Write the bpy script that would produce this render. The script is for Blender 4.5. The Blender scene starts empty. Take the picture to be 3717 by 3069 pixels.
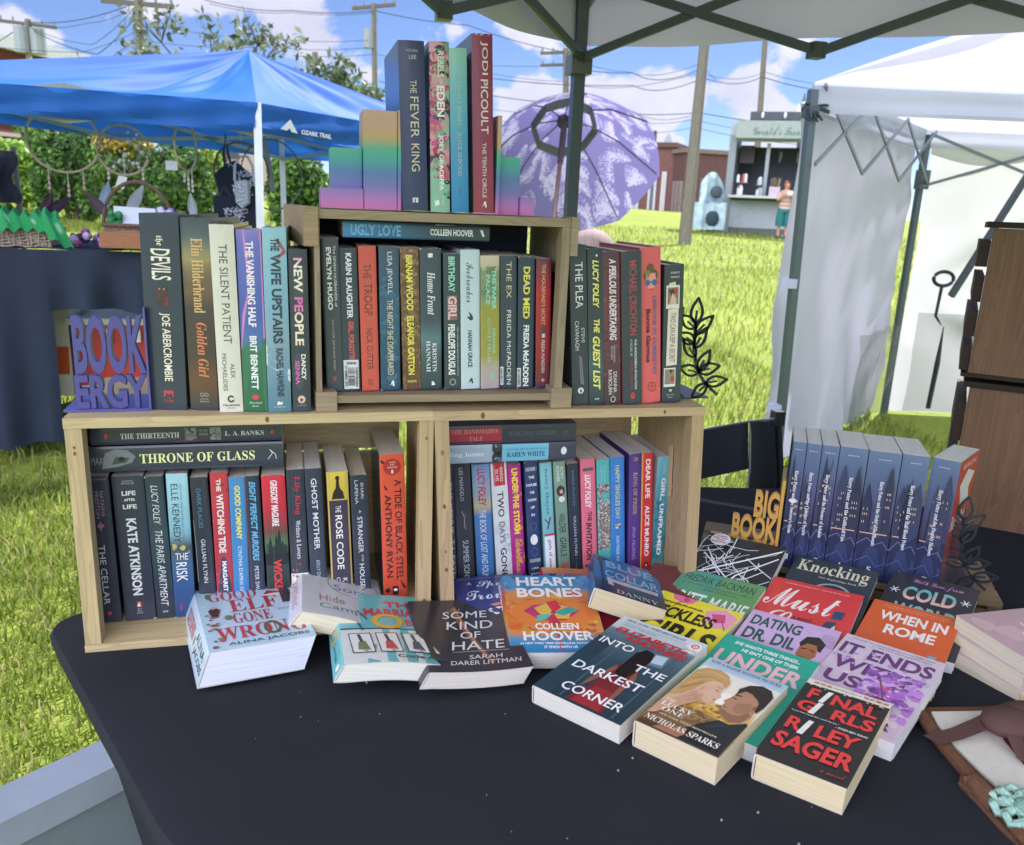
import bpy, math, random
import numpy as np
from mathutils import Matrix, Vector
random.seed(7); RNG = np.random.default_rng(7)
SC = bpy.context.scene
COL = SC.collection
# ------------------------------------------------------------------ camera
CAMR = np.array([[0.9662812, -0.2542498, 0.0407146], [-0.0260415, -0.2538075, -0.9669041], [0.2561687, 0.9332410, -0.2518705]])
CAMP = np.array([0.2726, -1.0837, 1.3340])
cam = bpy.data.cameras.new("camera"); camo = bpy.data.objects.new("camera", cam); COL.objects.link(camo)
m4 = Matrix.Identity(4)
for i in range(3):
    m4[i][0], m4[i][1], m4[i][2], m4[i][3] = CAMR[0][i], -CAMR[1][i], -CAMR[2][i], CAMP[i]
camo.matrix_world = m4
cam.sensor_width = 36; cam.lens = 36 * 3000 / 3717
cam.clip_start = .02; cam.clip_end = 600
cam.dof.use_dof = True; cam.dof.focus_distance = 1.28; cam.dof.aperture_fstop = 9.0
SC.camera = camo
# ------------------------------------------------------------------ sky, sun, exposure
SUN_AZ, SUN_EL = math.atan2(.75, .66), math.radians(52)
W = bpy.data.worlds.new("World"); SC.world = W; W.use_nodes = True
wt = W.node_tree; wn = wt.nodes; wl = wt.links; wn.clear()
def N(t, kind, **kw):
    n = t.nodes.new(kind)
    for k, v in kw.items(): setattr(n, k, v)
    return n
def math_node(t, op, a, b=None, c=None, clamp=False):
    n = N(t, 'ShaderNodeMath', operation=op); n.use_clamp = clamp
    for i, v in enumerate((a, b, c)):
        if v is None: continue
        if isinstance(v, (int, float)): n.inputs[i].default_value = v
        else: t.links.new(v, n.inputs[i])
    return n.outputs[0]
sky = N(wt, 'ShaderNodeTexSky', sky_type='NISHITA', sun_disc=False, sun_elevation=SUN_EL, sun_rotation=SUN_AZ)
sky.air_density = .62; sky.dust_density = .1; sky.ozone_density = 4.0
co = N(wt, 'ShaderNodeTexCoord')
def cloud_layer():
    nz = N(wt, 'ShaderNodeTexNoise'); nz.inputs['Scale'].default_value = 9.0; nz.inputs['Detail'].default_value = 10
    nz.inputs['Roughness'].default_value = .56; nz.inputs['Distortion'].default_value = .25
    mp = N(wt, 'ShaderNodeMapping'); mp.inputs['Scale'].default_value = (1, 1, 1.5); mp.inputs['Location'].default_value = (3.1, .4, .2)
    wl.new(co.outputs['Generated'], mp.inputs[0]); wl.new(mp.outputs[0], nz.inputs[0])
    tot = math_node(wt, 'SUBTRACT', nz.outputs[0], .5)
    tot = math_node(wt, 'MULTIPLY', tot, 2.3)
    # big banks of cumulus: (azimuth from +y towards +x, elevation, half width, half height, weight), degrees
    for az, el, sa, se, wgt in CLOUDS:
        a, e = math.radians(az), math.radians(el)
        d = (math.sin(a) * math.cos(e), math.cos(a) * math.cos(e), math.sin(e))
        vs = N(wt, 'ShaderNodeVectorMath', operation='SUBTRACT'); wl.new(co.outputs['Generated'], vs.inputs[0]); vs.inputs[1].default_value = d
        vr = N(wt, 'ShaderNodeVectorRotate', rotation_type='Z_AXIS'); wl.new(vs.outputs[0], vr.inputs['Vector']); vr.inputs['Angle'].default_value = a
        vm = N(wt, 'ShaderNodeVectorMath', operation='MULTIPLY'); wl.new(vr.outputs[0], vm.inputs[0])
        vm.inputs[1].default_value = (1 / math.radians(sa), 1 / math.radians(sa), 1 / math.radians(se))
        ln = N(wt, 'ShaderNodeVectorMath', operation='LENGTH'); wl.new(vm.outputs[0], ln.inputs[0])
        g = math_node(wt, 'SUBTRACT', 1.0, ln.outputs['Value'], clamp=True)
        tot = math_node(wt, 'ADD', tot, math_node(wt, 'MULTIPLY', g, wgt))
    rm = N(wt, 'ShaderNodeMapRange', interpolation_type='SMOOTHSTEP'); wl.new(tot, rm.inputs['Value'])
    rm.inputs['From Min'].default_value = .20; rm.inputs['From Max'].default_value = .38
    sp = N(wt, 'ShaderNodeSeparateXYZ'); wl.new(co.outputs['Generated'], sp.inputs[0])
    up = N(wt, 'ShaderNodeMapRange'); wl.new(sp.outputs['Z'], up.inputs[0]); up.inputs[1].default_value = -.02; up.inputs[2].default_value = .02
    return math_node(wt, 'MULTIPLY', rm.outputs[0], up.outputs[0]), nz.outputs[0]
CLOUDS = [(-12, 13.5, 4.5, 2.6, .62), (-7, 13, 5, 3.6, .75), (-2, 12, 5, 4.2, .85), (2.5, 9.5, 4.2, 4, .85), (-15, 9, 4, 2, .5), (-17.5, 12, 2.5, 2.5, .4), (15.5, 6.4, 3.2, 2.6, .75), (19.5, 6.6, 3.2, 2.4, .8), (24, 7.2, 3.6, 2.4, .85), (29, 7.4, 3.2, 2.2, .8), (33, 5, 4, 2.6, .6),
          (24, 2.4, 22, 3.2, .62), (10.5, 10.8, 1.6, 1.0, .42), (14.5, 10.6, 1.7, 1.1, .5), (20.5, 10.2, 1.5, .8, .42), (-26, 18, 8, 4, .4), (50, 10, 6, 4, .5), (80, 20, 16, 9, .5), (-70, 22, 26, 12, .7), (180, 28, 60, 26, 1.1), (-120, 28, 50, 22, 1.0), (130, 25, 40, 18, .8), (-150, 55, 40, 20, .8)]  # wide banks behind the camera are added for their fill light
cmask, cn = cloud_layer()
ccol = N(wt, 'ShaderNodeMix', data_type='RGBA'); wl.new(cn, ccol.inputs['Factor'])
ccol.inputs[6].default_value = (3.6, 4.1, 4.9, 1); ccol.inputs[7].default_value = (8.0, 8.0, 8.0, 1)
# front-lit cumulus out of view, boosted further to fill the shade under the canopy
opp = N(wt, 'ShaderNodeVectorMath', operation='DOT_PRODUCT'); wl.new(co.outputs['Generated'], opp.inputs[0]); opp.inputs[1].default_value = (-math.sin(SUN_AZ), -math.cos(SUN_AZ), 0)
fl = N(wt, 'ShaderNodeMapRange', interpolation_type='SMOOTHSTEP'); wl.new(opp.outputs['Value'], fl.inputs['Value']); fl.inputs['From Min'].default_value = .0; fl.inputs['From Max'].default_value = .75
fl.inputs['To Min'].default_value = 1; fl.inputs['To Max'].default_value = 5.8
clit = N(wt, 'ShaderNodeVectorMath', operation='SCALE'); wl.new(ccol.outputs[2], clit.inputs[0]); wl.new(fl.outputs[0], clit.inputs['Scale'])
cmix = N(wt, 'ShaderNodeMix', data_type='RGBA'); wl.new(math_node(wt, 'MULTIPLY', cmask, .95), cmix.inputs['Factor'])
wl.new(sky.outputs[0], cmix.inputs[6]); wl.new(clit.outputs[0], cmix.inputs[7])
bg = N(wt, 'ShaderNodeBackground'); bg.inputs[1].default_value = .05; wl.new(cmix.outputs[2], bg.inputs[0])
wo = N(wt, 'ShaderNodeOutputWorld'); wl.new(bg.outputs[0], wo.inputs[0])
sl = bpy.data.lights.new("sun", 'SUN'); sl.energy = 4.0; sl.angle = math.radians(.6); sl.color = (1, .965, .91)
so = bpy.data.objects.new("sun", sl); COL.objects.link(so)
sdir = Vector((math.sin(SUN_AZ) * math.cos(SUN_EL), math.cos(SUN_AZ) * math.cos(SUN_EL), math.sin(SUN_EL)))
so.rotation_euler = sdir.to_track_quat('Z', 'Y').to_euler(); so.location = sdir * 50
SC.view_settings.view_transform = 'Standard'; SC.view_settings.look = 'None'; SC.view_settings.gamma = 1; SC.view_settings.exposure = 1.5
SC.view_settings.use_white_balance = True; SC.view_settings.white_balance_temperature = 6150; SC.view_settings.white_balance_tint = 22   # as the phone balanced it
SC.cycles.max_bounces = 6; SC.cycles.transparent_max_bounces = 6; SC.cycles.use_denoising = True
# ------------------------------------------------------------------ helpers
T, H = .74, .3216            # table top, height of the lower crates
def ray(px, py):             # direction through a point of the 2103 px wide photograph
    f, cx, cy = 1697.3, 1051.5, 868.2
    return CAMR.T @ np.array([(px - cx) / f, (py - cy) / f, 1.0])
def at(px, py, Y):
    d = ray(px, py); return Vector(CAMP + d * (Y - CAMP[1]) / d[1])
def pz(px, py, z):
    d = ray(px, py); return Vector(CAMP + d * (z - CAMP[2]) / d[2])
def C(h):
    if not isinstance(h, str): return tuple(h)[:3]
    o = []
    for i in (0, 2, 4):
        v = int(h[i:i + 2], 16) / 255; o.append(v / 12.92 if v <= .04045 else ((v + .055) / 1.055) ** 2.4)
    return tuple(o)
def mix(a, b, t): return tuple(x + (y - x) * t for x, y in zip(a, b))
def grad(stops, t):          # stops: colour, or [(pos, colour) ...]
    if isinstance(stops, str): return C(stops)
    if t <= stops[0][0]: return C(stops[0][1])
    for (a, ca), (b, cb) in zip(stops, stops[1:]):
        if t <= b: return mix(C(ca), C(cb), (t - a) / max(b - a, 1e-6))
    return C(stops[-1][1])
# ------------------------------------------------------------------ materials (colour of each face comes from the mesh's own Col attribute)
MATS = {}
def mat(name, rough=.5, bump=0, bscale=300, var=.08, vscale=40, metal=0, trans=0, sheen=0, stretch=(1, 1, 1), grain=0, spec=.5, alpha=1, transl=0, coat=0):
    if name in MATS: return MATS[name]
    m = bpy.data.materials.new(name); m.use_nodes = True; t = m.node_tree; p = t.nodes['Principled BSDF']
    a = N(t, 'ShaderNodeAttribute', attribute_name='Col'); tc = N(t, 'ShaderNodeTexCoord')
    mp = N(t, 'ShaderNodeMapping'); mp.inputs['Scale'].default_value = stretch; t.links.new(tc.outputs['Object'], mp.inputs[0])
    nz = N(t, 'ShaderNodeTexNoise'); nz.inputs['Scale'].default_value = vscale; nz.inputs['Detail'].default_value = 5; t.links.new(mp.outputs[0], nz.inputs[0])
    r = N(t, 'ShaderNodeMapRange'); t.links.new(nz.outputs[0], r.inputs[0]); r.inputs[1].default_value = .25; r.inputs[2].default_value = .75
    r.inputs[3].default_value = 1 - var; r.inputs[4].default_value = 1 + var
    fac = r.outputs[0]
    if grain:
        wv = N(t, 'ShaderNodeTexNoise'); wv.inputs['Scale'].default_value = vscale * .35; wv.inputs['Detail'].default_value = 2; wv.inputs['Distortion'].default_value = 1.2
        t.links.new(mp.outputs[0], wv.inputs[0])
        s = math_node(t, 'FRACT', math_node(t, 'MULTIPLY', wv.outputs[0], 14.0))
        s = math_node(t, 'MULTIPLY_ADD', math_node(t, 'POWER', s, 2.0), -grain, 1.0)
        fac = math_node(t, 'MULTIPLY', fac, s)
    mu = N(t, 'ShaderNodeVectorMath', operation='SCALE'); t.links.new(a.outputs['Color'], mu.inputs[0]); t.links.new(fac, mu.inputs['Scale'])
    t.links.new(mu.outputs[0], p.inputs['Base Color'])
    p.inputs['Roughness'].default_value = rough; p.inputs['Metallic'].default_value = metal; p.inputs['Specular IOR Level'].default_value = spec
    if sheen: p.inputs['Sheen Weight'].default_value = sheen
    if coat: p.inputs['Coat Weight'].default_value = coat; p.inputs['Coat Roughness'].default_value = .12
    if bump:
        b = N(t, 'ShaderNodeTexNoise'); b.inputs['Scale'].default_value = bscale; b.inputs['Detail'].default_value = 3; t.links.new(mp.outputs[0], b.inputs[0])
        bn = N(t, 'ShaderNodeBump'); bn.inputs['Strength'].default_value = bump; bn.inputs['Distance'].default_value = .002
        t.links.new(b.outputs[0], bn.inputs['Height']); t.links.new(bn.outputs[0], p.inputs['Normal'])
    out = t.nodes['Material Output']
    if transl:
        tr = N(t, 'ShaderNodeBsdfTranslucent'); t.links.new(mu.outputs[0], tr.inputs[0]); mx = N(t, 'ShaderNodeMixShader'); mx.inputs[0].default_value = transl
        t.links.new(p.outputs[0], mx.inputs[1]); t.links.new(tr.outputs[0], mx.inputs[2]); t.links.new(mx.outputs[0], out.inputs[0])
    if alpha < 1:
        tp = N(t, 'ShaderNodeBsdfTransparent'); mx = N(t, 'ShaderNodeMixShader'); mx.inputs[0].default_value = alpha
        t.links.new(tp.outputs[0], mx.inputs[1]); t.links.new(p.outputs[0], mx.inputs[2]); t.links.new(mx.outputs[0], out.inputs[0])
    MATS[name] = m; return m
PRINT = mat('print', .42, .05, 900, .05, 60)
GLOSSY = mat('glossy_print', .22, .04, 500, .05, 50)
CLOTHB = mat('cloth_board', .62, .12, 1500, .06, 70)
PAPER = mat('paper_edges', .85, .35, 420, .10, 420, stretch=(1, .02, .02), spec=.2)
PAPERT = PAPER
WOODX = mat('wood_along_x', .62, .25, 60, .10, 26, stretch=(.16, 3, 3), grain=.22, spec=.25)
WOODZ = mat('wood_along_z', .62, .25, 60, .10, 26, stretch=(3, 3, .16), grain=.22, spec=.25)
FABRIC = mat('fabric', .95, .25, 1400, .07, 14, sheen=.0, spec=.12)
STRETCH = mat('stretch_fabric', .93, .55, 9, .10, 5, spec=.12)
KNIT = mat('knit', .95, .9, 500, .22, 380, stretch=(1, .25, 1), spec=.1)
PLAST = mat('plastic', .38, .03, 300, .03, 30)
METAL = mat('metal', .4, .05, 200, .06, 40, metal=.55)
PAINT = mat('paint', .5, .15, 60, .10, 9)
WEATHER = mat('weathered_paint', .75, .4, 40, .16, 5)
CANVAS = mat('canopy_fabric', .8, .12, 60, .05, 6, transl=.42, spec=.2)
SHEETING = mat('tent_sheeting', .55, .3, 7, .05, 3, transl=.45, spec=.35)
VINYL = mat('clear_vinyl', .12, .35, 5, .1, 4, alpha=.42, spec=.6)
LEAF = mat('leaf', .5, 0, 1, .15, 3, transl=.35, spec=.3)
BARK = mat('bark', .9, .6, 25, .2, 12, stretch=(3, 3, .3))
BRICK = mat('brick_wall', .9, .3, 8, .12, 3)
SKIN = mat('skin', .55, 0, 1, .05, 8)
# ------------------------------------------------------------------ mesh builder
class MB:
    def __init__(s): s.v = []; s.f = []; s.c = []; s.m = []
    def add(s, vs, fs, col, mi=0):
        b = len(s.v); s.v += [tuple(v) for v in vs]
        per = isinstance(col, list)
        for k, f in enumerate(fs):
            s.f.append([b + i for i in f]); s.m.append(mi)
            cc = col[k] if per else col
            s.c.append(cc if isinstance(cc, list) else [cc] * len(f))
    def quad(s, a, b, c, d, col, mi=0): s.add([a, b, c, d], [(0, 1, 2, 3)], col, mi)
    def box(s, x0, x1, y0, y1, z0, z1, col, mi=0, M=None, bev=0):
        vs = [(x, y, z) for z in (z0, z1) for y in (y0, y1) for x in (x0, x1)]
        if M is not None: vs = [M @ Vector(v) for v in vs]
        s.add(vs, [(0, 2, 3, 1), (4, 5, 7, 6), (0, 1, 5, 4), (2, 6, 7, 3), (0, 4, 6, 2), (1, 3, 7, 5)], col, mi)
    def prism(s, pts, vec, col, mi=0):     # polygon of 3-D points pushed along vec
        n = len(pts); p = [Vector(q) for q in pts]; v = Vector(vec)
        s.add(p + [q + v for q in p], [tuple(range(n)), tuple(range(2 * n - 1, n - 1, -1))] + [(i, i + n, (i + 1) % n + n, (i + 1) % n) for i in range(n)], col, mi)
    def tube(s, path, r, col, mi=0, seg=8, caps=True):
        P = [Vector(p) for p in path]; n = len(P); rs = r if isinstance(r, (list, tuple)) else [r] * n; vs = []
        up = Vector((0, 0, 1))
        for i, p in enumerate(P):
            d = (P[min(i + 1, n - 1)] - P[max(i - 1, 0)]).normalized()
            u = up if abs(d.dot(up)) < .95 else Vector((1, 0, 0))
            a = d.cross(u).normalized(); b = a.cross(d).normalized()
            vs += [p + (a * math.cos(2 * math.pi * k / seg) + b * math.sin(2 * math.pi * k / seg)) * rs[i] for k in range(seg)]
        fs = [(i * seg + k, i * seg + (k + 1) % seg, (i + 1) * seg + (k + 1) % seg, (i + 1) * seg + k) for i in range(n - 1) for k in range(seg)]
        if caps: fs += [tuple(range(seg - 1, -1, -1)), tuple(range((n - 1) * seg, n * seg))]
        s.add(vs, fs, col, mi)
    def bar(s, a, b, w, h, col, mi=0):
        a = Vector(a); b = Vector(b); d = (b - a).normalized(); u = Vector((0, 0, 1)) if abs(d.z) < .95 else Vector((1, 0, 0))
        x = d.cross(u).normalized() * w / 2; y = x.cross(d).normalized() * h / 2
        s.prism([a + x + y, a - x + y, a - x - y, a + x - y], b - a, col, mi)
    def grid(s, fn, nu, nv, col, mi=0):    # fn(u,v) -> point; col colour or fn(u,v)
        vs = [fn(i / nu, j / nv) for j in range(nv + 1) for i in range(nu + 1)]
        fs = []; cs = []
        for j in range(nv):
            for i in range(nu):
                q = j * (nu + 1) + i; fs.append((q, q + 1, q + nu + 2, q + nu + 1))
                cs.append([col(i / nu, j / nv), col((i + 1) / nu, j / nv), col((i + 1) / nu, (j + 1) / nv), col(i / nu, (j + 1) / nv)] if callable(col) else col)
        s.add(vs, fs, cs, mi)
    def ball(s, c, r, col, mi=0, nu=10, nv=7):
        c = Vector(c); r = r if isinstance(r, tuple) else (r, r, r)
        s.grid(lambda u, v: c + Vector((r[0] * math.cos(2 * math.pi * u) * math.sin(math.pi * v), r[1] * math.sin(2 * math.pi * u) * math.sin(math.pi * v), r[2] * math.cos(math.pi * v))), nu, nv, col, mi)
    def build(s, name, mats, parent=None, M=None, smooth=False, loc=None):
        me = bpy.data.meshes.new(name)
        vs = s.v
        if M is not None: vs = [M @ Vector(v) for v in vs]
        me.from_pydata([tuple(v) for v in vs], [], s.f)
        mats = mats if isinstance(mats, (list, tuple)) else [mats]
        for q in mats: me.materials.append(q)
        me.polygons.foreach_set('material_index', s.m)
        at_ = me.color_attributes.new('Col', 'FLOAT_COLOR', 'CORNER')
        flat = np.ones((sum(len(f) for f in s.f), 4), np.float32)
        flat[:, :3] = np.array([c[:3] for cs in s.c for c in cs], np.float32)
        at_.data.foreach_set('color', flat.ravel())
        if smooth:
            me.polygons.foreach_set('use_smooth', [True] * len(me.polygons)); me.set_sharp_from_angle(angle=math.radians(40)) if hasattr(me, 'set_sharp_from_angle') else None
        me.update()
        o = bpy.data.objects.new(name, me); COL.objects.link(o)
        if parent is not None: o.parent = parent
        if loc is not None: o.location = loc
        return o
def raw_mesh(name, V, F, colors, material, parent=None, nside=4):   # fast path for leaves and grass
    me = bpy.data.meshes.new(name); me.vertices.add(len(V)); me.vertices.foreach_set('co', V.astype(np.float32).ravel())
    nf = len(F); me.loops.add(nf * nside); me.loops.foreach_set('vertex_index', F.astype(np.int32).ravel())
    me.polygons.add(nf); me.polygons.foreach_set('loop_start', np.arange(0, nf * nside, nside, dtype=np.int32))
    me.polygons.foreach_set('loop_total', np.full(nf, nside, np.int32))
    a = me.color_attributes.new('Col', 'FLOAT_COLOR', 'CORNER'); cc = np.ones((nf * nside, 4), np.float32); cc[:, :3] = colors; a.data.foreach_set('color', cc.ravel())
    me.materials.append(material); me.update(calc_edges=True)
    o = bpy.data.objects.new(name, me); COL.objects.link(o)
    if parent is not None: o.parent = parent
    return o
def tag(o, label=None, cat=None, group=None, kind=None):
    for k, v in (('label', label), ('category', cat), ('group', group), ('kind', kind)):
        if v: o[k] = v
    return o
def thing(name, label, cat, loc=(0, 0, 0), group=None, M=None):
    o = bpy.data.objects.new(name, None); COL.objects.link(o); o.empty_display_size = .05
    if M is not None: o.matrix_world = M
    else: o.location = loc
    return tag(o, label, cat, group)
# ------------------------------------------------------------------ lettering
STY = dict(s=(0x1D400, 0x1D41A), sc=(0x1D4D0, 0x1D4EA), f=(0x1D56C, 0x1D586), si=(0x1D434, 0x1D44E))
TXT = {}
def text(body, st='n'):
    key = (body, st)
    if key in TXT: return TXT[key]
    base = {'bi': 's'}.get(st, st); s = body
    if base in STY:
        U, L = STY[base]
        s = ''.join(chr(U + ord(c) - 65) if 'A' <= c <= 'Z' else (chr(0x210E) if base == 'si' and c == 'h' else chr(L + ord(c) - 97)) if 'a' <= c <= 'z' else c for c in body)
    cu = bpy.data.curves.new('t', 'FONT'); cu.body = s; cu.resolution_u = 3
    if st in ('b', 'sbi', 'bx'): cu.offset = .032
    if st == 'n2': cu.offset = .012
    if st in ('i', 'sbi', 'bi'): cu.shear = .22
    ob = bpy.data.objects.new('t', cu); me = ob.to_mesh()
    v = np.array([q.co[:2] for q in me.vertices]) if len(me.vertices) else np.zeros((0, 2)); f = [tuple(q.vertices) for q in me.polygons]
    ob.to_mesh_clear(); bpy.data.objects.remove(ob); bpy.data.curves.remove(cu)
    if len(v):
        lo, hi = v.min(0), v.max(0); asp = (hi[0] - lo[0]) / max(hi[1] - lo[1], 1e-6); v = (v - lo) / np.maximum(hi - lo, 1e-6)
    else: asp = 1
    TXT[key] = (v, f, asp); return TXT[key]
# ------------------------------------------------------------------ books
# local axes of a book: x through its thickness (back cover 0, front cover t), y from the spine (0) to the fore edge (d), z up the spine (0..h)
def rot_frame(X, Y, Z, loc):
    m = Matrix.Identity(4)
    for i in range(3): m[i][0], m[i][1], m[i][2], m[i][3] = X[i], Y[i], Z[i], loc[i]
    return m
def upright(x, y, z, lean=0, yaw=0, tilt=0):
    M = Matrix.Translation((x, y, z)) @ Matrix.Rotation(math.radians(yaw), 4, 'Z') @ Matrix.Rotation(math.radians(tilt), 4, 'X') @ Matrix.Rotation(math.radians(lean), 4, 'Y')
    return M
def stacked(x1, y, z, yaw=0):          # lying, spine to the front, front cover up; x1 = right-hand end
    return Matrix.Translation((x1, y, z)) @ Matrix.Rotation(math.radians(yaw), 4, 'Z') @ rot_frame((0, 0, 1), (0, 1, 0), (-1, 0, 0), (0, 0, 0))
def facing(P, yaw, pitch, roll, t):    # lying or leaning with the front cover up; P = lower corner of the front cover at the spine
    R = (Matrix.Rotation(math.radians(yaw), 3, 'Z') @ Matrix.Rotation(math.radians(pitch), 3, 'X') @ Matrix.Rotation(math.radians(roll), 3, 'Y'))
    ex, ey, en = R.col[0], R.col[1], R.col[2]
    return rot_frame(en, ex, ey, Vector(P) - en * t)
def draw(mb, place, items, aspect):
    """print items on a face. place(v, u, k) -> point: v 0..1 across, u 0..1 from the top, k layer. aspect = width / height of the face"""
    k = 1
    for it in items:
        kd, col = it[0], it[1]
        if kd in ('r', 't'):
            u0, u1, v0, v1, body = it[2:7]; st = it[7] if len(it) > 7 else 'n'; c = C(col) if isinstance(col, str) else None
            vv, ff, asp = text(body, st)
            if kd == 'r': pts = [place(v0 + (v1 - v0) * q[1], u0 + (u1 - u0) * q[0], k) for q in vv]
            else:
                sl = it[8] if len(it) > 8 else 0
                pts = [place(v0 + (v1 - v0) * q[0], u1 - (u1 - u0) * q[1] + sl * q[0], k) for q in vv]
            if c is None: cc = [[grad(col, vv[i][1] if kd == 't' else vv[i][0]) for i in f] for f in ff]; mb.add(pts, ff, cc)
            else: mb.add(pts, ff, c)
        elif kd == 'q':                    # gradient or plain rectangle
            u0, u1, v0, v1 = it[2:6]; n = 6
            st = col
            mb.grid(lambda a, b: place(v0 + (v1 - v0) * a, u0 + (u1 - u0) * b, k), n, 8 if not isinstance(st, str) else 2, (lambda a, b: grad(st, b)) if not isinstance(st, str) else C(st))
        elif kd == 'e':                    # ellipse
            u0, u1, v0, v1 = it[2:6]; n = 20
            pts = [place((v0 + v1) / 2 + (v1 - v0) / 2 * math.cos(2 * math.pi * i / n), (u0 + u1) / 2 + (u1 - u0) / 2 * math.sin(2 * math.pi * i / n), k) for i in range(n)]
            mb.add(pts, [tuple(range(n))], C(col))
        elif kd == 'o':                    # ring
            u0, u1, v0, v1, w = it[2:7]; n = 24; pts = []
            for s in (1, 1 - w):
                pts += [place((v0 + v1) / 2 + (v1 - v0) / 2 * s * math.cos(2 * math.pi * i / n), (u0 + u1) / 2 + (u1 - u0) / 2 * s * math.sin(2 * math.pi * i / n), k) for i in range(n)]
            mb.add(pts, [(i, (i + 1) % n, n + (i + 1) % n, n + i) for i in range(n)], C(col))
        elif kd == 'p':                    # polygon of (v, u)
            mb.add([place(a, b, k) for a, b in it[2]], [tuple(range(len(it[2])))], C(col))
        elif kd == 'l':                    # brush line of (v, u), width as a share of the face height
            w = it[3]; P = it[2]
            for (a, b), (c, d) in zip(P, P[1:]):
                dx, dy = (c - a) * aspect, d - b; L = math.hypot(dx, dy) or 1; nx, ny = -dy / L * w / 2 / aspect, dx / L * w / 2
                mb.add([place(a + nx, b + ny, k), place(c + nx, d + ny, k), place(c - nx, d - ny, k), place(a - nx, b - ny, k)], [(0, 1, 2, 3)], C(col))
        elif kd == 'b':                    # blots: colours list, n, size, region, seed
            n, sz, u0, u1, v0, v1, seed = it[2:9]; rr = random.Random(seed)
            for j in range(n):
                cu, cv = rr.uniform(u0, u1), rr.uniform(v0, v1); s0 = sz * rr.uniform(.5, 1.3); a0 = rr.uniform(0, 6); m = 9
                pts = []
                for i in range(m):
                    q = s0 * rr.uniform(.55, 1.15); pts.append((min(max(cv + q / aspect * math.cos(a0 + 6.283 * i / m), v0), v1), min(max(cu + q * rr.uniform(.6, 1) * math.sin(a0 + 6.283 * i / m), u0), u1)))
                mb.add([place(a, b, k + .3 * (j % 3)) for a, b in pts], [tuple(range(m))], C(rr.choice(col)))
        k += 1
EPS = .00007
def slate(c):                # blackish spines get a painted blue lift, standing in for a glare veil
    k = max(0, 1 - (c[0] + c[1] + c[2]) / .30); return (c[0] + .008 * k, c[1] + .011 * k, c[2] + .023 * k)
def book(M, t, h, d, spine, sitems=(), front='2c3038', fitems=(), back=None, bitems=(), hard=False, label='', group=None, paper='e6dfcf', bend=0, cat='book', gloss=True, sticker=None, name=None, skew=0):
    th = .0024 if hard else .0007; ov = .003 if hard else 0.0
    bul = .0016 if hard else .0012; lift = .00028 if hard else 0; pw = 2.2 if hard else 7
    back = back or (front if isinstance(front, str) else front[0][1])
    def yc(x): return bul * (abs(2 * x / t - 1) ** pw - 1)
    def wp(p):
        x, y, z = p
        if skew: y -= skew * (1 - x / t)
        if bend: x += bend * math.sin(math.pi * min(max(y / d, 0), 1)) * (.35 + .65 * (1 - z / h))
        return (x, y, z)
    mb = MB(); nx = 12; nz = 24
    edge = C('d9d4c8') if not hard else mix(C(back if isinstance(back, str) else back[0][1]), (.5, .5, .5), .15)
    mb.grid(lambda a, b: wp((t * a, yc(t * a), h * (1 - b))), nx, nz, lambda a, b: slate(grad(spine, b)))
    fb = front; bb = back
    mb.grid(lambda a, b: wp((t, d * a, h * (1 - b))), 10, 16, lambda a, b: grad(fb, b))
    mb.grid(lambda a, b: wp((0, d * (1 - a), h * (1 - b))), 10, 12, lambda a, b: grad(bb, b))
    # inside faces and rims of the boards
    for xa, xb in ((t, t - th), (0, th)):
        mb.grid(lambda a, b: wp((xb, d * a, h * b)), 10, 2, edge)
        for z in (0, h): mb.grid(lambda a, b: wp((xa + (xb - xa) * b, d * a, z)), 10, 1, edge)
        mb.grid(lambda a, b: wp((xa + (xb - xa) * a, d, h * b)), 1, 4, edge)
    for z in (0, h):
        mb.grid(lambda a, b: wp((t * a, yc(t * a) + (.0028 if hard else th + bul) * b, z)), nx, 1, edge)
    if hard: mb.grid(lambda a, b: wp((t * a, yc(t * a) + .0028, h * b)), nx, 2, edge)
    draw(mb, lambda v, u, k: wp((t * v, yc(t * v) - EPS * k - lift, h * (1 - u))), sitems, t / h)
    draw(mb, lambda v, u, k: wp((t + EPS * k, d * v, h * (1 - u))), fitems, d / h)
    draw(mb, lambda v, u, k: wp((-EPS * k, d * (1 - v), h * (1 - u))), bitems, d / h)
    root = thing(name or ('hardcover_book' if hard else 'paperback_book'), label, cat, group=group, M=M)
    mb.build('cover', GLOSSY if gloss else PRINT, root)
    pb = MB(); e = .0003; y0 = .004 if hard else .0016
    A = lambda x, y, z: wp((x, y, z))
    x0, x1, y1, z0, z1 = th + e, t - th - e, d - (ov or .0006), ov + e, h - ov - e
    pc = C(paper)
    for z in (z0, z1): pb.grid(lambda a, b: A(x0 + (x1 - x0) * b, y0 + (y1 - y0) * a, z), 10, 1, pc)
    pb.grid(lambda a, b: A(x0 + (x1 - x0) * a, y1 - (.004 if hard else 0) * math.sin(math.pi * a), z0 + (z1 - z0) * b), 6, 2, pc)
    pb.grid(lambda a, b: A(x0 + (x1 - x0) * a, y0, z0 + (z1 - z0) * b), 2, 2, pc)
    pb.build('page_block', PAPER, root)
    if sticker:
        sm = MB(); u0, u1, v0, v1, its, wrap = sticker
        q = lambda v, u, k: wp((t * v, yc(t * min(max(v, 0), 1)) - EPS * (9 + k), h * (1 - u)))
        draw(sm, q, [('q', 'dfe3e4', u0, u1, v0, v1)] + its, t / h)
        st = sm.build('price_sticker', PRINT, root); st['label'] = 'white price sticker with a printed bar code'
    return root
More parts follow.
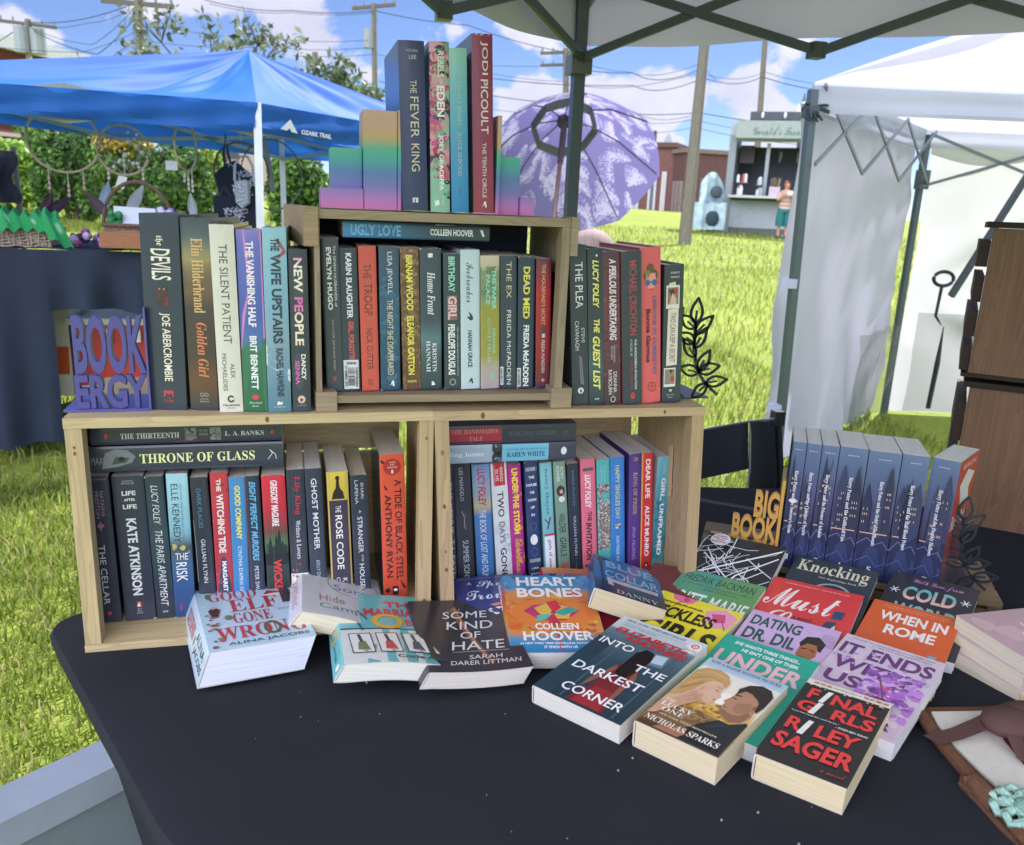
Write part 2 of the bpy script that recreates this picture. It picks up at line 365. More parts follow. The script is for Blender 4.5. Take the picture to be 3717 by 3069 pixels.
def barcode(u0, u1, v0, v1, seed=1, along='v', n=16):
    rr = random.Random(seed); o = []
    for i in range(n):
        a = i / n; w = rr.uniform(.25, .8) / n
        o.append(('q', '22252c', u0 + (u1 - u0) * a, u0 + (u1 - u0) * (a + w), v0, v1) if along == 'u' else ('q', '22252c', u0, u1, v0 + (v1 - v0) * a, v0 + (v1 - v0) * (a + w)))
    return o
def skyline(col, base, hts, v0=0, v1=1):
    o = []; n = len(hts)
    for i, hh in enumerate(hts):
        a = v0 + (v1 - v0) * i / n; b = v0 + (v1 - v0) * (i + 1) / n
        o.append(('p', col, [(a, base), (a, base - hh), ((a + b) / 2, base - hh * 1.5), (b, base - hh), (b, base)]))
    return o
G_LL, G_LR, G_TL, G_UC, G_TR, G_TOP = ('books standing in the lower crate under the hardcovers', 'books standing in the lower crate with the hand slot', 'hardcovers standing on the lower crate by the purple bookend',
    'books inside the upper crate', 'books beside the black leaf bookend', 'hardcovers between the rainbow step bookends')
Wh = 'e6e9ea'
def row_book(x, y, z, t, h, lean, spine, items, label, group, front=None, back=None, d=.135, hard=False, **k):
    sc = spine if isinstance(spine, str) else spine[0][1]
    wr = random.Random(int(x * 1e5)); items = list(items); base = grad(spine, .5); worn = '%02x%02x%02x' % tuple(int(min(255, 255 * (min(1, v * 1.0 + .10)) ** .4545)) for v in base)
    for _ in range(wr.choice([0, 1, 2, 3])):                       # reading creases down the spine
        v = wr.uniform(.15, .85); items.append(('l', worn, [(v, .012), (v + wr.uniform(-.03, .03), .35), (v + wr.uniform(-.03, .03), .7), (v, .988)], .0011))
    for _ in range(wr.choice([1, 2, 4])):                          # white nicks where the print has rubbed off the corners
        v = wr.choice([0, 1]); u = wr.choice([0, 0, 1]); a = wr.uniform(.03, .12); q = wr.uniform(.004, .012); items.append(('p', 'cfccc4', [(v, u), (v + (a if v == 0 else -a), u), (v, u + (q if u == 0 else -q))]))
    return book(upright(x, y, z, lean), t, h, d, spine, items, front or sc, (), back or sc, hard=hard, label=label, group=group, **k)
# ---- lower crate with hardcovers on top
ZL, YL = T + .0135, .060
LL = 'in the crate below hardcovers'
row_book(.0075, YL, ZL, .0276, .214, -.5, '363b46', [('t', '8d8f96', .018, .028, .1, .9, 'NEW YORK TIMES BESTSELLER'), ('r', 'a58a90', .10, .27, .55, .72, 'NATASHA'), ('r', 'a58a90', .10, .28, .33, .5, 'PRESTON'), ('p', 'a8727e', [(.3, .33), (.42, .315), (.47, .29), (.52, .315), (.66, .33), (.52, .345), (.47, .37), (.42, .345)]), ('r', 'd0d4d6', .46, .87, .28, .56, 'THE CELLAR'), ('e', 'c2464a', .92, .945, .4, .6)], 'black paperback with a pink spine flower, against the end board ' + LL, G_LL)
row_book(.0402, YL, ZL, .0394, .2124, -.9, '3a404c', [('t', 'b8bcc0', .03, .04, .32, .68, 'NATIONAL'), ('t', 'b8bcc0', .045, .055, .3, .7, 'BESTSELLER'), ('t', Wh, .10, .13, .28, .72, 'LIFE', 'b'), ('t', Wh, .15, .168, .33, .69, 'AFTER', 'b'), ('t', Wh, .19, .22, .28, .72, 'LIFE', 'b'), ('r', Wh, .285, .82, .33, .66, 'KATE ATKINSON', 'b'), ('q', 'c24a4a', .865, .905, .42, .58), ('p', 'f0e8e4', [(.42, .9), (.5, .868), (.54, .9)]), ('t', 'c6cacc', .912, .921, .43, .57, 'BACK'), ('t', 'c6cacc', .927, .936, .43, .57, 'BAY'), ('t', 'c6cacc', .942, .951, .4, .6, 'BOOKS')], 'thickest charcoal paperback with stacked and turned white capitals, ' + LL, G_LL)
row_book(.0810, YL, ZL, .0236, .2102, -1.0, [(0, '35434a'), (.4, '3d5055'), (1, '2f363f')], [('r', 'e4e8e8', .06, .33, .3, .66, 'LUCY FOLEY', 'i'), ('r', 'e4e8e8', .37, .91, .3, .7, 'THE PARIS APARTMENT', 'i'), ('t', 'd8dadc', .945, .957, .35, .65, 'wm', 'sc')], 'dark green paperback with slanted white handwriting, ' + LL, G_LL)
row_book(.1048, YL, ZL, .0274, .2133, -.1, [(0, 'a9d6e0'), (.4, '86b8c6'), (.5, '4a555c'), (.6, '4d6c8a'), (.75, '3f5f8f'), (1, '2f4775')], [('b', ['c8b860', '9aa070', '5a6a58'], 7, .02, .48, .56, .1, .9, 3), ('r', '24323c', .07, .47, .2, .52, 'ELLE KENNEDY'), ('r', '5a7a86', .07, .47, .6, .7, 'NEW YORK TIMES BESTSELLING AUTHOR'), ('t', 'f0f2f2', .545, .592, .2, .8, 'THE'), ('r', 'f0f2f2', .61, .745, .2, .72, 'RISK'), ('q', 'c03a4a', .9, .95, .3, .36)], 'pale blue to navy paperback with tall dark capitals, ' + LL, G_LL, front='5c8aa0')
row_book(.1389, YL, ZL, .0226, .2065, -1.2, '33383f', [('r', '4a86a5', .08, .36, .32, .56, 'DARK PLACES'), ('r', 'd8dde0', .44, .76, .36, .6, 'GILLIAN FLYNN'), ('l', 'b8b4a8', [(.02, .3), (.05, .5), (.02, .75)], .002)], 'worn black paperback with a small blue title, ' + LL, G_LL)
row_book(.1624, YL, ZL, .0231, .2127, -.5, [(0, 'c4444f'), (.6, 'b8404c'), (1, 'a43c48')], [('b', ['a03844', 'd0606a'], 14, .02, 0, 1, 0, 1, 4), ('p', '3c465a', [(.15, 1), (.12, .8), (.3, .68), (.35, .6), (.55, .585), (.68, .62), (.7, .7), (.88, .8), (.85, 1)]), ('r', 'e9e6dd', .045, .13, .32, .58, 'THE', 'b'), ('r', 'e9e6dd', .15, .56, .28, .68, 'WITCHING TIDE', 'b'), ('r', 'f0f0f0', .62, .98, .4, .66, 'MARGARET MEYER', 'b')], "red paperback with a woman's dark back on it, " + LL, G_LL)
row_book(.1853, YL, ZL, .0213, .2043, -.2, [(0, '4a8fc0'), (1, '3f7fb4')], [('p', '58a058', [(0, .48), (.5, .43), (1, .47), (1, .52), (.4, .54), (0, .52)]), ('r', 'ece25a', .06, .45, .32, .68, 'GOOD COMPANY', 'b'), ('r', 'dfe8ee', .5, .96, .38, .62, "CYNTHIA D'APRIX SWEENEY")], 'sky blue paperback with yellow capitals, ' + LL, G_LL)
row_book(.2084, YL, ZL, .0201, .2053, -1.0, '2f3c4a', [('q', '7a3c44', .0, .9, .02, .08), ('r', '6fb7d8', .04, .62, .3, .72, 'EIGHT PERFECT MURDERS', 'sbi'), ('r', 'e4e8ea', .66, .97, .36, .62, 'PETER SWANSON')], 'narrow black paperback with slanted light blue capitals, ' + LL, G_LL)
row_book(.2316, YL, ZL, .0318, .2049, -1.1, [(0, 'd63a4a'), (.25, 'c03c48'), (.42, '6a5048'), (.5, '4a7a50'), (.6, '33443c'), (1, '22282c')], skyline('26322e', .58, [.06, .09, .05, .1, .13, .07, .05], .05, .95) + [('q', '22282c', .575, .66, 0, 1), ('r', 'f2e8e4', .035, .37, .36, .66, 'GREGORY MAGUIRE', 'b'), ('r', 'e2403f', .62, .9, .32, .68, 'WICKED', 'b')], 'red paperback fading to green and black behind dark towers, ' + LL, G_LL)
row_book(.2659, YL, ZL, .0240, .2125, -1.2, '3a3f47', [('r', 'c8404c', .05, .32, .36, .74, 'Lily King', 's'), ('r', 'e4e4e4', .36, .64, .4, .66, 'Writers & Lovers', 's'), ('e', 'b03a44', .67, .685, .4, .6), ('q', 'e4dcd0', .745, .86, 0, 1), ('b', ['8a4a6a', '6a8a5a', 'c0608a'], 9, .012, .71, .79, .08, .42, 8), ('e', 'd8924a', .765, .785, .5, .75)], 'black paperback with a red name and a flower vase, ' + LL, G_LL)
row_book(.2935, YL, ZL, .0229, .2126, -1.9, '3b434f', [('r', 'dfe3e4', .07, .58, .34, .68, 'GHOST MOTHER', 'n2'), ('r', 'c0c6c8', .66, .85, .4, .62, 'KELLY DWYER')], 'slate grey paperback with spaced white capitals, ' + LL, G_LL, paper='dcdad4')
row_book(.3230, YL, ZL, .0302, .2064, -1.9, 'c9b060', [('q', [(0, 'e0c84a'), (1, 'c0a83c')], .005, .205, .06, .94), ('q', '47404e', .21, .995, .07, .93), ('p', '3a3230', [(.2, .2), (.28, .15), (.4, .12), (.42, .1), (.44, .06), (.56, .06), (.58, .1), (.6, .12), (.74, .15), (.8, .2)]), ('e', '3a3230', .03, .065, .4, .6), ('r', 'f0eee8', .25, .3, .35, .6, 'THE'), ('r', 'f0eee8', .32, .73, .32, .64, 'ROSE CODE', 'n2'), ('r', 'f0eee8', .8, .92, .54, .76, 'KATE'), ('r', 'f0eee8', .79, .95, .2, .42, 'QUINN')], 'plum paperback with a gold border and yellow woman panel, ' + LL, G_LL, front='5a4a3c')
row_book(.3564, YL, ZL, .0233, .2002, -2.1, '363c44', [('r', 'c6cacc', .06, .18, .62, .8, 'SHARI'), ('r', 'c6cacc', .04, .22, .26, .46, 'LAPENA'), ('r', 'e4e6e8', .27, .29, .45, .6, 'A'), ('r', 'e4e6e8', .32, .6, .34, .64, 'STRANGER'), ('r', 'e4e6e8', .62, .67, .5, .62, 'IN THE'), ('r', 'e4e6e8', .69, .88, .34, .64, 'HOUSE'), ('e', 'd08a4a', .93, .96, .35, .65)], 'black paperback beside the tall orange spine ' + LL, G_LL, paper='cfc2a8')
row_book(.3981, YL, ZL, .0360, .2297, -1.8, [(0, 'dc5f42'), (.85, 'd4553c'), (1, 'bc4a3c')], [('e', 'b04038', .03, .14, .14, .86), ('t', 'f0d8cc', .05, .06, .38, .62, 'AGE'), ('t', 'f0d8cc', .067, .077, .42, .58, 'OF'), ('t', 'f0d8cc', .083, .094, .3, .7, 'WRATH'), ('t', 'f0d8cc', .105, .128, .46, .54, '1'), ('r', '2e2a2e', .17, .86, .56, .84, 'A TIDE OF BLACK STEEL', 'n2'), ('r', '2e2a2e', .27, .84, .16, .42, 'ANTHONY RYAN', 'n2'), ('q', '26262a', .905, .965, .38, .62), ('e', 'f0f0f0', .92, .94, .42, .58), ('p', '2e2a2e', [(.14, .2), (.22, .215), (.3, .24), (.2, .235)]), ('p', '2e2a2e', [(.03, .035), (.16, .045), (.2, .06), (.08, .06)]), ('p', '2e2a2e', [(.7, .86), (.86, .9), (.98, .93), (.82, .92)]), ('p', '2e2a2e', [(.05, .93), (.2, .91), (.3, .935), (.16, .95)])], 'tallest orange paperback with dark lettering and crows, ' + LL, G_LL, back='3b4654', front='c8553c', paper='d8cdb8')
book(stacked(.258, .052, T + .2715 - .0), .0245, .24, .15, '373d49', [('p', 'c0404a', [(.1, .4), (.12, .6), (.13, .45)]), ('e', 'b83c48', .07, .085, .35, .65), ('r', 'c8ccd0', .15, .45, .32, .62, 'THE THIRTEENTH', 's'), ('b', ['8a8a86', '6a6e72'], 26, .018, .48, .54, .15, .85, 2), ('b', ['8a8a86', '6a6e72'], 26, .018, .61, .67, .15, .85, 5), ('r', '9aa0a4', .555, .6, .62, .75, 'NEW YORK'), ('r', '9aa0a4', .555, .6, .42, .55, 'BESTSELLER'), ('r', 'c8ccd0', .69, .9, .36, .62, 'L. A. BANKS', 's'), ('e', 'b83c48', .935, .955, .4, .62)], '3a3e48', [('b', ['5a5e66', '6a6c70'], 20, .03, .1, .9, .7, .98, 4)], label='black paperback lying topmost in the crate below the hardcovers', group=G_LL)
book(stacked(.258, .050, T + .2355), .0345, .246, .155, '3a404c', [('q', '6a7078', .245, .88, .93, .95), ('q', '6a7078', .245, .88, .05, .07), ('p', '7c828a', [(.12, .07), (.75, .09), (.9, .14), (.85, .2), (.6, .24), (.35, .22), (.2, .15)]), ('p', '4a5058', [(.3, .12), (.6, .14), (.55, .21), (.35, .19)]), ('e', '24282e', .155, .185, .4, .6), ('r', '8a8e94', .02, .09, .3, .6, 'MAAS'), ('r', 'eaf0ae', .26, .85, .3, .68, 'THRONE OF GLASS', 's'), ('l', 'd0d4d6', [(.3, .92), (.55, .945), (.7, .93), (.5, .96), (.3, .965)], .004)], '30353e', label='black paperback with an eye and pale yellow capitals, lying under another black book', group=G_LL)
# ---- lower crate with the hand slot
YR = .085; LR = 'in the slotted crate'
row_book(.5063, YR, ZL, .0100, .2035, -3.8, '353b44', [('r', 'dfe3e6', .14, .97, .25, .75, 'THE VENUE  T.J. PAYNE')], 'thin black paperback with large white capitals half hidden by the post, ' + LR, G_LR)
row_book(.5177, YR, ZL, .0269, .2038, -4.2, '363c44', [('r', 'b8bec2', .04, .3, .35, .56, 'LEE MANDELO'), ('l', '9aa0a0', [(.4, .38), (.55, .44), (.5, .5), (.6, .53)], .006), ('l', '8a9090', [(.6, .4), (.5, .47), (.64, .5)], .003), ('r', 'c8ced0', .62, .94, .36, .7, 'SUMMER SONS')], 'black paperback with a pale wisp on its spine, ' + LR, G_LR)
row_book(.5486, YR, ZL, .0276, .2003, -4.6, [(0, '6f9ccb'), (.28, 'a0b4b4'), (.36, 'd4bc72'), (.39, '4a84c0'), (1, '3a74b0')], [('r', 'c4384c', .03, .34, .28, .72, 'LUCY FOLEY', 'sbi'), ('r', 'e8eef4', .37, .97, .3, .66, 'THE BOOK OF LOST AND FOUND', 'i'), ('q', 'd07040', .96, .985, .3, .6)], 'blue paperback with a red handwritten name above a gold band, ' + LR, G_LR, back='8a7a5a')
row_book(.5805, YR, ZL, .0258, .2022, -5.5, 'dde4e4', [('q', 'c43a44', 0, .185, 0, 1), ('r', 'f2e8e4', .04, .155, .55, .74, 'RANDALL'), ('r', 'f2e8e4', .05, .145, .28, .47, 'SILVIS'), ('b', ['b8c8c8', 'c8d4d4'], 16, .03, .45, .8, 0, 1, 6), ('r', '24272c', .23, .44, .32, .7, 'TWO', 'n2'), ('r', '7a6e6e', .48, .66, .34, .68, 'DAYS', 'n2'), ('r', '2a2d32', .70, .95, .32, .7, 'GONE', 'n2'), ('l', '50565a', [(.3, .98), (.5, .9), (.8, .85), (1, .8)], .002)], 'white paperback with a red top and black capitals, ' + LR, G_LR)
row_book(.6065, YR, ZL, .0211, .1982, -5.3, 'b5348c', [('b', ['dba93a', 'd8a030'], 12, .035, .15, .98, .4, 1, 9), ('r', 'ffe23a', .03, .58, .28, .74, 'UNDER THE STORM', 'bx'), ('r', 'e8b84a', .62, .95, .32, .6, 'CHRISTOFFER CARLSSON', 'b')], 'magenta paperback with yellow blots and bold yellow capitals, ' + LR, G_LR)
row_book(.6337, YR, ZL, .0210, .2018, -5.4, '33456e', [('q', 'a2a4a8', .045, .075, .1, .95), ('q', 'a2a4a8', .81, .84, .1, .95)] + [('t', 'eef0f2', .115 + i * .062, .137 + i * .062, .5 - w, .5 + w, s, 'b') for i, (s, w) in enumerate((('THE', .22), ('HOUSE', .4), ('WE', .18), ('GREW', .34), ('UP', .16), ('IN', .13)))] + [('o', '5a6a94', .5, .57, .25, .75, .2), ('o', '5a6a94', .71, .79, .25, .75, .2), ('e', 'f2f2ee', .6, .69, .22, .78), ('t', 'dfe3e8', .88, .897, .22, .78, 'LISA', 'b'), ('t', 'dfe3e8', .93, .947, .12, .88, 'JEWELL', 'b')], 'navy paperback with a white egg and stacked white words, ' + LR, G_LR)
row_book(.6602, YR, ZL, .0189, .1996, -5.7, [(0, '84c6cc'), (1, '6fb4bc')], [('r', '47808a', .05, .44, .3, .68, 'nancy thayer', 's'), ('l', '8a4a3a', [(.2, .47), (.6, .52)], .01), ('l', '7a4438', [(.7, .46), (.4, .56)], .012), ('q', 'c23a44', .6, .615, .1, 1), ('q', 'eceef0', .62, .995, .1, 1), ('r', '6a4a78', .65, .98, .36, .72, 'girls of summer', 's')], 'aqua paperback with a white lower panel and purple lettering, ' + LR, G_LR)
row_book(.6843, YR, ZL, .0195, .2011, -6.4, [(0, '86a592'), (1, '6f907c')], [('r', 'dfe6e0', .05, .15, .58, .8, 'RORY'), ('r', 'dfe6e0', .04, .17, .22, .46, 'POWER'), ('e', '4c3a3a', .2, .29, .15, .85), ('e', 'd8b0a0', .235, .27, .4, .7), ('e', 'e8e8e4', .29, .34, .3, .8), ('r', '2c3230', .44, .6, .22, .74, 'WILDER', 'i'), ('r', '2c3230', .64, .81, .22, .74, 'GIRLS', 'i'), ('e', 'c4545a', .86, .9, .15, .85), ('l', '4a6a50', [(.5, .9), (.5, .99)], .006)], 'sage green paperback with a red flower at its foot, ' + LR, G_LR)
row_book(.7050, YR, ZL, .0184, .1962, -5.9, '2f343c', [('r', '4a86a5', .06, .36, .38, .6, 'DARK PLACES'), ('r', 'd0d4d8', .45, .8, .4, .62, 'GILLIAN FLYNN'), ('r', '3f6f8a', .87, .97, .4, .6, 'NOVEL')], 'black paperback between sage green and pink spines ' + LR, G_LR)
row_book(.7253, YR, ZL, .0246, .2028, -5.3, 'e27488', [('q', '41616e', .075, .1, 0, 1), ('q', '41616e', .89, .915, 0, 1), ('r', 'f6f0f0', .13, .41, .26, .66, 'LUCY FOLEY', 'sbi'), ('r', '2a2a30', .44, .52, .4, .68, 'THE', 'b'), ('r', '2a2a30', .53, .86, .26, .66, 'INVITATION', 'sbi')], 'pink paperback with two dark teal stripes, ' + LR, G_LR)
row_book(.7525, YR, ZL, .0220, .2006, -5.3, '58b4b4', [('q', '8a8078', .21, .76, 0, 1), ('b', ['c8beb0', '5a524c', 'a89a8c', 'e0d8cc', '6e6258'], 420, .009, .2, .77, .02, .98, 7), ('b', ['58b4b4', '6ac0bc'], 3, .06, .28, .36, .3, .9, 5), ('r', '8fd0cc', .05, .18, .5, .66, 'A Novel'), ('r', '8fd0cc', .05, .19, .26, .42, 'Little Prince'), ('r', '8fd0cc', .84, .92, .4, .6, 'Author')], 'teal paperback with a speckled grey pebble band, ' + LR, G_LR)
row_book(.7745, YR, ZL, .0236, .2039, -4.9, '3f86cc', [('r', 'ece258', .07, .52, .34, .64, 'HAPPY SINGLES DAY'), ('b', ['d8b070', '5a4030', 'e8e0d0'], 8, .012, .56, .6, .3, .7, 3), ('r', 'd8e4ee', .66, .96, .36, .6, 'ANN MARIE WALKER')], 'bright blue paperback with thin yellow capitals, ' + LR, G_LR, paper='d4d4d2')
row_book(.8030, YR, ZL, .0210, .2080, -3.7, '5a3f86', [('t', 'd0b468', .03, .055, .3, .7, '2', 's'), ('r', 'c0a46a', .15, .5, .34, .66, 'KING OF PRIDE', 's'), ('r', 'b09cd0', .6, .88, .32, .6, 'ANA HUANG'), ('t', 'eeeaf2', .94, .975, .3, .6, 'B', 's')], 'purple paperback with gold capitals, beside a red spine ' + LR, G_LR, paper='d4d4d2')
row_book(.8252, YR, ZL, .0195, .2085, -3.9, [(0, 'dc4440'), (1, 'd03c3c')], [('q', 'd8a050', 0, 1, 0, .1), ('r', 'f6f0ee', .05, .37, .34, .74, 'DEAR LIFE', 'b'), ('r', 'f6f0ee', .43, .86, .34, .74, 'ALICE MUNRO', 'b'), ('e', '3a3438', .91, .955, .36, .7), ('e', 'f0ece4', .925, .95, .46, .6)], 'red paperback with a gold edge and bold white capitals, ' + LR, G_LR)
row_book(.8459, YR + .004, ZL, .0225, .2000, -1.1, [(0, '78c0ca'), (.4, '4a98a8'), (.9, '3a7a84'), (.92, '6aa4a4'), (1, '8ab4ac')], [('b', ['3a8a98', '2f7480', '56a0ac'], 60, .02, .35, .9, 0, 1, 12), ('r', 'a8d8dc', .04, .14, .4, .62, 'CALETTI'), ('r', 'f2f6f6', .18, .86, .3, .68, 'GIRL, UNFRAMED', 'b'), ('o', '3a5a5a', .93, .97, .3, .7, .15)], 'teal paperback at the slotted end board, white capitals on its spine, ' + LR, G_LR, back='cfd6d4', paper='d6dad8')
book(stacked(.688, .060, T + .2535), .0285, .205, .14, '3a404a', [('q', 'a8404c', 0, .43, .04, .96), ('q', '8a8a80', 0, .025, .04, .96), ('r', 'd88a8c', .06, .4, .58, .82, "THE HANDMAID'S", 's'), ('r', 'd88a8c', .19, .29, .2, .42, 'TALE', 's'), ('r', '5c646e', .48, .84, .4, .66, 'MARGARET ATWOOD', 's'), ('o', '5c646e', .9, .93, .35, .65, .3)], '3c3846', [('q', '47404c', .5, .95, .1, .9)], label='black paperback with a red half spine, lying topmost in the slotted crate', group=G_LR)
book(stacked(.689, .058, T + .2255), .0278, .206, .14, [(0, '9fb4c8'), (.36, 'a8bccc'), (.42, '5a6470'), (1, '3a4250')], [('r', 'e0e8ee', .0, .3, .3, .62, 'alling home', 's'), ('b', ['2c343c', '3a444c'], 30, .02, .36, .43, 0, 1, 3), ('q', '74bcd6', .435, .785, .03, .97), ('r', '3c6a80', .47, .76, .64, .74, 'NATIONAL BESTSELLING AUTHOR'), ('r', '1f3a48', .47, .76, .26, .54, 'KAREN WHITE', 's'), ('e', 'e4e8e6', .88, .925, .3, .74)], '343a44', label='grey blue paperback with a sky blue name panel, lying under the red and black book', group=G_LR)
# ---- hardcovers on the left-hand lower crate
ZT = T + H + .0006
hc = dict(hard=True, d=.158)
TLs = 'right of the purple bookend'
def hardrow(x, y, z, t, h, lean, spine, items, label, group, yaw=0, front=None, back=None, bitems=(), d=.158, **k):
    sc = spine if isinstance(spine, str) else spine[0][1]
    return book(upright(x, y, z, lean, yaw), t, h, d, spine, items, front or sc, (), back or sc, bitems, hard=True, label=label, group=group, **k)
hardrow(.0940, .040, ZT, .0475, .2468, .7, '39414f', [('r', 'e8e2cf', .105, .155, .38, .6, 'the', 'f'), ('r', 'ece7cf', .17, .325, .26, .76, 'DEVILS', 'n2'), ('b', ['5a3a40', '7a3c40', '46383e'], 26, .02, .36, .455, .36, .66, 3), ('e', 'e8a880', .366, .373, .42, .46), ('e', 'e8a880', .366, .373, .54, .58), ('r', 'ece7cf', .49, .845, .4, .68, 'JOE ABERCROMBIE', 'n2'), ('q', 'c8434c', .895, .935, .42, .68), ('p', '39414f', [(.42, .935), (.5, .905), (.55, .918), (.6, .905), (.68, .935)]), ('t', 'c8434c', .943, .957, .42, .68, 'TOR', 's')], 'thickest dark hardcover with ivory lettering and a red face, ' + TLs, G_TL, yaw=-13, back='4a5a62', bitems=[('l', '9aa8a8', [(.9, .1 + .09 * i), (.97, .13 + .09 * i)], .006) for i in range(6)])
hardrow(.1448, .031, ZT, .0350, .2432, -.1, [(0, '48525c'), (.1, '5a686e'), (.2, 'a3966c'), (.26, '7c7258'), (.32, '6d5c50'), (.36, '7a6450'), (.45, '4a4444'), (.7, '4c423e'), (.85, '6e4e3a'), (.95, '4a4440'), (1, '3c4048')], [('r', 'e2ba7a', .10, .48, .34, .74, 'Elin Hilderbrand', 's'), ('r', 'e0865a', .53, .82, .38, .74, 'Golden Girl', 'bi'), ('o', 'c8c4bc', .905, .925, .38, .52, .2), ('o', 'c8c4bc', .905, .925, .54, .68, .2), ('t', 'c8c4bc', .935, .943, .38, .68, 'LITTLE,'), ('t', 'c8c4bc', .948, .956, .38, .68, 'BROWN')], 'dusky hardcover with a sunset glow and orange script, ' + TLs, G_TL, yaw=-10)
hardrow(.1819, .014, ZT, .0290, .2369, -.6, 'dcd9cc', [('r', '57504b', .10, .62, .34, .68, 'THE SILENT PATIENT'), ('r', '57504b', .73, .81, .56, .74, 'ALEX'), ('r', '57504b', .675, .88, .22, .4, 'MICHAELIDES'), ('o', '3c3c40', .905, .945, .36, .66, .45), ('q', 'dcd9cc', .918, .93, .55, .68), ('t', '57504b', .955, .965, .14, .86, 'CELADON', 'b'), ('t', '57504b', .972, .979, .34, .66, 'BOOKS')], 'cream hardcover with spaced brown capitals, ' + TLs, G_TL, yaw=-4, front='b8443c', back='c8c4b8')
hardrow(.2115, .014, ZT, .0300, .2317, -.3, [(0, '8a86cc'), (.06, '6f74c4'), (.45, '4f68b0'), (.62, '5a78b0'), (.63, '3f7a60'), (1, '2f6a50')], [('p', 'd08ac4', [(.25, 0), (1, 0), (1, .6), (0, .66), (.12, .45), (.45, .3), (.3, .12)]), ('p', '3f7a60', [(0, .645), (.45, .605), (1, .585), (1, 1), (0, 1)]), ('r', 'f6eef2', .06, .52, .36, .68, 'THE VANISHING HALF', 'b'), ('r', 'f2f4f2', .57, .87, .38, .66, 'BRIT BENNETT', 'b'), ('e', 'd0505c', .9, .93, .38, .66), ('t', 'e8ece8', .94, .952, .25, .78, 'Riverhead', 'sc'), ('t', 'e8ece8', .96, .97, .35, .65, 'Books', 'sc')], 'hardcover in blue, pink and green waves, ' + TLs, G_TL, yaw=-4, front='5878b8')
hardrow(.2422, .008, ZT, .0290, .2352, -.2, [(0, '93c4d4'), (.4, '84b0c6'), (.58, '8aa8b8'), (1, '557e96')], [('p', 'd8dee0', [(0, .62), (1, .76), (1, .83), (.4, .76), (0, .73)]), ('l', 'aab6bc', [(0, .66), (.5, .73), (1, .8)], .006), ('p', 'a85a6a', [(.5, .05), (.75, .07), (.95, .12), (.7, .1)]), ('p', 'a85a6a', [(.55, .17), (.9, .1), (.97, .13)]), ('r', '2f4454', .055, .12, .34, .7, 'THE', 'b'), ('r', '2f4454', .135, .615, .32, .74, 'WIFE UPSTAIRS', 'b'), ('r', '2f4454', .64, .91, .42, .72, 'RACHEL HAWKINS', 'b'), ('p', 'f0f2f2', [(.4, .945), (.48, .935), (.56, .945), (.64, .935), (.62, .955), (.4, .958)]), ('t', 'e8ecee', .965, .972, .25, .75, "ST. MARTIN'S")], 'light blue hardcover with a dragonfly and a white fold, ' + TLs, G_TL, yaw=-2, front='9ac8d4')
hardrow(.2733, .008, ZT, .0230, .2099, -.3, '3a424f', [('e', '48505c', .08, .33, .2, .8), ('e', '48505c', .62, .86, .1, .7), ('r', [(0, 'e070b0'), (.12, 'efe6d2'), (1, 'efe6d2')], .05, .255, .26, .72, 'NEW', 'b'), ('r', [(0, 'e070b0'), (.25, 'e070b0'), (.4, 'efe6c8'), (1, 'efe0c0')], .285, .58, .24, .72, 'PEOPLE', 'b'), ('r', 'f0e8d8', .635, .795, .54, .78, 'DANZY', 'b'), ('r', 'd070b0', .675, .825, .2, .44, 'SENNA', 'b'), ('e', 'e8c0a8', .895, .945, .28, .7), ('p', '3a424f', [(.4, .91), (.6, .92), (.45, .94)]), ('t', 'b8bcc0', .955, .962, .25, .75, 'RIVERHEAD')], 'short black hardcover with ivory and pink capitals against the upper crate', G_TL, d=.145)
# ---- upper crate
ZU, YU = T + H + .0225, .030; UC = 'inside the upper crate'
row_book(.3181, YU, ZU, .0222, .2025, -1.5, '444e5a', [('r', 'e4e6e6', .05, .44, .68, .82, 'The SEVEN HUSBANDS of'), ('r', 'eef0f0', .06, .46, .28, .56, 'EVELYN HUGO', 'b'), ('r', 'b2aa9a', .52, .86, .42, .58, 'TAYLOR JENKINS REID'), ('q', 'a84a50', .9, .93, .4, .6)], 'dark grey paperback at the end board, two lines of white capitals, ' + UC, G_UC)
row_book(.3404, YU, ZU, .0224, .189, -1.3, '394453', [('r', 'e8ecee', .03, .48, .34, .68, 'KARIN SLAUGHTER', 'b'), ('r', 'e2605e', .50, .8, .34, .7, 'GIRL, FORGOTTEN', 'b')], 'navy paperback with a white bar code sticker at its foot, ' + UC, G_UC,
    sticker=(.775, .985, .04, .92, barcode(.83, .965, .28, .68, 3, 'u') + [('t', '2a2e34', .788, .805, .2, .78, '252', 'b'), ('r', '2a2e34', .825, .97, .72, .86, 'THRIFTBOOKS', 'b'), ('r', '2a2e34', .815, .965, .1, .24, '17 63802 252', 'b')], 0))
row_book(.3651, YU, ZU, .0230, .193, -1.4, 'd25a52', [('r', '40323a', .12, .22, .26, .68, 'THE'), ('r', '40323a', .25, .47, .26, .72, 'TROOP'), ('r', '4a3840', .56, .85, .34, .68, 'NICK CUTTER'), ('r', '5a4048', .915, .96, .36, .66, 'GII')], 'tomato red paperback with dark scratchy capitals, ' + UC, G_UC)
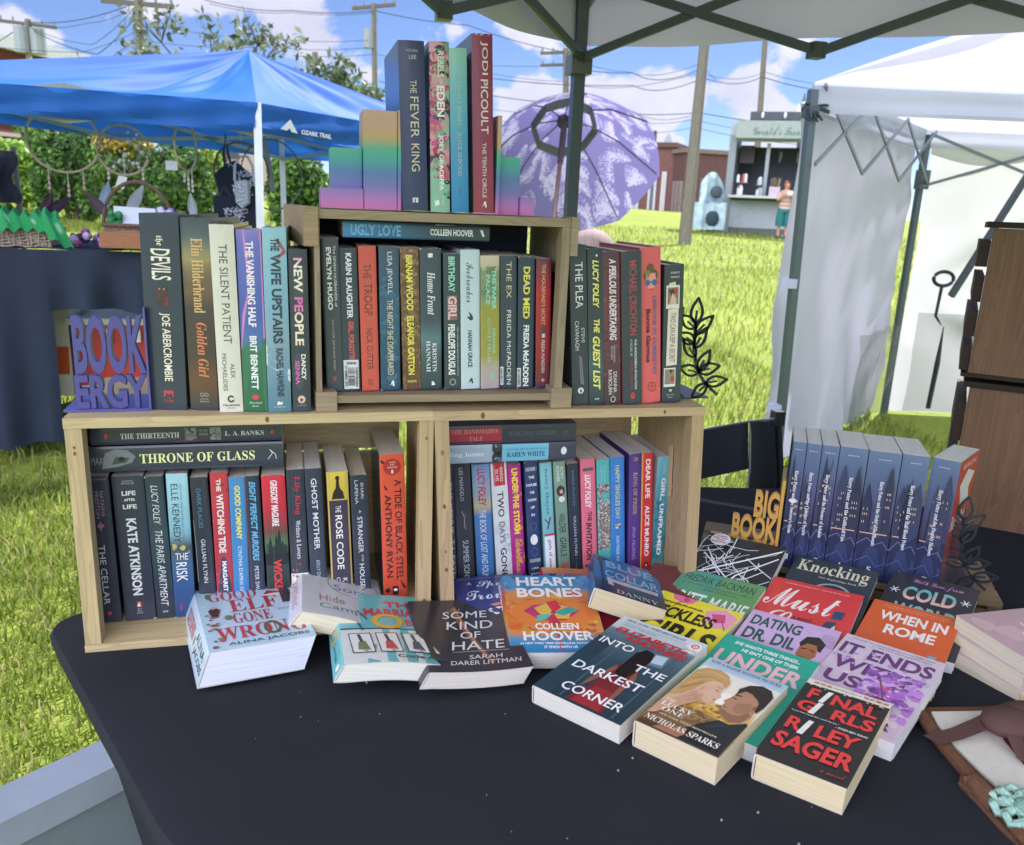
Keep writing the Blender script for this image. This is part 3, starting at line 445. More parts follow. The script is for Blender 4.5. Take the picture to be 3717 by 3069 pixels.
row_book(.3906, YU, ZU, .0264, .193, -1.1, [(0, '41566e'), (.5, '35607c'), (1, '2f5070')], [('b', ['3a6a8a', '2c4a66', '466f88'], 40, .035, .2, .95, 0, 1, 21), ('r', 'dce2e6', .035, .32, .36, .66, 'LISA JEWELL'), ('r', 'e2dab2', .36, .89, .36, .66, 'THE NIGHT SHE DISAPPEARED'), ('p', 'eceff0', [(.45, .97), (.58, .93), (.66, .93), (.7, .97), (.6, .97), (.58, .95)])], 'mottled blue paperback between the red and the brown spines ' + UC, G_UC)
row_book(.4209, YU, ZU, .0249, .1925, -1.9, '765844', [('b', ['8a6a52', '5a463a', '93745a', '68503e', 'a08266'], 150, .03, 0, .99, 0, 1, 31), ('q', '6a4a42', .8, 1, 0, 1), ('r', 'ece45c', .05, .43, .3, .66, 'BIRNAM WOOD', 'bx'), ('r', 'ece45c', .47, .89, .3, .66, 'ELEANOR CATTON', 'bx'), ('t', 'e0d068', .93, .945, .25, .75, 'PICADOR', 'b')], 'brown rock textured paperback with bold yellow capitals, ' + UC, G_UC)
row_book(.4460, YU, ZU, .0285, .192, -1.5, [(0, '434f5e'), (.5, '44525f'), (.63, '5d7f88'), (.75, '47606a'), (1, '35424e')], [('p', 'e4e8ea', [(.38, .035), (.5, .03), (.62, .035), (.6, .06), (.4, .062)]), ('r', 'e2e6e8', .16, .46, .34, .7, 'Home Front', 'bi'), ('r', 'dfe3e6', .66, .87, .56, .76, 'KRISTIN', 's'), ('r', 'dfe3e6', .645, .87, .26, .46, 'HANNAH', 's'), ('p', 'eceff0', [(.5, .94), (.6, .94), (.68, .965), (.5, .97)])], 'slate blue paperback with white italics, ' + UC, G_UC)
row_book(.4788, YU, ZU, .0230, .186, -1.9, '3c4a52', [('r', '9adacb', .02, .275, .3, .68, 'BIRTHDAY', 'b'), ('q', '8a6a70', .3, .48, .22, .8), ('r', 'e8c4c0', .305, .475, .25, .78, 'GIRL', 'bx'), ('r', 'c8ccd0', .53, .9, .78, .86, 'NEW YORK TIMES BESTSELLING AUTHOR'), ('r', 'eef0f0', .51, .89, .24, .66, 'PENELOPE DOUGLAS', 'b'), ('o', 'b8bcc0', .92, .97, .3, .68, .2)], 'black green paperback with mint capitals and a pink photo word, ' + UC, G_UC)
row_book(.5023, YU, ZU, .0267, .192, -1.9, 'c2d6de', [('r', '3a4650', .09, .37, .3, .66, 'Icebreaker', 'sc'), ('p', '3a4650', [(.4, .43), (.6, .46), (.66, .49), (.5, .5), (.3, .47), (.48, .47)]), ('r', '2f3a44', .57, .84, .36, .6, 'HANNAH GRACE', 'b'), ('p', '3a4650', [(.36, .96), (.5, .92), (.6, .92), (.64, .96), (.56, .96), (.52, .94)])], 'pale ice blue paperback with thin dark script, ' + UC, G_UC, paper='dfe0dc')
row_book(.5306, YU, ZU, .0267, .185, -2.1, [(0, 'd0c4b0'), (.08, 'c4bca4'), (.1, '8a9a7c'), (.3, '7c9070'), (.33, '8f9470'), (.38, '9c9a48'), (.75, 'a09c50'), (.82, 'b4aa9c'), (1, 'b8a4b0')], [('b', ['768c6c', '8a9e7c', '6a8064'], 24, .03, .08, .3, 0, 1, 3), ('r', '86dcc4', .1, .4, .6, .82, 'THE PAPER', 'b'), ('r', '86dcc4', .14, .36, .28, .5, 'PALACE', 'b'), ('r', '9adcc8', .54, .73, .62, .78, 'MIRANDA'), ('r', '9adcc8', .46, .8, .36, .52, 'COWLEY HELLER'), ('e', '6ad0bc', .88, .92, .5, .72)], 'olive and cream landscape paperback with mint lettering, ' + UC, G_UC)
row_book(.5593, YU, ZU, .0232, .185, -2.3, '394453', [('r', 'dcd2a8', .04, .31, .36, .66, 'THE EX'), ('r', 'e0e4e8', .4, .97, .38, .64, 'FREIDA McFADDEN')], 'charcoal paperback with thin capitals, left of the yellow lettered spine ' + UC, G_UC, sticker=(.83, .97, -.02, .16, barcode(.84, .96, 0, .1, 5, 'u'), 0))
row_book(.5837, YU, ZU, .0238, .184, -1.9, '2f4056', [('r', 'f2e260', .07, .46, .3, .7, 'DEAD MED', 'bx'), ('r', 'eceff2', .51, .985, .34, .68, 'FREIDA McFADDEN', 'b')], 'midnight blue paperback with bold yellow capitals and a bar code sticker, ' + UC, G_UC, sticker=(.84, .985, -.02, .2, barcode(.85, .975, .0, .15, 6, 'u'), 0))
row_book(.6110, YU, ZU, .0215, .182, -2.4, [(0, '6a3a4c'), (.25, 'b8343f'), (.75, '98303c'), (1, '4a3a48')], [('r', 'e8bc8c', .04, .5, .36, .62, "THE HOUSEMAID'S SECRET"), ('q', '5a4a4a', .52, .6, .3, .66), ('q', 'd8d4d0', .57, .6, .4, .62), ('r', 'f0e4e0', .62, .88, .38, .6, 'FREIDA McFADDEN'), ('e', 'd04850', .92, .955, .32, .66), ('t', 'f0e0dc', .928, .948, .44, .55, 'b', 'b')], 'crimson paperback at the grooved end board, small pale capitals, ' + UC, G_UC)
book(stacked(.5365, .034, ZU + .2035), .0205, .195, .13, [(0, '4a8cc4'), (.3, '3f6f9a'), (.6, '3a4e66'), (1, '364250')], [('r', '66b4e4', .05, .385, .14, .84, 'UGLY LOVE', 'b'), ('r', 'e4e8ea', .585, .885, .28, .7, 'COLLEEN HOOVER', 'b'), ('p', 'eceff0', [(.93, .62), (.955, .75), (.965, .75), (.965, .62)][::-1]), ('p', 'e8ecee', [(.3, .95), (.72, .93), (.72, .95), (.3, .965)])], '3a4654', label='blue to black paperback lying across the tops of the row in the upper crate', group=G_UC)
# ---- hardcovers beside the leaf bookend
TRs = 'left of the leaf bookend'
hardrow(.6612, .008, ZT, .0245, .2250, -4.8, '363e49', [('r', 'e2e6ea', .10, .38, .3, .74, 'THE PLEA'), ('r', 'c8ccd2', .505, .6, .6, .8, 'STEVE'), ('r', 'c8ccd2', .46, .645, .22, .46, 'CAVANAGH'), ('p', '7a8088', [(.42, .68), (.6, .69), (.66, .78), (.72, .87), (.5, .86)]), ('l', '50565e', [(.45, .69), (.6, .86)], .003), ('l', '50565e', [(.52, .69), (.65, .85)], .003), ('e', 'dfe2e4', .885, .925, .32, .68), ('p', '363e49', [(.5, .89), (.58, .91), (.5, .922), (.44, .91)])], 'black hardcover with a grey feather, touching the upper crate', G_TR, d=.15)
hardrow(.6868, .008, ZT, .0225, .2215, -4.7, [(0, '2f3944'), (.5, '354552'), (.75, '46606e'), (1, '2f3a46')], [('e', 'd8dcde', .035, .05, .5, .65), ('r', 'ece674', .07, .37, .3, .7, 'LUCY FOLEY', 'sbi'), ('r', 'ece674', .44, .53, .34, .72, 'THE', 'sbi'), ('r', 'ece674', .55, .9, .26, .74, 'GUEST LIST', 'sbi'), ('t', 'd8dadc', .955, .966, .35, .65, 'wm', 'sc')], 'dark hardcover with yellow handwritten lettering, ' + TRs, G_TR, d=.15)
hardrow(.7100, .008, ZT, .0252, .2182, -4.9, [(0, '5a3444'), (.4, '6e3c50'), (.7, '5e3848'), (1, '44343e')], [('b', ['7a4a5c', '4e303e'], 22, .02, .05, .95, 0, 1, 5), ('r', 'e8dede', .045, .57, .34, .76, 'A PERILOUS UNDERTAKING', 'sbi'), ('r', 'd8c8cc', .6, .72, .56, .66, 'A VERONICA SPEEDWELL'), ('r', 'd8c8cc', .61, .7, .4, .5, 'MYSTERY'), ('r', 'ece4e4', .78, .92, .54, .76, 'DEANNA'), ('r', 'ece4e4', .765, .93, .24, .46, 'RAYBOURN'), ('o', 'd8d0d4', .945, .985, .36, .66, .25)], 'wine purple hardcover with slanted white capitals, ' + TRs, G_TR, d=.15)
hardrow(.7380, .006, ZT, .0300, .2194, -5.3, '36414d', [('r', 'b44c56', .06, .54, .38, .74, 'MICHAEL CRICHTON', 'n2'), ('r', 'c8ccd0', .565, .9, .6, .72, 'THE ANDROMEDA EVOLUTION', 'b'), ('r', 'c8ccd0', .565, .68, .38, .5, 'A NOVEL BY'), ('r', 'b44c56', .7, .9, .38, .5, 'DANIEL H. WILSON'), ('o', 'd04858', .92, .965, .38, .6, .4), ('e', 'b83c4c', .93, .955, .43, .55)], 'charcoal hardcover with dull red capitals and a red oval, ' + TRs, G_TR, d=.155, back='9a3c44')
hardrow(.7680, .012, ZT, .0318, .2251, -5.2, 'e0646a', [('e', '66543e', .10, .155, .3, .66), ('e', '66543e', .13, .215, .16, .86), ('p', 'e49a92', [(.3, .16), (.72, .16), (.76, .21), (.66, .25), (.52, .265), (.38, .25), (.28, .2)]), ('e', '8a7a4a', .14, .175, .2, .5), ('e', '3c6c9a', .2, .238, .22, .48), ('e', '3c6c9a', .2, .238, .54, .82), ('l', '2a4a6a', [(.46, .215), (.56, .215)], .004), ('e', 'c0343c', .255, .266, .46, .6), ('r', '50709c', .305, .82, .6, .78, 'LESSONS IN CHEMISTRY', 'b'), ('r', '38283a', .385, .73, .28, .48, 'Bonnie Garmus', 'b'), ('o', '8a3a4a', .86, .925, .34, .76, .12), ('l', '8a3a4a', [(.34, .89), (.76, .89)], .003), ('l', '8a3a4a', [(.55, .86), (.55, .925)], .003)], 'coral hardcover with a cartoon woman in blue glasses, ' + TRs, G_TR, d=.16, front='d85c62', back='a83c44')
hardrow(.8022, .012, ZT, .0300, .2022, -4.0, '39414c', [('t', 'e4e4e0', .05, .065, .3, .75, 'KAREN M.', 'i'), ('t', 'e4e4e0', .08, .095, .3, .75, 'McMANUS', 'i'), ('p', 'd8ccb8', [(.22, .13), (.55, .12), (.57, .15), (.24, .16)]), ('q', 'e4e0d8', .145, .31, .1, .78), ('q', '8a7a74', .16, .28, .16, .72), ('e', 'c03c44', .165, .21, .45, .66), ('p', '3c3438', [(.2, .18), (.45, .17), (.5, .2), (.35, .22)]), ('p', 'd8b8a8', [(.25, .28), (.4, .2), (.6, .24), (.62, .28)]), ('p', 'e2dccc', [(.2, .315), (.74, .31), (.72, .72), (.16, .725)]), ('r', '7c4e4a', .34, .7, .32, .6, 'TWO CAN KEEP A SECRET', 'i'), ('q', 'e4e0d8', .74, .88, .06, .66), ('q', '94847c', .75, .86, .1, .62), ('e', 'c03c44', .8, .845, .4, .6), ('p', '3c3438', [(.3, .75), (.55, .76), (.4, .78)]), ('q', 'c8ccd0', .9, .915, .34, .48), ('t', 'c8ccd0', .935, .944, .2, .6, 'DELACORTE'), ('t', 'c8ccd0', .955, .964, .28, .52, 'PRESS')], 'black hardcover with two small snapshots and a cream strip, ' + TRs, G_TR, d=.145)
# ---- four hardcovers on top of the upper crate
ZTT = T + H + .2625; TP = 'on the upper crate'
hardrow(.4160, .012, ZTT, .0325, .2020, -2.2, [(0, '3a4264'), (1, '343c62')], [('t', 'c8ccd8', .05, .065, .3, .74, 'VICTORIA'), ('t', 'd4d6de', .082, .105, .4, .68, 'LEE'), ('r', 'dcd2b0', .225, .3, .42, .66, 'THE'), ('r', 'dcd2b0', .32, .56, .4, .72, 'FEVER'), ('r', 'dcd2b0', .595, .76, .4, .72, 'KING'), ('q', 'd8dade', .92, .95, .4, .62), ('q', '343c62', .925, .95, .48, .52)], 'navy hardcover with beige capitals, against the tall rainbow step ' + TP, G_TOP, back='3a4656', d=.15, bitems=[('t', '5c6878', .4, .425, .55, .98, 'REFUGEE BY BIRTH,'), ('t', '5c6878', .46, .485, .55, .98, 'POWER BY INFECTION.')])
hardrow(.4525, .013, ZTT, .0250, .2040, -1.6, '54404a', [('b', ['d0508a', '8fc4ac', 'b0404a', 'd88a8a', '3c3440', 'c86a7a', '7aa890', 'e0a0b0'], 95, .05, 0, .8, 0, 1, 41), ('q', '8cc0aa', .8, 1, 0, 1), ('b', ['6a9a86', '3c3440'], 5, .02, .8, .92, .5, 1, 2), ('r', 'f2f4f2', .055, .2, .42, .72, 'REBELS', 'n2'), ('r', 'f2f4f2', .215, .24, .5, .66, 'OF'), ('r', 'f6f6f4', .25, .43, .36, .76, 'EDEN', 'b'), ('r', 'f6f6f4', .535, .87, .4, .68, 'JOEY GRACEFFA', 'b'), ('p', 'eef2f0', [(.2, .935), (.42, .925), (.46, .955), (.24, .965)]), ('r', 'dfe8e4', .9, .96, .6, .7, 'KEYWORDS')], 'hardcover with a pink and green jungle pattern, ' + TP, G_TOP, d=.14)
hardrow(.4800, .012, ZTT, .0225, .1985, -2.4, [(0, '98ccc6'), (.25, '74bcc8'), (.6, '4a9ccc'), (1, '2f84c4')], [('r', 'b8d4cc', .13, .16, .42, .6, 'THE'), ('r', 'b4d4d0', .2, .46, .42, .62, 'LOVELY BONES'), ('r', 'c4ccA0'.lower(), .5, .77, .42, .62, 'ALICE SEBOLD'), ('l', '2a5a80', [(.5, .84), (.52, .9)], .003)], 'sea green to bright blue hardcover, ' + TP, G_TOP, d=.14, back='3c6074')
hardrow(.5088, .010, ZTT, .0270, .2170, -2.5, [(0, '8a3648'), (.5, '923a4c'), (1, '9a3e50')], [('r', 'ecd8d8', .04, .22, .4, .76, 'JODI', 'n2'), ('r', 'ecd8d8', .245, .545, .4, .76, 'PICOULT', 'n2'), ('r', 'e4ccd0', .595, .91, .44, .64, 'THE TENTH CIRCLE', 'n2'), ('p', 'f0e4e4', [(.4, .965), (.52, .93), (.6, .93), (.64, .965), (.56, .965), (.53, .945)]), ('b', ['e8dcd8'], 6, .006, .0, .012, .2, .8, 3)], 'tallest maroon hardcover with pale serif capitals, ' + TP, G_TOP, back='475063', d=.165)
# ---- paperbacks lying face up: (lower spine corner of the front cover), yaw, pitch, roll, width, height, thickness
POSE = dict(
    elf=((0.1681, -0.1308, 0.7992), 10.8, -3.8, 0.9, 0.129, 0.206, 0.044),
    say=((0.2772, -0.0720, 0.8140), -1.4, -3.0, 19.0, 0.118, 0.179, 0.026),
    marr=((0.3244, -0.1884, 0.7996), -0.1, -3.2, 8.1, 0.142, 0.213, 0.024),
    hate=((0.4238, -0.2066, 0.7885), -0.5, -1.2, 2.5, 0.131, 0.196, 0.022),
    heart=((0.5357, -0.1672, 0.7802), -11.0, 4.5, -0.5, 0.129, 0.197, 0.024),
    dark=((0.5428, -0.2441, 0.7803), -56.7, 6.8, -3.4, 0.127, 0.192, 0.026),
    final=((0.7258, -0.4369, 0.7979), -52.6, 4.4, -3.2, 0.092, 0.163, 0.032),
    lucky=((0.6269, -0.3545, 0.7952), -56.9, 3.4, -3.0, 0.101, 0.165, 0.034),
    under=((0.6719, -0.3158, 0.7807), -54.0, 6.3, -2.9, 0.122, 0.185, 0.022),
    dil=((0.7562, -0.2667, 0.7778), -49.2, 6.8, -2.6, 0.120, 0.183, 0.022),
    must=((0.8411, -0.1923, 0.7752), -47.1, 7.7, -2.6, 0.129, 0.196, 0.024),
    knock=((0.9200, -0.1283, 0.7651), -48.4, 12.7, -2.7, 0.124, 0.191, 0.018),
    ends=((0.8240, -0.3467, 0.7865), -56.4, 6.5, -2.9, 0.120, 0.182, 0.026),
    rome=((0.9557, -0.2626, 0.7774), -51.2, 7.9, -2.8, 0.114, 0.174, 0.022),
    cold=((1.0299, -0.2081, 0.7737), -51.3, 12.9, -2.8, 0.118, 0.180, 0.022),
    web=((0.8036, -0.0539, 0.7639), -46.8, 17.7, -2.7, 0.128, 0.194, 0.022),
    britt=((0.7210, -0.1240, 0.7691), -49.4, 8.8, -2.6, 0.126, 0.191, 0.022),
    reck=((0.6423, -0.1773, 0.7725), -53.3, 7.0, -2.7, 0.126, 0.192, 0.022),
)
SKEW = dict(elf=.016, say=.010, marr=.010, hate=.011, heart=.010)
def flat(key, spine, sitems, front, fitems, label, group=None, **k):
    P, yaw, pitch, roll, w, h, t = POSE[key]
    return book(facing(P, yaw, pitch, roll, t), t, h, w, spine, sitems, front, fitems, label=label, group=group, skew=SKEW.get(key, .003), **k)
GF = 'paperbacks lying in front of the two lower crates'; GS = 'paperbacks overlapping in three slanting rows'
flat('elf', 'c4dae6', [('r', 'b03840', .12, .48, .3, .75, 'GOOD ELF GONE WRONG', 'b'), ('e', '6a8a5a', .52, .56, .3, .6), ('r', '3a4a56', .58, .93, .56, .82, 'ALINA', 'n2'), ('r', '3a4a56', .6, .97, .2, .46, 'JACOBS', 'n2')], [(0, 'b4d2e6'), (1, 'bcd8ea')],
    [('b', ['c8e0ee', 'd6e8f2'], 40, .012, .02, .98, .02, .98, 3), ('t', '3a4650', .035, .075, .3, .78, 'A HOLIDAY ROMANTIC COMEDY'), ('t', 'b83a44', .09, .25, .12, .62, 'GOOD', 's'), ('e', '5a7a4a', .1, .2, .09, .15), ('t', 'b8343e', .26, .46, .3, .8, 'ELF', 's'), ('p', 'b8343e', [(.68, .24), (.74, .17), (.84, .2), (.88, .26)]), ('e', 'f0f0ee', .235, .27, .66, .9),
     ('t', 'b03a44', .49, .65, .3, .68, 'GONE', 's'), ('e', '4f7a50', .5, .58, .22, .3), ('t', 'b8343e', .69, .88, .1, .96, 'WRONG', 's'), ('o', '5a6a4a', .685, .88, .55, .72, .3), ('t', '46545e', .915, .965, .18, .95, 'ALINA JACOBS', 'n2'), ('p', '2c3038', [(.86, .12), (.9, .1), (.96, .2), (.98, .42), (.84, .42)]), ('e', 'd8a890', .06, .11, .88, .94), ('p', '4a2a30', [(.08, .4), (.14, .34), (.2, .4), (.16, .52), (.1, .5)]), ('e', 'd8a890', .34, .38, .11, .17), ('b', ['c04a50', '6a8a5a', '7a5a4a'], 16, .02, .45, .98, .03, .16, 9), ('b', ['9a6a60'], 3, .02, .25, .35, .92, .99, 2), ('t', '5a6a74', .5, .52, .75, .97, 'Cheat on a list'), ('t', '5a6a74', .53, .55, .75, .97, 'Torn apart')],
    'pale blue paperback with red candy lettering, lying before the first pine crate', GF, paper='dfe3ee')
flat('say', 'dcdae0', [('r', '8a86a0', .1, .8, .3, .7, 'SAY SOMETHING', 'i')], 'd6d8de', [('o', '7fb4b8', .1, .56, .3, .98, .06), ('t', 'e8e8ee', .14, .34, .4, .9, 'Say', 'b'), ('t', '9a94c0', .15, .33, .41, .89, 'Say'), ('t', '8a84b4', .36, .52, .38, .92, 'Sorry'), ('t', 'a88a7a', .62, .74, .2, .5, 'Hide'), ('t', '6a9a9a', .78, .9, .2, .7, 'Camp')], 'white paperback with a teal outlined panel, tilted under the turquoise paperback', GF, paper='ddd2b4', bend=.004)
flat('marr', '6fb8bc', [('r', 'd04a5a', .06, .5, .3, .7, 'THE MARRIAGE BOX', 'b'), ('o', 'e0b83a', .5, .62, .2, .8, .3), ('r', '2a4a54', .64, .86, .3, .6, 'Corie Adjmi'), ('e', 'eef0ee', .91, .96, .35, .7)], [(0, '74c0c4'), (1, '6cb8be')],
    [('q', 'dde2e0', .56, 1, 0, 1), ('q', '3a5a60', .54, .56, 0, 1), ('b', ['a8d8d8'], 14, .01, .06, .2, .12, .5, 3), ('t', '9ad4d4', .05, .065, .1, .42, 'A NOVEL OF MARRIAGE'), ('t', '9ad4d4', .08, .095, .13, .45, 'AND BELONGING'), ('t', 'd04a5a', .12, .22, .46, .8, 'THE', 'b'), ('t', 'd04a5a', .24, .36, .24, .9, 'MARRIAGE', 'b'), ('t', 'd04a5a', .4, .5, .62, .88, 'BOX', 'b'), ('o', 'e0b83a', .33, .55, .3, .6, .36), ('l', '3a6a74', [(.04, .02), (.26, .42)], .012), ('l', '3a6a74', [(.1, .4), (.98, .53)], .008), ('l', '3a6a74', [(.16, .44), (.2, .58)], .014),
     ] + [it for i in range(4) for it in (('p', '4a5458', [(.06 + i * .24, .62), (.26 + i * .24, .62), (.28 + i * .24, .88), (.08 + i * .24, .88)]), ('p', 'e8eae6', [(.07 + i * .24, .63), (.25 + i * .24, .63), (.27 + i * .24, .87), (.09 + i * .24, .87)]), ('p', ('7a8a5a', 'c05a5a', '5a5a6a', '8a7a6a')[i], [(.14 + i * .24, .74), (.2 + i * .24, .73), (.24 + i * .24, .85), (.13 + i * .24, .84)]), ('l', '4a4a4a', [(.15 + i * .24, .64), (.17 + i * .24, .74)], .02), ('l', 'c8a890', [(.18 + i * .24, .84), (.2 + i * .24, .87)], .02))] + [('t', '3a4a4e', .92, .975, .45, .95, 'Corie Adjmi', 'b')],
    'turquoise and white paperback with a gold ring, curling beside the dark grey paperback', GF, paper='dcdccc', bend=.006)
flat('hate', '363239', [('r', 'd8d4d0', .08, .9, .28, .66, 'SOME KIND OF HATE', 'i')], '383439', [('p', '8a5a40', [(.42, .14), (.48, .1), (.5, .3), (.56, .6), (.66, .9), (.62, .92), (.52, .66), (.45, .4)]), ('p', 'b8785a', [(.45, .14), (.47, .12), (.53, .5), (.6, .8), (.57, .78), (.5, .5)]), ('l', 'c8a080', [(.38, .16), (.46, .2)], .004), ('l', 'c8a080', [(.52, .14), (.48, .2)], .004), ('t', 'e4e2e0', .19, .29, .3, .8, 'SOME', 'i'), ('t', 'e4e2e0', .34, .45, .3, .8, 'KIND', 'i'), ('t', 'e4e2e0', .49, .58, .42, .64, 'OF', 'i'), ('t', 'e4e2e0', .62, .73, .28, .84, 'HATE', 'i'), ('l', 'c8c4c0', [(.28, .76), (.84, .76)], .004), ('t', 'e0dedc', .8, .85, .42, .76, 'SARAH', 'i'), ('t', 'e0dedc', .87, .92, .22, .92, 'DARER LITTMAN', 'i')], 'dark brown grey paperback with scratched white capitals and a burnt match', GF, paper='d2ccc0', bend=-.003)
flat('heart', [(0, '4a9ac8'), (.3, 'c8503a'), (.6, 'd89a3a'), (1, '3a80b4')], [('r', 'f0f0ee', .04, .42, .3, .7, 'HEART BONES', 'b'), ('r', 'e8b040', .5, .9, .3, .7, 'COLLEEN HOOVER', 'b')], [(0, '3f92c8'), (.18, '5a98bc'), (.26, 'd8964a'), (.5, 'e06a34'), (.75, 'd89a40'), (.84, '4a98c4'), (1, '2f7cb4')],
    [('b', ['e06a34', 'd8964a', 'e8a848', 'cc5a38', 'd87a3c', 'e88a4a'], 90, .05, .24, .8, .0, 1, 51), ('b', ['4a98c0', '5aa4c8', '3a86b8'], 40, .04, .0, .2, 0, 1, 52), ('p', 'e8843a', [(0, .5), (.2, .36), (.55, .33), (.9, .4), (1, .5), (.9, .66), (.5, .72), (.15, .66)]), ('p', 'c83a6a', [(.18, .5), (.3, .42), (.6, .4), (.8, .5), (.62, .62), (.35, .62)]), ('p', 'e8b84a', [(.3, .46), (.5, .38), (.72, .46), (.66, .6), (.4, .6)]), ('p', '3faa9a', [(.5, .52), (.7, .44), (.78, .5), (.6, .56)]), ('p', 'd8364a', [(.5, .53), (.44, .38), (.56, .36), (.6, .46)]), ('p', '5ac0a8', [(.5, .53), (.32, .56), (.3, .64), (.44, .6)]), ('p', 'c83a4e', [(.5, .53), (.56, .66), (.46, .7), (.42, .6)]), ('e', 'b02a40', .51, .55, .47, .53), ('l', 'c84a50', [(.5, .66), (.52, 1)], .014),
     ('t', 'f4f4f2', .03, .16, .14, .84, 'HEART', 'b'), ('t', 'f4f4f2', .19, .32, .13, .87, 'BONES', 'b'), ('t', 'f0e8e0', .535, .548, .45, .55, 'A NOVEL'), ('t', 'f4f4f2', .66, .74, .28, .74, 'COLLEEN', 'b'), ('t', 'f4f4f2', .76, .87, .14, .88, 'HOOVER', 'b'), ('t', 'eef0f2', .89, .915, .1, .88, '#1 NEW YORK TIMES BESTSELLING AUTHOR OF', 'b'), ('t', 'eef0f2', .93, .96, .34, .68, 'IT ENDS WITH US', 'b')],
    'sunset coloured paperback with a pinwheel and bold white capitals', GF, paper='d4d0c8')
flat('dark', '2f4a58', [], [(0, 'c8d0d2'), (.08, 'b4c0c6'), (.2, '5a7480'), (.5, '344c58'), (1, '243a46')],
    [('q', [(0, 'd4dadc'), (1, 'b8c4ca')], 0, .16, 0, 1), ('q', '2c424e', .3, 1, 0, .2), ('p', '6a8692', [(.5, .3), (.82, .26), (.84, .4), (.52, .42)]), ('p', 'b8ccd4', [(.68, .29), (.8, .275), (.82, .37), (.7, .385)]), ('l', '4a6470', [(.3, .3), (.3, .98)], .01), ('l', '4a6470', [(.88, .26), (.88, .98)], .01), ('p', '7a2a30', [(.48, .5), (.68, .48), (.74, .6), (.7, .78), (.78, .98), (.36, .98), (.44, .8)]), ('p', '9a3036', [(.5, .78), (.68, .78), (.74, .98), (.42, .98)]), ('p', '8a5a4a', [(.46, .52), (.5, .56), (.4, .78), (.36, .84), (.36, .74)]), ('p', '8a5a4a', [(.68, .5), (.75, .6), (.74, .82), (.78, .9), (.7, .86), (.68, .64)]), ('p', '241e22', [(.5, .34), (.56, .28), (.66, .29), (.7, .38), (.68, .52), (.64, .62), (.56, .64), (.5, .58)]),
     ('t', '5a6a72', .03, .055, .08, .78, 'NEW YORK TIMES BESTSELLER', 'i'), ('t', '4a565e', .075, .088, .08, .82, '"Check the locks on your doors and windows and surrender to this'), ('t', '4a565e', .097, .11, .08, .5, 'obsessive thriller." - KARIN SLAUGHTER'), ('t', 'c4343a', .14, .2, .08, .92, 'ELIZABETH', 'sbi'), ('t', 'c4343a', .205, .265, .26, .96, 'HAYNES', 'sbi'), ('t', 'f0f2f2', .3, .37, .06, .46, 'INTO', 'n2'), ('t', 'f0f2f2', .45, .52, .62, .96, 'THE', 'n2'), ('t', 'f0f2f2', .62, .7, .1, .88, 'DARKEST', 'n2'), ('t', 'f0f2f2', .84, .92, .22, .9, 'CORNER', 'n2'), ('e', 'e8e4e0', .03, .16, .84, 1.0), ('o', 'c4343a', .05, .1, .88, .96, .35), ('e', 'c4343a', .068, .082, .91, .93), ('t', 'a86a6a', .115, .14, .85, .98, 'Club Pick', 'sc')],
    'slate paperback showing a woman in a red dress from behind', GS, paper='d8d4c8')
flat('reck', 'e8d82a', [], 'ecdc2c', [('p', 'e8749c', [(.14, 0), (.46, 0), (.42, .07), (.34, .09), (.2, .07)]), ('p', 'd04a7a', [(.3, 0), (.38, .02), (.36, .07), (.3, .05)]), ('p', 'f0a0b8', [(.62, .1), (.8, .02), (.98, .08), (.98, .24), (.84, .28), (.7, .22)]), ('p', 'd8527e', [(.7, .12), (.84, .08), (.9, .18), (.8, .22)]), ('p', 'f0a0b8', [(0, .22), (.12, .18), (.14, .34), (.06, .4), (0, .38)]), ('p', 'd8527e', [(.02, .28), (.08, .24), (.1, .32), (.04, .34)]), ('l', '8a3a50', [(.3, .07), (.26, .18)], .006), ('l', '8a3a50', [(.86, .17), (.96, .28)], .006), ('t', '2c2a28', .11, .135, .1, .62, "THEY'RE DYING FOR AN ESCAPE....", 'b'), ('t', '22201e', .17, .32, .06, .82, 'RECKLESS', 'b'), ('t', '22201e', .36, .62, .1, .96, 'GIRLS', 'b'), ('b', ['f0a0b8', 'd8527e'], 10, .04, .62, .8, .5, .98, 2)], 'bright yellow paperback with pink hibiscus flowers', GS, paper='d8d0b8')
flat('britt', '4a8a6a', [], [(0, '569a7c'), (1, '6a9a54')], [('q', [(0, '4f9a86'), (1, '6a9c58')], 0, 1, 0, .5), ('q', [(0, '659c62'), (1, '6a9a50')], 0, 1, .5, 1), ('t', '2c4a40', .06, .16, .06, .92, 'FREDRIK BACKMAN'), ('t', '2c4a40', .19, .21, .08, .93, '#1 NEW YORK TIMES BESTSELLING AUTHOR OF', 'i'), ('t', '2c4a40', .235, .255, .36, .76, 'A MAN CALLED OVE', 'i'), ('t', 'e8f0e8', .32, .52, .06, .97, 'BRITT-MARIE', 'n2'), ('t', 'e8f0e8', .56, .76, .1, .9, 'WAS HERE', 'n2'), ('b', ['2c4a40'], 6, .01, .02, .3, .5, .95, 5)], 'green paperback with hand drawn dark and white capitals', GS, paper='d8d0b8')
rr = random.Random(4)
webs = [('l', 'dfe3ea', [(a, b), (a + dx, b + dy), (a + 2 * dx + ex, b + 2 * dy + ey)], w) for a, b, dx, dy, ex, ey, w in [(rr.uniform(.0, .8), rr.uniform(.02, .85), rr.uniform(-.16, .24), rr.uniform(-.1, .12), rr.uniform(-.06, .06), rr.uniform(-.05, .05), rr.choice([.004, .005, .007, .01])) for _ in range(90)]]
webs = [(k, c, [(min(max(x, .01), .99), min(max(y, .01), .99)) for x, y in p], w) for k, c, p, w in webs]
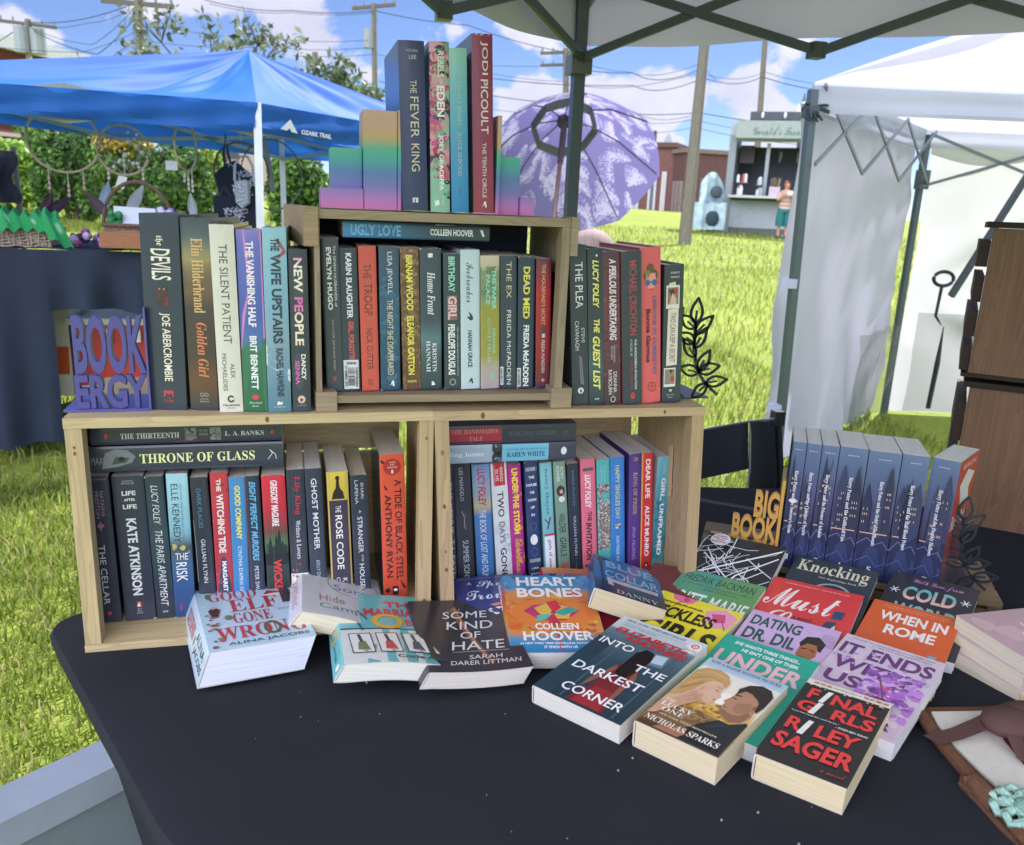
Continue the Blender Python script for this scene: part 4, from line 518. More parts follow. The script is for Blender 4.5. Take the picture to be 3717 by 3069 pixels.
flat('web', '26272c', [], '2b2c31', webs + [('l', 'f0f2f6', [(.02, .62), (.4, .42), (.98, .1)], .016), ('l', 'f0f2f6', [(.3, .98), (.6, .5), (.98, .2)], .013), ('l', 'f0f2f6', [(.1, .3), (.5, .55), (.95, .62)], .01), ('e', 'e6e2ec', .02, .18, .08, .33), ('t', 'b84a5a', .045, .065, .14, .27, 'Instant', 'b'), ('t', '5a4a54', .073, .09, .11, .29, 'New York', 'b'), ('t', 'b84a5a', .098, .115, .15, .26, 'Times', 'b'), ('t', 'b84a5a', .125, .142, .11, .3, 'Bestseller', 'b')], 'black paperback covered in a white web of threads with a round sticker', GS, paper='dcdcd8')
flat('knock', '3a444a', [], '3c464c', [('t', 'dcd8bc', .04, .24, .06, .92, 'Knocking', 's'), ('t', 'c8c8bc', .235, .265, .36, .84, 'New Beginnings Book 1', 's'), ('o', 'a8aeb0', .3, .62, .34, .82, .12), ('e', '6a4a4a', .36, .56, .44, .72), ('e', 'e0e2e0', .4, .44, .5, .62)], 'grey green paperback with large cream serif lettering', GS, paper='c8ccd0')
flat('must', 'd8403c', [], 'e04844', [('t', 'f0d0c8', .045, .06, .14, .86, '"A heartfelt and exciting debut." - TAYLOR JENKINS REID', 'b'), ('t', 'f8f0ec', .12, .4, .02, .8, 'Must', 'sc'), ('t', 'f8f0ec', .45, .72, .1, .8, 'Love', 'sc'), ('t', '3a2a34', .47, .53, .4, .6, 'a novel', 'bi'), ('p', '3a5474', [(.78, .3), (.89, .29), (.88, .4), (.77, .41)]), ('p', '4a4a64', [(.74, .46), (.84, .44), (.86, .54), (.72, .55)]), ('p', 'e8dcd8', [(.8, .56), (.84, .48), (.86, .56)])], 'scarlet paperback with loose white script', GS, paper='dcd0c0')
flat('dil', 'c8a8d0', [], 'd0b0d8', [('t', '2f5a54', .06, .2, .06, .62, 'DATING', 'b'), ('t', '2f5a54', .24, .4, .06, .64, 'DR. DIL', 'b'), ('p', '3a5a58', [(.62, .62), (.7, .52), (.86, .52), (.98, .6), (.98, .95), (.6, .95)]), ('p', 'a86a44', [(.68, .3), (.74, .24), (.86, .26), (.88, .4), (.82, .48), (.84, .56), (.72, .56), (.72, .48), (.68, .42)]), ('p', '2a2422', [(.66, .28), (.7, .18), (.82, .15), (.92, .22), (.9, .34), (.87, .32), (.84, .26), (.74, .26), (.69, .32)]), ('l', '2a2422', [(.7, .34), (.76, .33)], .012), ('l', '2a2422', [(.8, .335), (.85, .35)], .012), ('l', '7a3a34', [(.72, .44), (.79, .445)], .01)] + [('t', '6a5a70', .1 + i * .028, .116 + i * .028, .84, .99, s) for i, s in enumerate(('"Dating Dr. Dil is a', 'hilarious battle of', 'wits and words with', 'simmering heat and', 'a big heart. A must', 'read!" - ANNA'))], 'lilac paperback with a cartoon man in a green collar', GS, paper='d4ccc0')
flat('under', '1fa088', [], [(0, '22a88e'), (1, '1c9c86')], [('t', 'e6f0ec', .05, .09, .14, .84, 'SHE WANTS THREE THINGS...', 'b'), ('t', 'e6f0ec', .115, .155, .26, .86, "HE ISN'T ONE OF THEM.", 'b'), ('t', 'eab8c0', .19, .36, .06, .97, 'UNDER', 'b'), ('t', 'eab8c0', .42, .58, .1, .9, 'YOUR', 'b'), ('b', ['7ad0b0', 'a8e0c8'], 14, .008, .1, .95, .6, .98, 4)], 'emerald paperback with pink and white capitals, partly under a couple on a movie cover', GS, paper='d8dcd8')
flat('lucky', 'd8ccb4', [], [(0, 'b4cede'), (.1, 'b4cede'), (.2, 'e8e0d0'), (.5, 'e8dcc0'), (.62, 'd8b060'), (1, '5a4030')],
    [('q', [(0, 'ece6da'), (.5, 'f2e8d0'), (.8, 'dcb868'), (1, 'c89a48')], .115, .66, .02, .98), ('q', [(0, 'b08a58'), (1, '4a3628')], .655, .985, .02, .98), ('b', ['c89a40', 'b88434', 'dcb858', 'a87a30', 'e4c470'], 70, .025, .50, .66, .1, .8, 6), ('b', ['8a6a44', '7a5c3c', '9a7a50'], 40, .03, .64, .8, .2, .7, 16), ('e', 'faf4e4', .34, .5, .44, .64),
     ('p', '26282c', [(.48, .985), (.49, .86), (.57, .76), (.7, .655), (.82, .66), (.96, .575), (.985, .6), (.985, .985)]), ('p', '303338', [(.6, .8), (.72, .69), (.84, .68), (.7, .76)]), ('l', '1c1e22', [(.62, .95), (.7, .85), (.9, .78)], .006), ('p', 'a8765c', [(.2, .985), (.3, .9), (.5, .87), (.55, .93), (.5, .985)]),
     ('p', 'b98868', [(.645, .29), (.68, .25), (.76, .255), (.86, .30), (.90, .33), (.93, .42), (.95, .52), (.90, .60), (.80, .64), (.74, .62), (.67, .60), (.625, .575), (.605, .545), (.612, .525), (.598, .51), (.605, .495), (.592, .48), (.60, .462), (.565, .44), (.585, .40), (.60, .37), (.612, .33)]),
     ('p', '94694f', [(.612, .527), (.66, .535), (.74, .555), (.83, .535), (.88, .46), (.93, .50), (.90, .60), (.80, .64), (.74, .62), (.67, .60), (.628, .577), (.606, .545)]), ('p', 'a67658', [(.70, .42), (.84, .36), (.89, .45), (.8, .52), (.72, .5)]), ('l', '7a4a40', [(.6, .495), (.66, .505)], .008), ('e', 'b07e60', .36, .445, .865, .935), ('e', '8a5a44', .38, .425, .885, .92),
     ('p', '33261f', [(.62, .33), (.60, .25), (.66, .17), (.78, .122), (.90, .138), (.975, .21), (.98, .36), (.955, .45), (.925, .42), (.90, .33), (.86, .30), (.76, .255), (.68, .25), (.645, .29)]), ('l', '4a382c', [(.64, .24), (.72, .18), (.84, .17)], .007), ('l', '4a382c', [(.7, .23), (.8, .2), (.92, .25)], .006), ('l', '2c201a', [(.615, .335), (.69, .322)], .011), ('l', '2c201a', [(.62, .372), (.67, .38)], .007),
     ('p', 'c9a066', [(.02, .22), (.10, .15), (.24, .122), (.38, .155), (.465, .23), (.475, .31), (.40, .275), (.30, .275), (.24, .34), (.2, .45), (.10, .57), (.02, .63)]),
     ('p', 'e0b494', [(.30, .27), (.40, .262), (.455, .31), (.462, .365), (.485, .40), (.515, .43), (.495, .45), (.488, .468), (.497, .482), (.485, .497), (.488, .515), (.46, .55), (.40, .565), (.33, .55), (.27, .60), (.16, .72), (.02, .78), (.02, .62), (.12, .56), (.2, .45), (.24, .33)]), ('p', 'd09e80', [(.28, .5), (.36, .52), (.44, .55), (.40, .565), (.33, .55), (.27, .60), (.16, .72), (.06, .76), (.16, .64)]), ('e', 'd8a486', .375, .44, .245, .29),
     ('l', 'a8804c', [(.06, .34), (.2, .25), (.4, .255)], .006), ('l', 'e0bc80', [(.05, .26), (.2, .18), (.4, .2)], .007), ('l', 'e0bc80', [(.08, .42), (.17, .31), (.3, .25)], .006), ('l', '9a7444', [(.06, .5), (.16, .4), (.22, .34)], .008), ('l', '8a6444', [(.395, .335), (.45, .333)], .006), ('l', '5a3c30', [(.4, .372), (.448, .38)], .007), ('l', 'b0605a', [(.465, .482), (.497, .482)], .010),
     ('p', 'd0a082', [(0.02, .72), (.14, .60), (.22, .47), (.27, .46), (.26, .52), (.33, .47), (.36, .49), (.30, .56), (.36, .56), (.32, .61), (.2, .74), (.08, .86), (.02, .88)]), ('l', 'b08064', [(.22, .56), (.29, .5)], .005), ('l', 'b08064', [(.24, .6), (.32, .55)], .005),
     ('t', '5a7488', .035, .08, .06, .95, 'NOW A MAJOR MOTION PICTURE', 's'), ('t', 'f0e8d8', .655, .69, .06, .18, 'THE', 's'), ('t', 'f4ecdc', .7, .75, .06, .44, 'LUCKY', 's'), ('t', 'f4ecdc', .76, .81, .12, .4, 'ONE', 's'), ('t', 'e8d8b8', .835, .855, .08, .84, '#1 NEW YORK TIMES BESTSELLER', 's'), ('t', 'f4ecdc', .89, .95, .05, .93, 'NICHOLAS SPARKS', 's')], 'small paperback with a fair haired woman and dark haired man face to face', GS, paper='d8c9a4')
flat('cold', '34343c', [], '37373f', [('t', 'c88ac8', .05, .13, .26, .84, 'With Love, from', 'sc'), ('t', [(0, 'e8c0b0'), (.45, 'd8b8b0'), (.55, '58a8a8'), (1, '7ac0c0')], .17, .36, .2, .8, 'COLD', 'bx'), ('t', [(0, 'e8c0b0'), (1, '7ac0c0')], .42, .6, .16, .86, 'WORLD', 'bx')] + [('l', 'e8eaf0', [(cx - .06 * math.cos(a), cy - .042 * math.sin(a)), (cx + .06 * math.cos(a), cy + .042 * math.sin(a))], .008) for cx, cy in ((.1, .26), (.9, .24)) for a in (0, 1.05, 2.1)], 'black paperback with pink script, snowflakes and sunset lettering', GS, paper='e2e6e8')
flat('rome', 'd8622e', [], [(0, 'e06a34'), (1, 'd85c2c')], [('t', 'f4d8c4', .045, .06, .12, .9, '"This modern take on the Hepburn classic Roman Holiday', 'i'), ('t', 'f4d8c4', .075, .09, .12, .94, 'is a quick, fun, slow-burn romance." - bestselling author', 'i'), ('t', 'f6f0ea', .14, .28, .14, .9, 'WHEN IN', 'b'), ('t', 'f6f0ea', .33, .47, .26, .82, 'ROME', 'b'), ('b', ['7ab4c0', 'f0c0a0'], 14, .04, .62, .95, .1, .9, 3)], 'orange paperback with plain white capitals', GS, paper='dccdb8')
flat('ends', 'd0bcd0', [], [(0, 'd4c4d2'), (1, 'cdb8cc')], [('b', ['c0aac4', 'dccad8', 'c8b4c8'], 60, .04, .01, .99, .01, .99, 17), ('t', '3a2a3e', .03, .045, .08, .92, '"Every person with a heartbeat should read this book." - KAMI GARCIA,', 'b'), ('t', '3a2a3e', .06, .073, .3, .9, '#1 New York Times bestselling author', 'b'), ('t', '6a3a72', .1, .25, .04, .96, 'IT ENDS', 'b'), ('t', '6a3a72', .29, .44, .06, .8, 'WITH', 'b'), ('t', '6a3a72', .48, .62, .08, .44, 'US', 'b'), ('b', ['a86ac8', 'c48ad8', 'b87ad0', 'd8a8e0', '9a5ab8'], 85, .05, .3, .82, .42, .98, 23), ('b', ['d8509a', 'f0d0e8'], 14, .02, .48, .62, .6, .8, 8), ('b', ['b890cc', 'cfa8d8'], 16, .022, .12, .4, .1, .95, 11), ('l', '4a3a40', [(.7, .78), (.68, .9), (.6, .98)], .012), ('l', '5a4a40', [(.55, .4), (.68, .6), (.72, .78)], .008), ('t', '6a3a72', .84, .93, .1, .9, 'HOOVER', 'b'), ('t', '3a2a3e', .955, .97, .3, .86, 'BESTSELLING AUTHOR')], 'pale mauve paperback with a burst of purple petals', GS, paper='e4e2e0')
flat('final', '2b2627', [('r', 'c8403a', .1, .9, .3, .7, 'FINAL GIRLS', 'b')], '2b2627', [('b', ['3c2626', '4a2828', '352424'], 22, .06, .06, .3, .3, .98, 5), ('q', 'e4dcc8', 0, .065, 0, 1), ('b', ['e4dcc8'], 16, .012, .055, .085, .02, .98, 2), ('t', 'b83a34', .018, .045, .08, .3, 'NEW YORK TIMES', 'sbi'), ('t', '4a3a34', .02, .045, .32, .66, 'bestselling author of', 'i'), ('t', 'b83a34', .018, .045, .68, .97, 'THE LAST TIME I LIED', 'sbi'), ('t', 'e0403a', .11, .24, .1, .92, 'F  NAL', 'bx'), ('p', 'eae6dc', [(.3, .1), (.36, .1), (.31, .25), (.25, .25)]), ('t', 'e0403a', .275, .4, .06, .95, 'G  RLS', 'bx'), ('p', 'eae6dc', [(.27, .26), (.33, .26), (.29, .41), (.22, .41)]), ('t', 'd8d4d0', .425, .44, .04, .6, '"If you liked Gone Girl, you\'ll like this."', 'b'), ('t', 'd8d4d0', .455, .475, .58, .94, '- STEPHEN KING', 'b'), ('t', 'e0403a', .5, .64, .08, .9, 'R  LEY', 'bx'), ('p', 'eae6dc', [(.29, .49), (.35, .49), (.31, .66), (.24, .66)]), ('t', 'e0403a', .69, .86, .06, .95, 'SAGER', 'bx'), ('t', 'a83a38', .91, .95, .68, .94, 'a novel', 'sc')], 'black paperback with bold red capitals slashed in white, nearest the table front', GS, paper='d8c9a0')
# four paperbacks heaped in front of the row in the crate with the slotted end
GH = 'paperbacks heaped in the mouth of the crate with the slotted end'
book(facing((.497, -.080, .7795), 0, .5, 0, .0255), .0255, .14, .122, '3a3a7c', [('r', 'e8e8f0', .05, .9, .3, .7, 'TROUBLE', 'b')], '3c3c80', [('t', '9a9ac8', .03, .045, .1, .95, 'LOADS OF FUN AND FULL OF TWISTS', 'b'), ('l', '9a9ac8', [(.08, .07), (.95, .07)], .003), ('t', 'e6e8f2', .12, .3, .3, .72, 'Spot', 'sc'), ('t', 'e6e8f2', .13, .2, .18, .24, 'A', 'i'), ('t', 'e6e8f2', .18, .26, .78, .92, 'of', 'sc'), ('t', 'e6e8f2', .34, .54, .1, .9, 'Trouble', 'sc'), ('p', 'e88a7a', [(.35, .66), (.6, .6), (.64, .64), (.4, .7)]), ('e', 'e0d048', .7, .82, .55, .85), ('b', ['f0f0f0'], 8, .03, .72, .9, .3, .6, 4)], label='indigo paperback with white brush script in the mouth of the slotted crate', group=GH)
book(facing((.622, -.118, .774), -7, 4.5, 4, .02), .02, .18, .108, 'c03a58', [], [(0, 'd8884a'), (.07, 'd8884a'), (.09, '6a5a9a'), (.2, '6a5a9a'), (.22, 'd83a78'), (.36, 'd83a78'), (.4, 'd0384a'), (1, 'c43444')], [('t', '8a4a2a', .03, .042, .3, .95, 'A CELEBRATION OF BOOKS AND READERS', 'i'), ('o', 'e8b0a0', .1, .18, .2, .3, .2), ('b', ['2c2c3a'], 5, .03, .1, .2, .08, .2, 3), ('t', 'f4ecec', .25, .32, .6, .84, 'THE', 'b'), ('t', 'f4ecec', .37, .5, .16, .95, 'LIBRARY', 'b'), ('t', 'f4ecec', .56, .68, .08, .96, 'BOOKSHOP', 'b')], label='pink, purple and orange paperback behind the pinwheel cover', group=GH)
book(facing((.672, -.100, .828), -20, -6, 14, .03), .03, .158, .104, '3a6ea4', [], [(0, '3f7ab4'), (.6, '3a72ac'), (.75, '2c4a68'), (1, '26303c')], [('t', '8fc0e0', .1, .3, .18, .9, 'BLUE', 'bx'), ('t', '9ccae6', .38, .58, .16, .95, 'COLLAR', 'n2'), ('q', 'd8dcdc', .62, .7, .2, .92), ('p', 'd8dcdc', [(.18, .6), (.24, .6), (.28, .8), (.2, .78)]), ('t', '3a4a58', .64, .68, .3, .88, 'a bank heist gone wrong'), ('l', '26303c', [(.1, .02), (.14, .96)], .03), ('b', ['26303c'], 6, .04, .05, .4, .05, .25, 4), ('t', 'b8c4c8', .86, .96, .3, .9, 'DANNY', 's')], label='blue paperback with torn pale capitals, leaning beside a plain maroon book', group=GH, paper='c8b896')
book(facing((.7634, -.0479, .79), -36, 1, 1, .024), .024, .108, .098, '5a3034', [], [(0, '7a3a3c'), (1, '743638')], [('b', ['6c3436', '823e40'], 20, .05, .02, .98, .02, .98, 7)], label='plain maroon paperback with no lettering, half under the yellow one', group=GH, paper='c8b088', gloss=False)
book(facing((.640, -.118, .765), -12, 0, 0, .024), .024, .17, .12, '5a8a8a', [], '6a9a9a', [], label='grey green paperback at the bottom of the heap, mostly its pale pages showing', group=GH, paper='b8c4b8')
# ---- the seven matching paperbacks on the low slatted crate
HP0 = Vector((1.0413, .022, .8)); HYAW = -33; hd = Vector((math.cos(math.radians(HYAW)), math.sin(math.radians(HYAW)), 0)); hn = Vector((-hd.y, hd.x, 0))
def hp_at(s, z, back=0): return Vector((HP0.x, HP0.y, 0)) + hd * s + hn * back + Vector((0, 0, z))
hs = [('1', 'Harry Potter and the Sorcerer\'s Stone', .0005, .0200, .2000, 'thinnest'), ('2', 'Harry Potter and the Chamber of Secrets', .0215, .0210, .2000, 'second thinnest'), ('3', 'Harry Potter and the Prisoner of Azkaban', .0435, .0245, .2000, ''), ('4', 'Harry Potter and the Goblet of Fire', .0690, .0400, .2010, ''), ('5', 'Harry Potter and the Order of the Phoenix', .1100, .0455, .2000, ''), ('6', 'Harry Potter and the Half-Blood Prince', .1565, .0370, .2005, ''), ('7', 'Harry Potter and the Deathly Hallows', .1945, .0375, .2010, '')]
town = random.Random(11)
for i, (num, title, s0, t, h, _) in enumerate(hs):
    it = []
    for _k in range(8 if t > .03 else 4):                    # a generic town of gabled roofs on a hillside at night
        v0 = town.uniform(-.05, .7); w = town.uniform(.22, .42) * min(1, .03 / t + .35); u = town.uniform(.16, .5); v0 = max(v0, 0); w = min(w, 1 - v0); c = town.choice(['333a52', '3e4662', '2a3048', '47506c'])
        it += [('p', c, [(v0, .72), (v0, u + .06), (v0 + w / 2, u - .05 - town.uniform(0, .1)), (min(v0 + w, 1), u + .06), (min(v0 + w, 1), .72)])]
        it += [('q', 'e8c8a0', uu, uu + .018, min(vv, .97), min(vv + .0008 / t, .99)) for uu in (u + .09, u + .13, u + .19) for vv in (v0 + w * .2, v0 + w * .4, v0 + w * .6) if town.random() < .7]
    it += [('p', '2f3552', [(0, .66), (.3, .62), (.6, .66), (1, .6), (1, 1), (0, 1)]), ('p', '3a4268', [(0, .78), (.5, .72), (1, .8), (1, 1), (0, 1)])]
    it += [('l', '7a84b0', [(0, .7 + .02 * i % .06), (.3, .66), (.55, .71), (.8, .68), (1, .74)], .004), ('l', '6a74a4', [(0, .86), (.4, .8), (.7, .88), (1, .84)], .003), ('q', 'd8b090', .62, .628, .05, .9 if i in (3, 4) else .3)]
    if i == 0: it += [('e', 'e8d8dc', .44, .475, .2, .8)]
    it += [('t', 'c8d0e4', .05, .06, .3 if t > .03 else .2, .7 if t > .03 else .8, 'ROWLING', 's'), ('r', 'eef0f6', .22, .72, .5 - .0035 / t, .5 + .0035 / t, title, 's'), ('t', 'eef0f6', .885, .93, .5 - .0035 / t, .5 + .0035 / t, num, 's')]
    fr = [(0, 'c04a3c'), (.5, 'a84438'), (1, '3a4a5a')]; fi = []
    if i == 6: fi = [('p', 'd8dcdc', [(.2, .2), (.5, .1), (.9, .16), (.7, .26), (.8, .36), (.4, .4)]), ('t', 'e8c8b8', .04, .08, .2, .9, 'ROWLING', 's'), ('t', 'eceaea', .42, .56, .05, .9, 'Harry Potter', 'bi')]
    P = hp_at(s0 * 1.035, .7785)
    book(upright(P.x, P.y, P.z, 0, HYAW - (22 if i == 6 else 0), -2), t * 1.03, h * 1.06, .13, [(0, '66799c'), (.2, '57688a'), (.38, '565a7e'), (.52, '4a4868'), (.7, '31384f'), (1, '3c4264')], it, fr, fi, back='2f3a44',
         label=('thinnest', 'second', 'third', 'fourth', 'fifth, thickest', 'sixth', 'last and outermost')[i] + ' of seven night blue paperbacks forming one picture, number ' + num + ' at its foot', group='seven matching night blue paperbacks', paper='d4d6d2')
# ---- stack of three pastel paperbacks
for k, (c, lab, tc) in enumerate((('e2c25a', 'yellow', 'a8763a'), ('8cc47a', 'green', 'e8f0e0'), ('dc7896', 'pink', 'f4e4e8'))):
    M = Matrix.Translation((1.134 + .002 * k, -.376 + .002 * k, T + .020 + .0205 * k)) @ Matrix.Rotation(math.radians(6 - 3 * k), 4, 'Z') @ Matrix.Translation((.2, 0, 0)) @ rot_frame((0, 0, 1), (0, 1, 0), (-1, 0, 0), (0, 0, 0))
    book(M, .0208, .2, .118, c, [('q', 'f0e8e0', 0, 1, .08 + .15 * j, .11 + .15 * j) for j in range(6)] + [('q', c, .1, .62, .22, .8), ('r', tc, .13, .56, .3, .74, 'de la Cruz', 's')], 'd0b0b6',
         [('b', ['d8b0b4', 'c09aa4', 'e0c0c0'], 18, .09, .04, .96, .04, .96, 3), ('p', 'e4bcae', [(.1, .3), (.6, .5), (.58, .58), (.1, .42)]), ('p', 'dcb0a2', [(.2, .7), (.62, .52), (.66, .58), (.24, .8)]), ('l', 'f4eef0', [(.3, .2), (.5, .26), (.4, .32), (.7, .36)], .014), ('l', 'f4eef0', [(.6, .6), (.72, .7), (.62, .76)], .012)] if k == 2 else [],
         label=lab + ' striped paperback, ' + ('at the bottom', 'in the middle', 'on top')[k] + ' of a stack of three pastel ones', group='three pastel paperbacks in a stack', paper='d8cfb8')
# ------------------------------------------------------------------ table under its black stretch cover
def table():
    root = thing('folding_table', 'table in a tight black stretch cover carrying all the books', 'table', (.4, -.2, 0))
    A, B, Cc, Dd, Ee = (-.078, .108), (.150, -.405), (.62, -.95), (2.3, .3), (.72, .62)
    pts = [A, B, Cc, Dd, Ee]
    def rounded(ps, r, n=6):
        out = []
        for i, p in enumerate(ps):
            p = Vector(p); a = (Vector(ps[i - 1]) - p).normalized(); b = (Vector(ps[(i + 1) % len(ps)]) - p).normalized()
            s, e = p + a * r, p + b * r
            for k in range(n + 1):
                t = k / n; out.append(s * (1 - t) ** 2 + p * 2 * t * (1 - t) + e * t * t)
        return out
    top = rounded(pts, .045); cen = sum(top, Vector((0, 0))) / len(top); mb = MB(); col = C('2a2c32'); n = len(top)
    rings = []
    tz = lambda y: .06 * max(0, -y)      # the cloth top rises a little towards its front edge
    for f, z in ((.0, T - .0004), (.15, T - .0004), (.3, T - .0004), (.45, T - .0004), (.6, T - .0004), (.7, T - .0004), (.8, T - .0004), (.9, T - .0004), (.97, T - .0004), (.992, T - .004), (.998, T - .012), (.99, T - .04), (.955, T - .1), (.915, T - .2), (.875, T - .36), (.86, T - .56), (.86, .02)):
        rings.append([(cen.x + (p.x - cen.x) * f, cen.y + (p.y - cen.y) * f, z + tz(cen.y + (p.y - cen.y) * f) * (1 if z > .5 else 0)) for p in top])
    vs = [v for r in rings for v in r]
    mb.add(vs, [(k * n + i, k * n + (i + 1) % n, (k + 1) * n + (i + 1) % n, (k + 1) * n + i) for k in range(len(rings) - 1) for i in range(n)], col)
    lm = MB(); lr = random.Random(8)
    for _ in range(38):
        x, y = lr.uniform(.15, 1.2), lr.uniform(-.55, -.13)
        lm.ball((x - .4, y + .2, T + tz(y) + .0006), lr.choice([.0005, .0007, .0013]), C('9a9a98'), nu=5, nv=4)
    lm.build('lint', FABRIC, root)
    o = mb.build('stretch_cover', STRETCH, root, M=Matrix.Translation((-.4, .2, 0)), smooth=True)
table()
# ------------------------------------------------------------------ wooden crates
def pine(i, base='bfa77e'): return mix(C(base), C('a88f68'), random.Random(i).uniform(0, .55))
def lower_crate(name, label, x, y, w, yaw, roll, slot, tone='c9b489'):
    root = thing(name, label, 'crate', M=Matrix.Translation((x, y, T)) @ Matrix.Rotation(math.radians(yaw), 4, 'Z'), group='pine crates holding the lower rows of books')
    h, d, th = H, .25, .013
    for nm, z0, z1 in (('bottom_boards', 0, th), ('top_boards', h - th, h)):           # two boards with a gap
        m = MB(); m.box(0, w, 0, .112, z0, z1, pine(1, tone)); m.box(0, w, .120, d, z0, z1 - (.001 if z0 == 0 else 0), pine(2, tone)); m.build(nm, WOODX, root)
    m = MB(); m.box(.020, w - .020, d - .012, d, th + .002, .195, pine(3, tone)); m.box(.020, w - .020, d - .012, d, .202, .279, pine(4, tone)); m.build('back_boards', WOODX, root)
    for side in (0, 1):
        fx = (lambda v: v) if side == 0 else (lambda v: w - v)
        def eb(m, a, b, *r): m.box(min(fx(a), fx(b)), max(fx(a), fx(b)), *r)
        z0, z1 = th + .0004, h - th - .0004
        m = MB(); eb(m, .0005, .020, .0015, .026, z0, z1, pine(5 + side, tone)); m.build('front_post', WOODZ, root)
        m = MB()
        if slot and side:                                          # board with a hand slot cut through it
            eb(m, .0005, .0075, .0262, .085, z0, z1, pine(5, tone)); eb(m, .0005, .0075, .103, d - .0125, z0, z1, pine(5, tone)); eb(m, .0005, .0075, .085, .103, z0, .145, pine(5, tone)); eb(m, .0005, .0075, .085, .103, .235, z1, pine(5, tone))
        else: eb(m, .0005, .0075, .0262, .13, z0, z1, pine(7, tone)); eb(m, .0005, .0075, .131, d - .0125, z0, z1, pine(8, tone))
        m.build('end_panel', WOODZ, root)
    kn = random.Random(int(w * 1e4)); m = MB()                      # knots in the front edges
    for _ in range(7):
        kx, kz = (kn.uniform(.03, w - .03), kn.choice([h - .0065, .0065])) if kn.random() < .5 else (kn.choice([.010, w - .010]), kn.uniform(.03, h - .03)); r = kn.uniform(.0015, .0032)
        m.add([(kx + r * math.cos(q), -.0003 if abs(kz - h / 2) > h * .45 else .0012, kz + r * 1.5 * math.sin(q)) for q in [k * .6283 for k in range(10)]], [tuple(range(10))], C(kn.choice(['7a5c3c', '8a6c48', '94764e'])))
    m.build('knots', WOODX, root)
    if roll:                                                       # the crate is racked: its posts lean a little
        for o in root.children:
            for q in o.data.vertices: q.co.x -= roll * q.co.z
    return root
lower_crate('pine_crate', 'pale pine crate open to the front, hardcovers and a purple bookend standing on it', 0, 0, .459, -.6, 0, False, 'ccb88c')
lower_crate('pine_crate', 'pale pine crate with a hand slot in its end, black leaf bookend standing on it', .4745, -.008, .402, -1.2, .052, True, 'c3ab84')
def upper_crate():
    w, h, d = .351, .2612, .20; tone = '9a8c76'
    root = thing('weathered_crate', 'small grey brown wooden crate with corner blocks, full of paperbacks, on the pine crates', 'crate', M=Matrix.Translation((.304, .006, T + H + .0006)) @ Matrix.Rotation(math.radians(-1.6), 4, 'Z'))
    e = .010; m = MB(); m.box(.0075, .3245, .003, d, .0105, .0205, pine(11, tone)); m.build('bottom_boards', WOODX, root)
    m = MB(); m.box(.0005, .3365, .0028, d, h - .0125, h - .001, pine(12, tone)); m.build('top_boards', WOODX, root)
    for xa, xw in ((.0005, .0068), (.3250, .0115)):
        l = xa < .1; a, b = (xa, xa + xw)
        m = MB(); m.box(a, b, .002, .026, .004, h - .0128, pine(13, tone)); m.build('front_post', WOODZ, root)
        a, b = (a, a + .0055) if l else (b - .0055, b); m = MB()
        if l: m.box(a, b, .0262, .075, .004, h - .013, pine(13, tone)); m.box(a, b, .0765, .132, .004, h - .013, pine(14, tone)); m.box(a, b, .1335, d, .004, h - .013, pine(15, tone))
        else: m.box(a, b, .0262, .045, .004, h - .013, pine(13, tone)); m.box(a, b, .045, d, .004, .07, pine(14, tone)); m.box(a, b, .045, d, .185, h - .013, pine(14, tone)); m.box(a, b, .085, d, .07, .185, pine(14, tone))
        m.build('end_panel', WOODZ, root)
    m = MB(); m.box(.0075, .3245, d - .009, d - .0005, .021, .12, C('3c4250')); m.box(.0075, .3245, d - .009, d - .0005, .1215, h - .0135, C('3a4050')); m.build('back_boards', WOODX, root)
    for x0, x1, z0, z1, y0, y1 in ((-.001, .026, 0, .026, 0, .05), (w - .030, w, 0, .028, 0, .05), (-.012, .0055, h - .047, h + .0015, -.001, .20), (.3368, w - .004, h - .05, h + .001, .0, .05)):
        m = MB(); m.box(x0, x1, y0, y1, z0, z1, pine(16 + int(x0 * 100), 'a3937c')); m.build('corner_block', WOODX, root)
    for o in root.children:                                        # out of square: its end wall splays outwards towards the back
        for q in o.data.vertices:
            if q.co.x < .1: q.co.x -= .15 * max(q.co.y, 0)
upper_crate()
def slat_crate():                       # low slatted crate under the seven books
    P = Vector((HP0.x, HP0.y, 0)); root = thing('slatted_crate', 'low rough slatted crate carrying the seven night blue paperbacks', 'crate', M=Matrix.Translation(hp_at(-.13, T + .0005, -.006)) @ Matrix.Rotation(math.radians(HYAW), 4, 'Z'))
    w = .462; tone = '7c6c58'
    for y0 in (0, .058, .116):
        m = MB(); m.box(0, w, y0, y0 + .05, .028, .0375, pine(int(y0 * 99), tone)); m.build('top_slat', WOODX, root)
    for z0 in (.004,):
        m = MB(); m.box(.018, w - .018, .002, .012, z0, z0 + .018, pine(int(z0 * 999), '8a7858')); m.build('front_slat', WOODX, root)
    for x0 in (.0, w - .02):
        m = MB(); m.box(x0, x0 + .02, .0, .16, .001, .0278, pine(4, '6c5f50')); m.build('side_block', WOODX, root)
slat_crate()
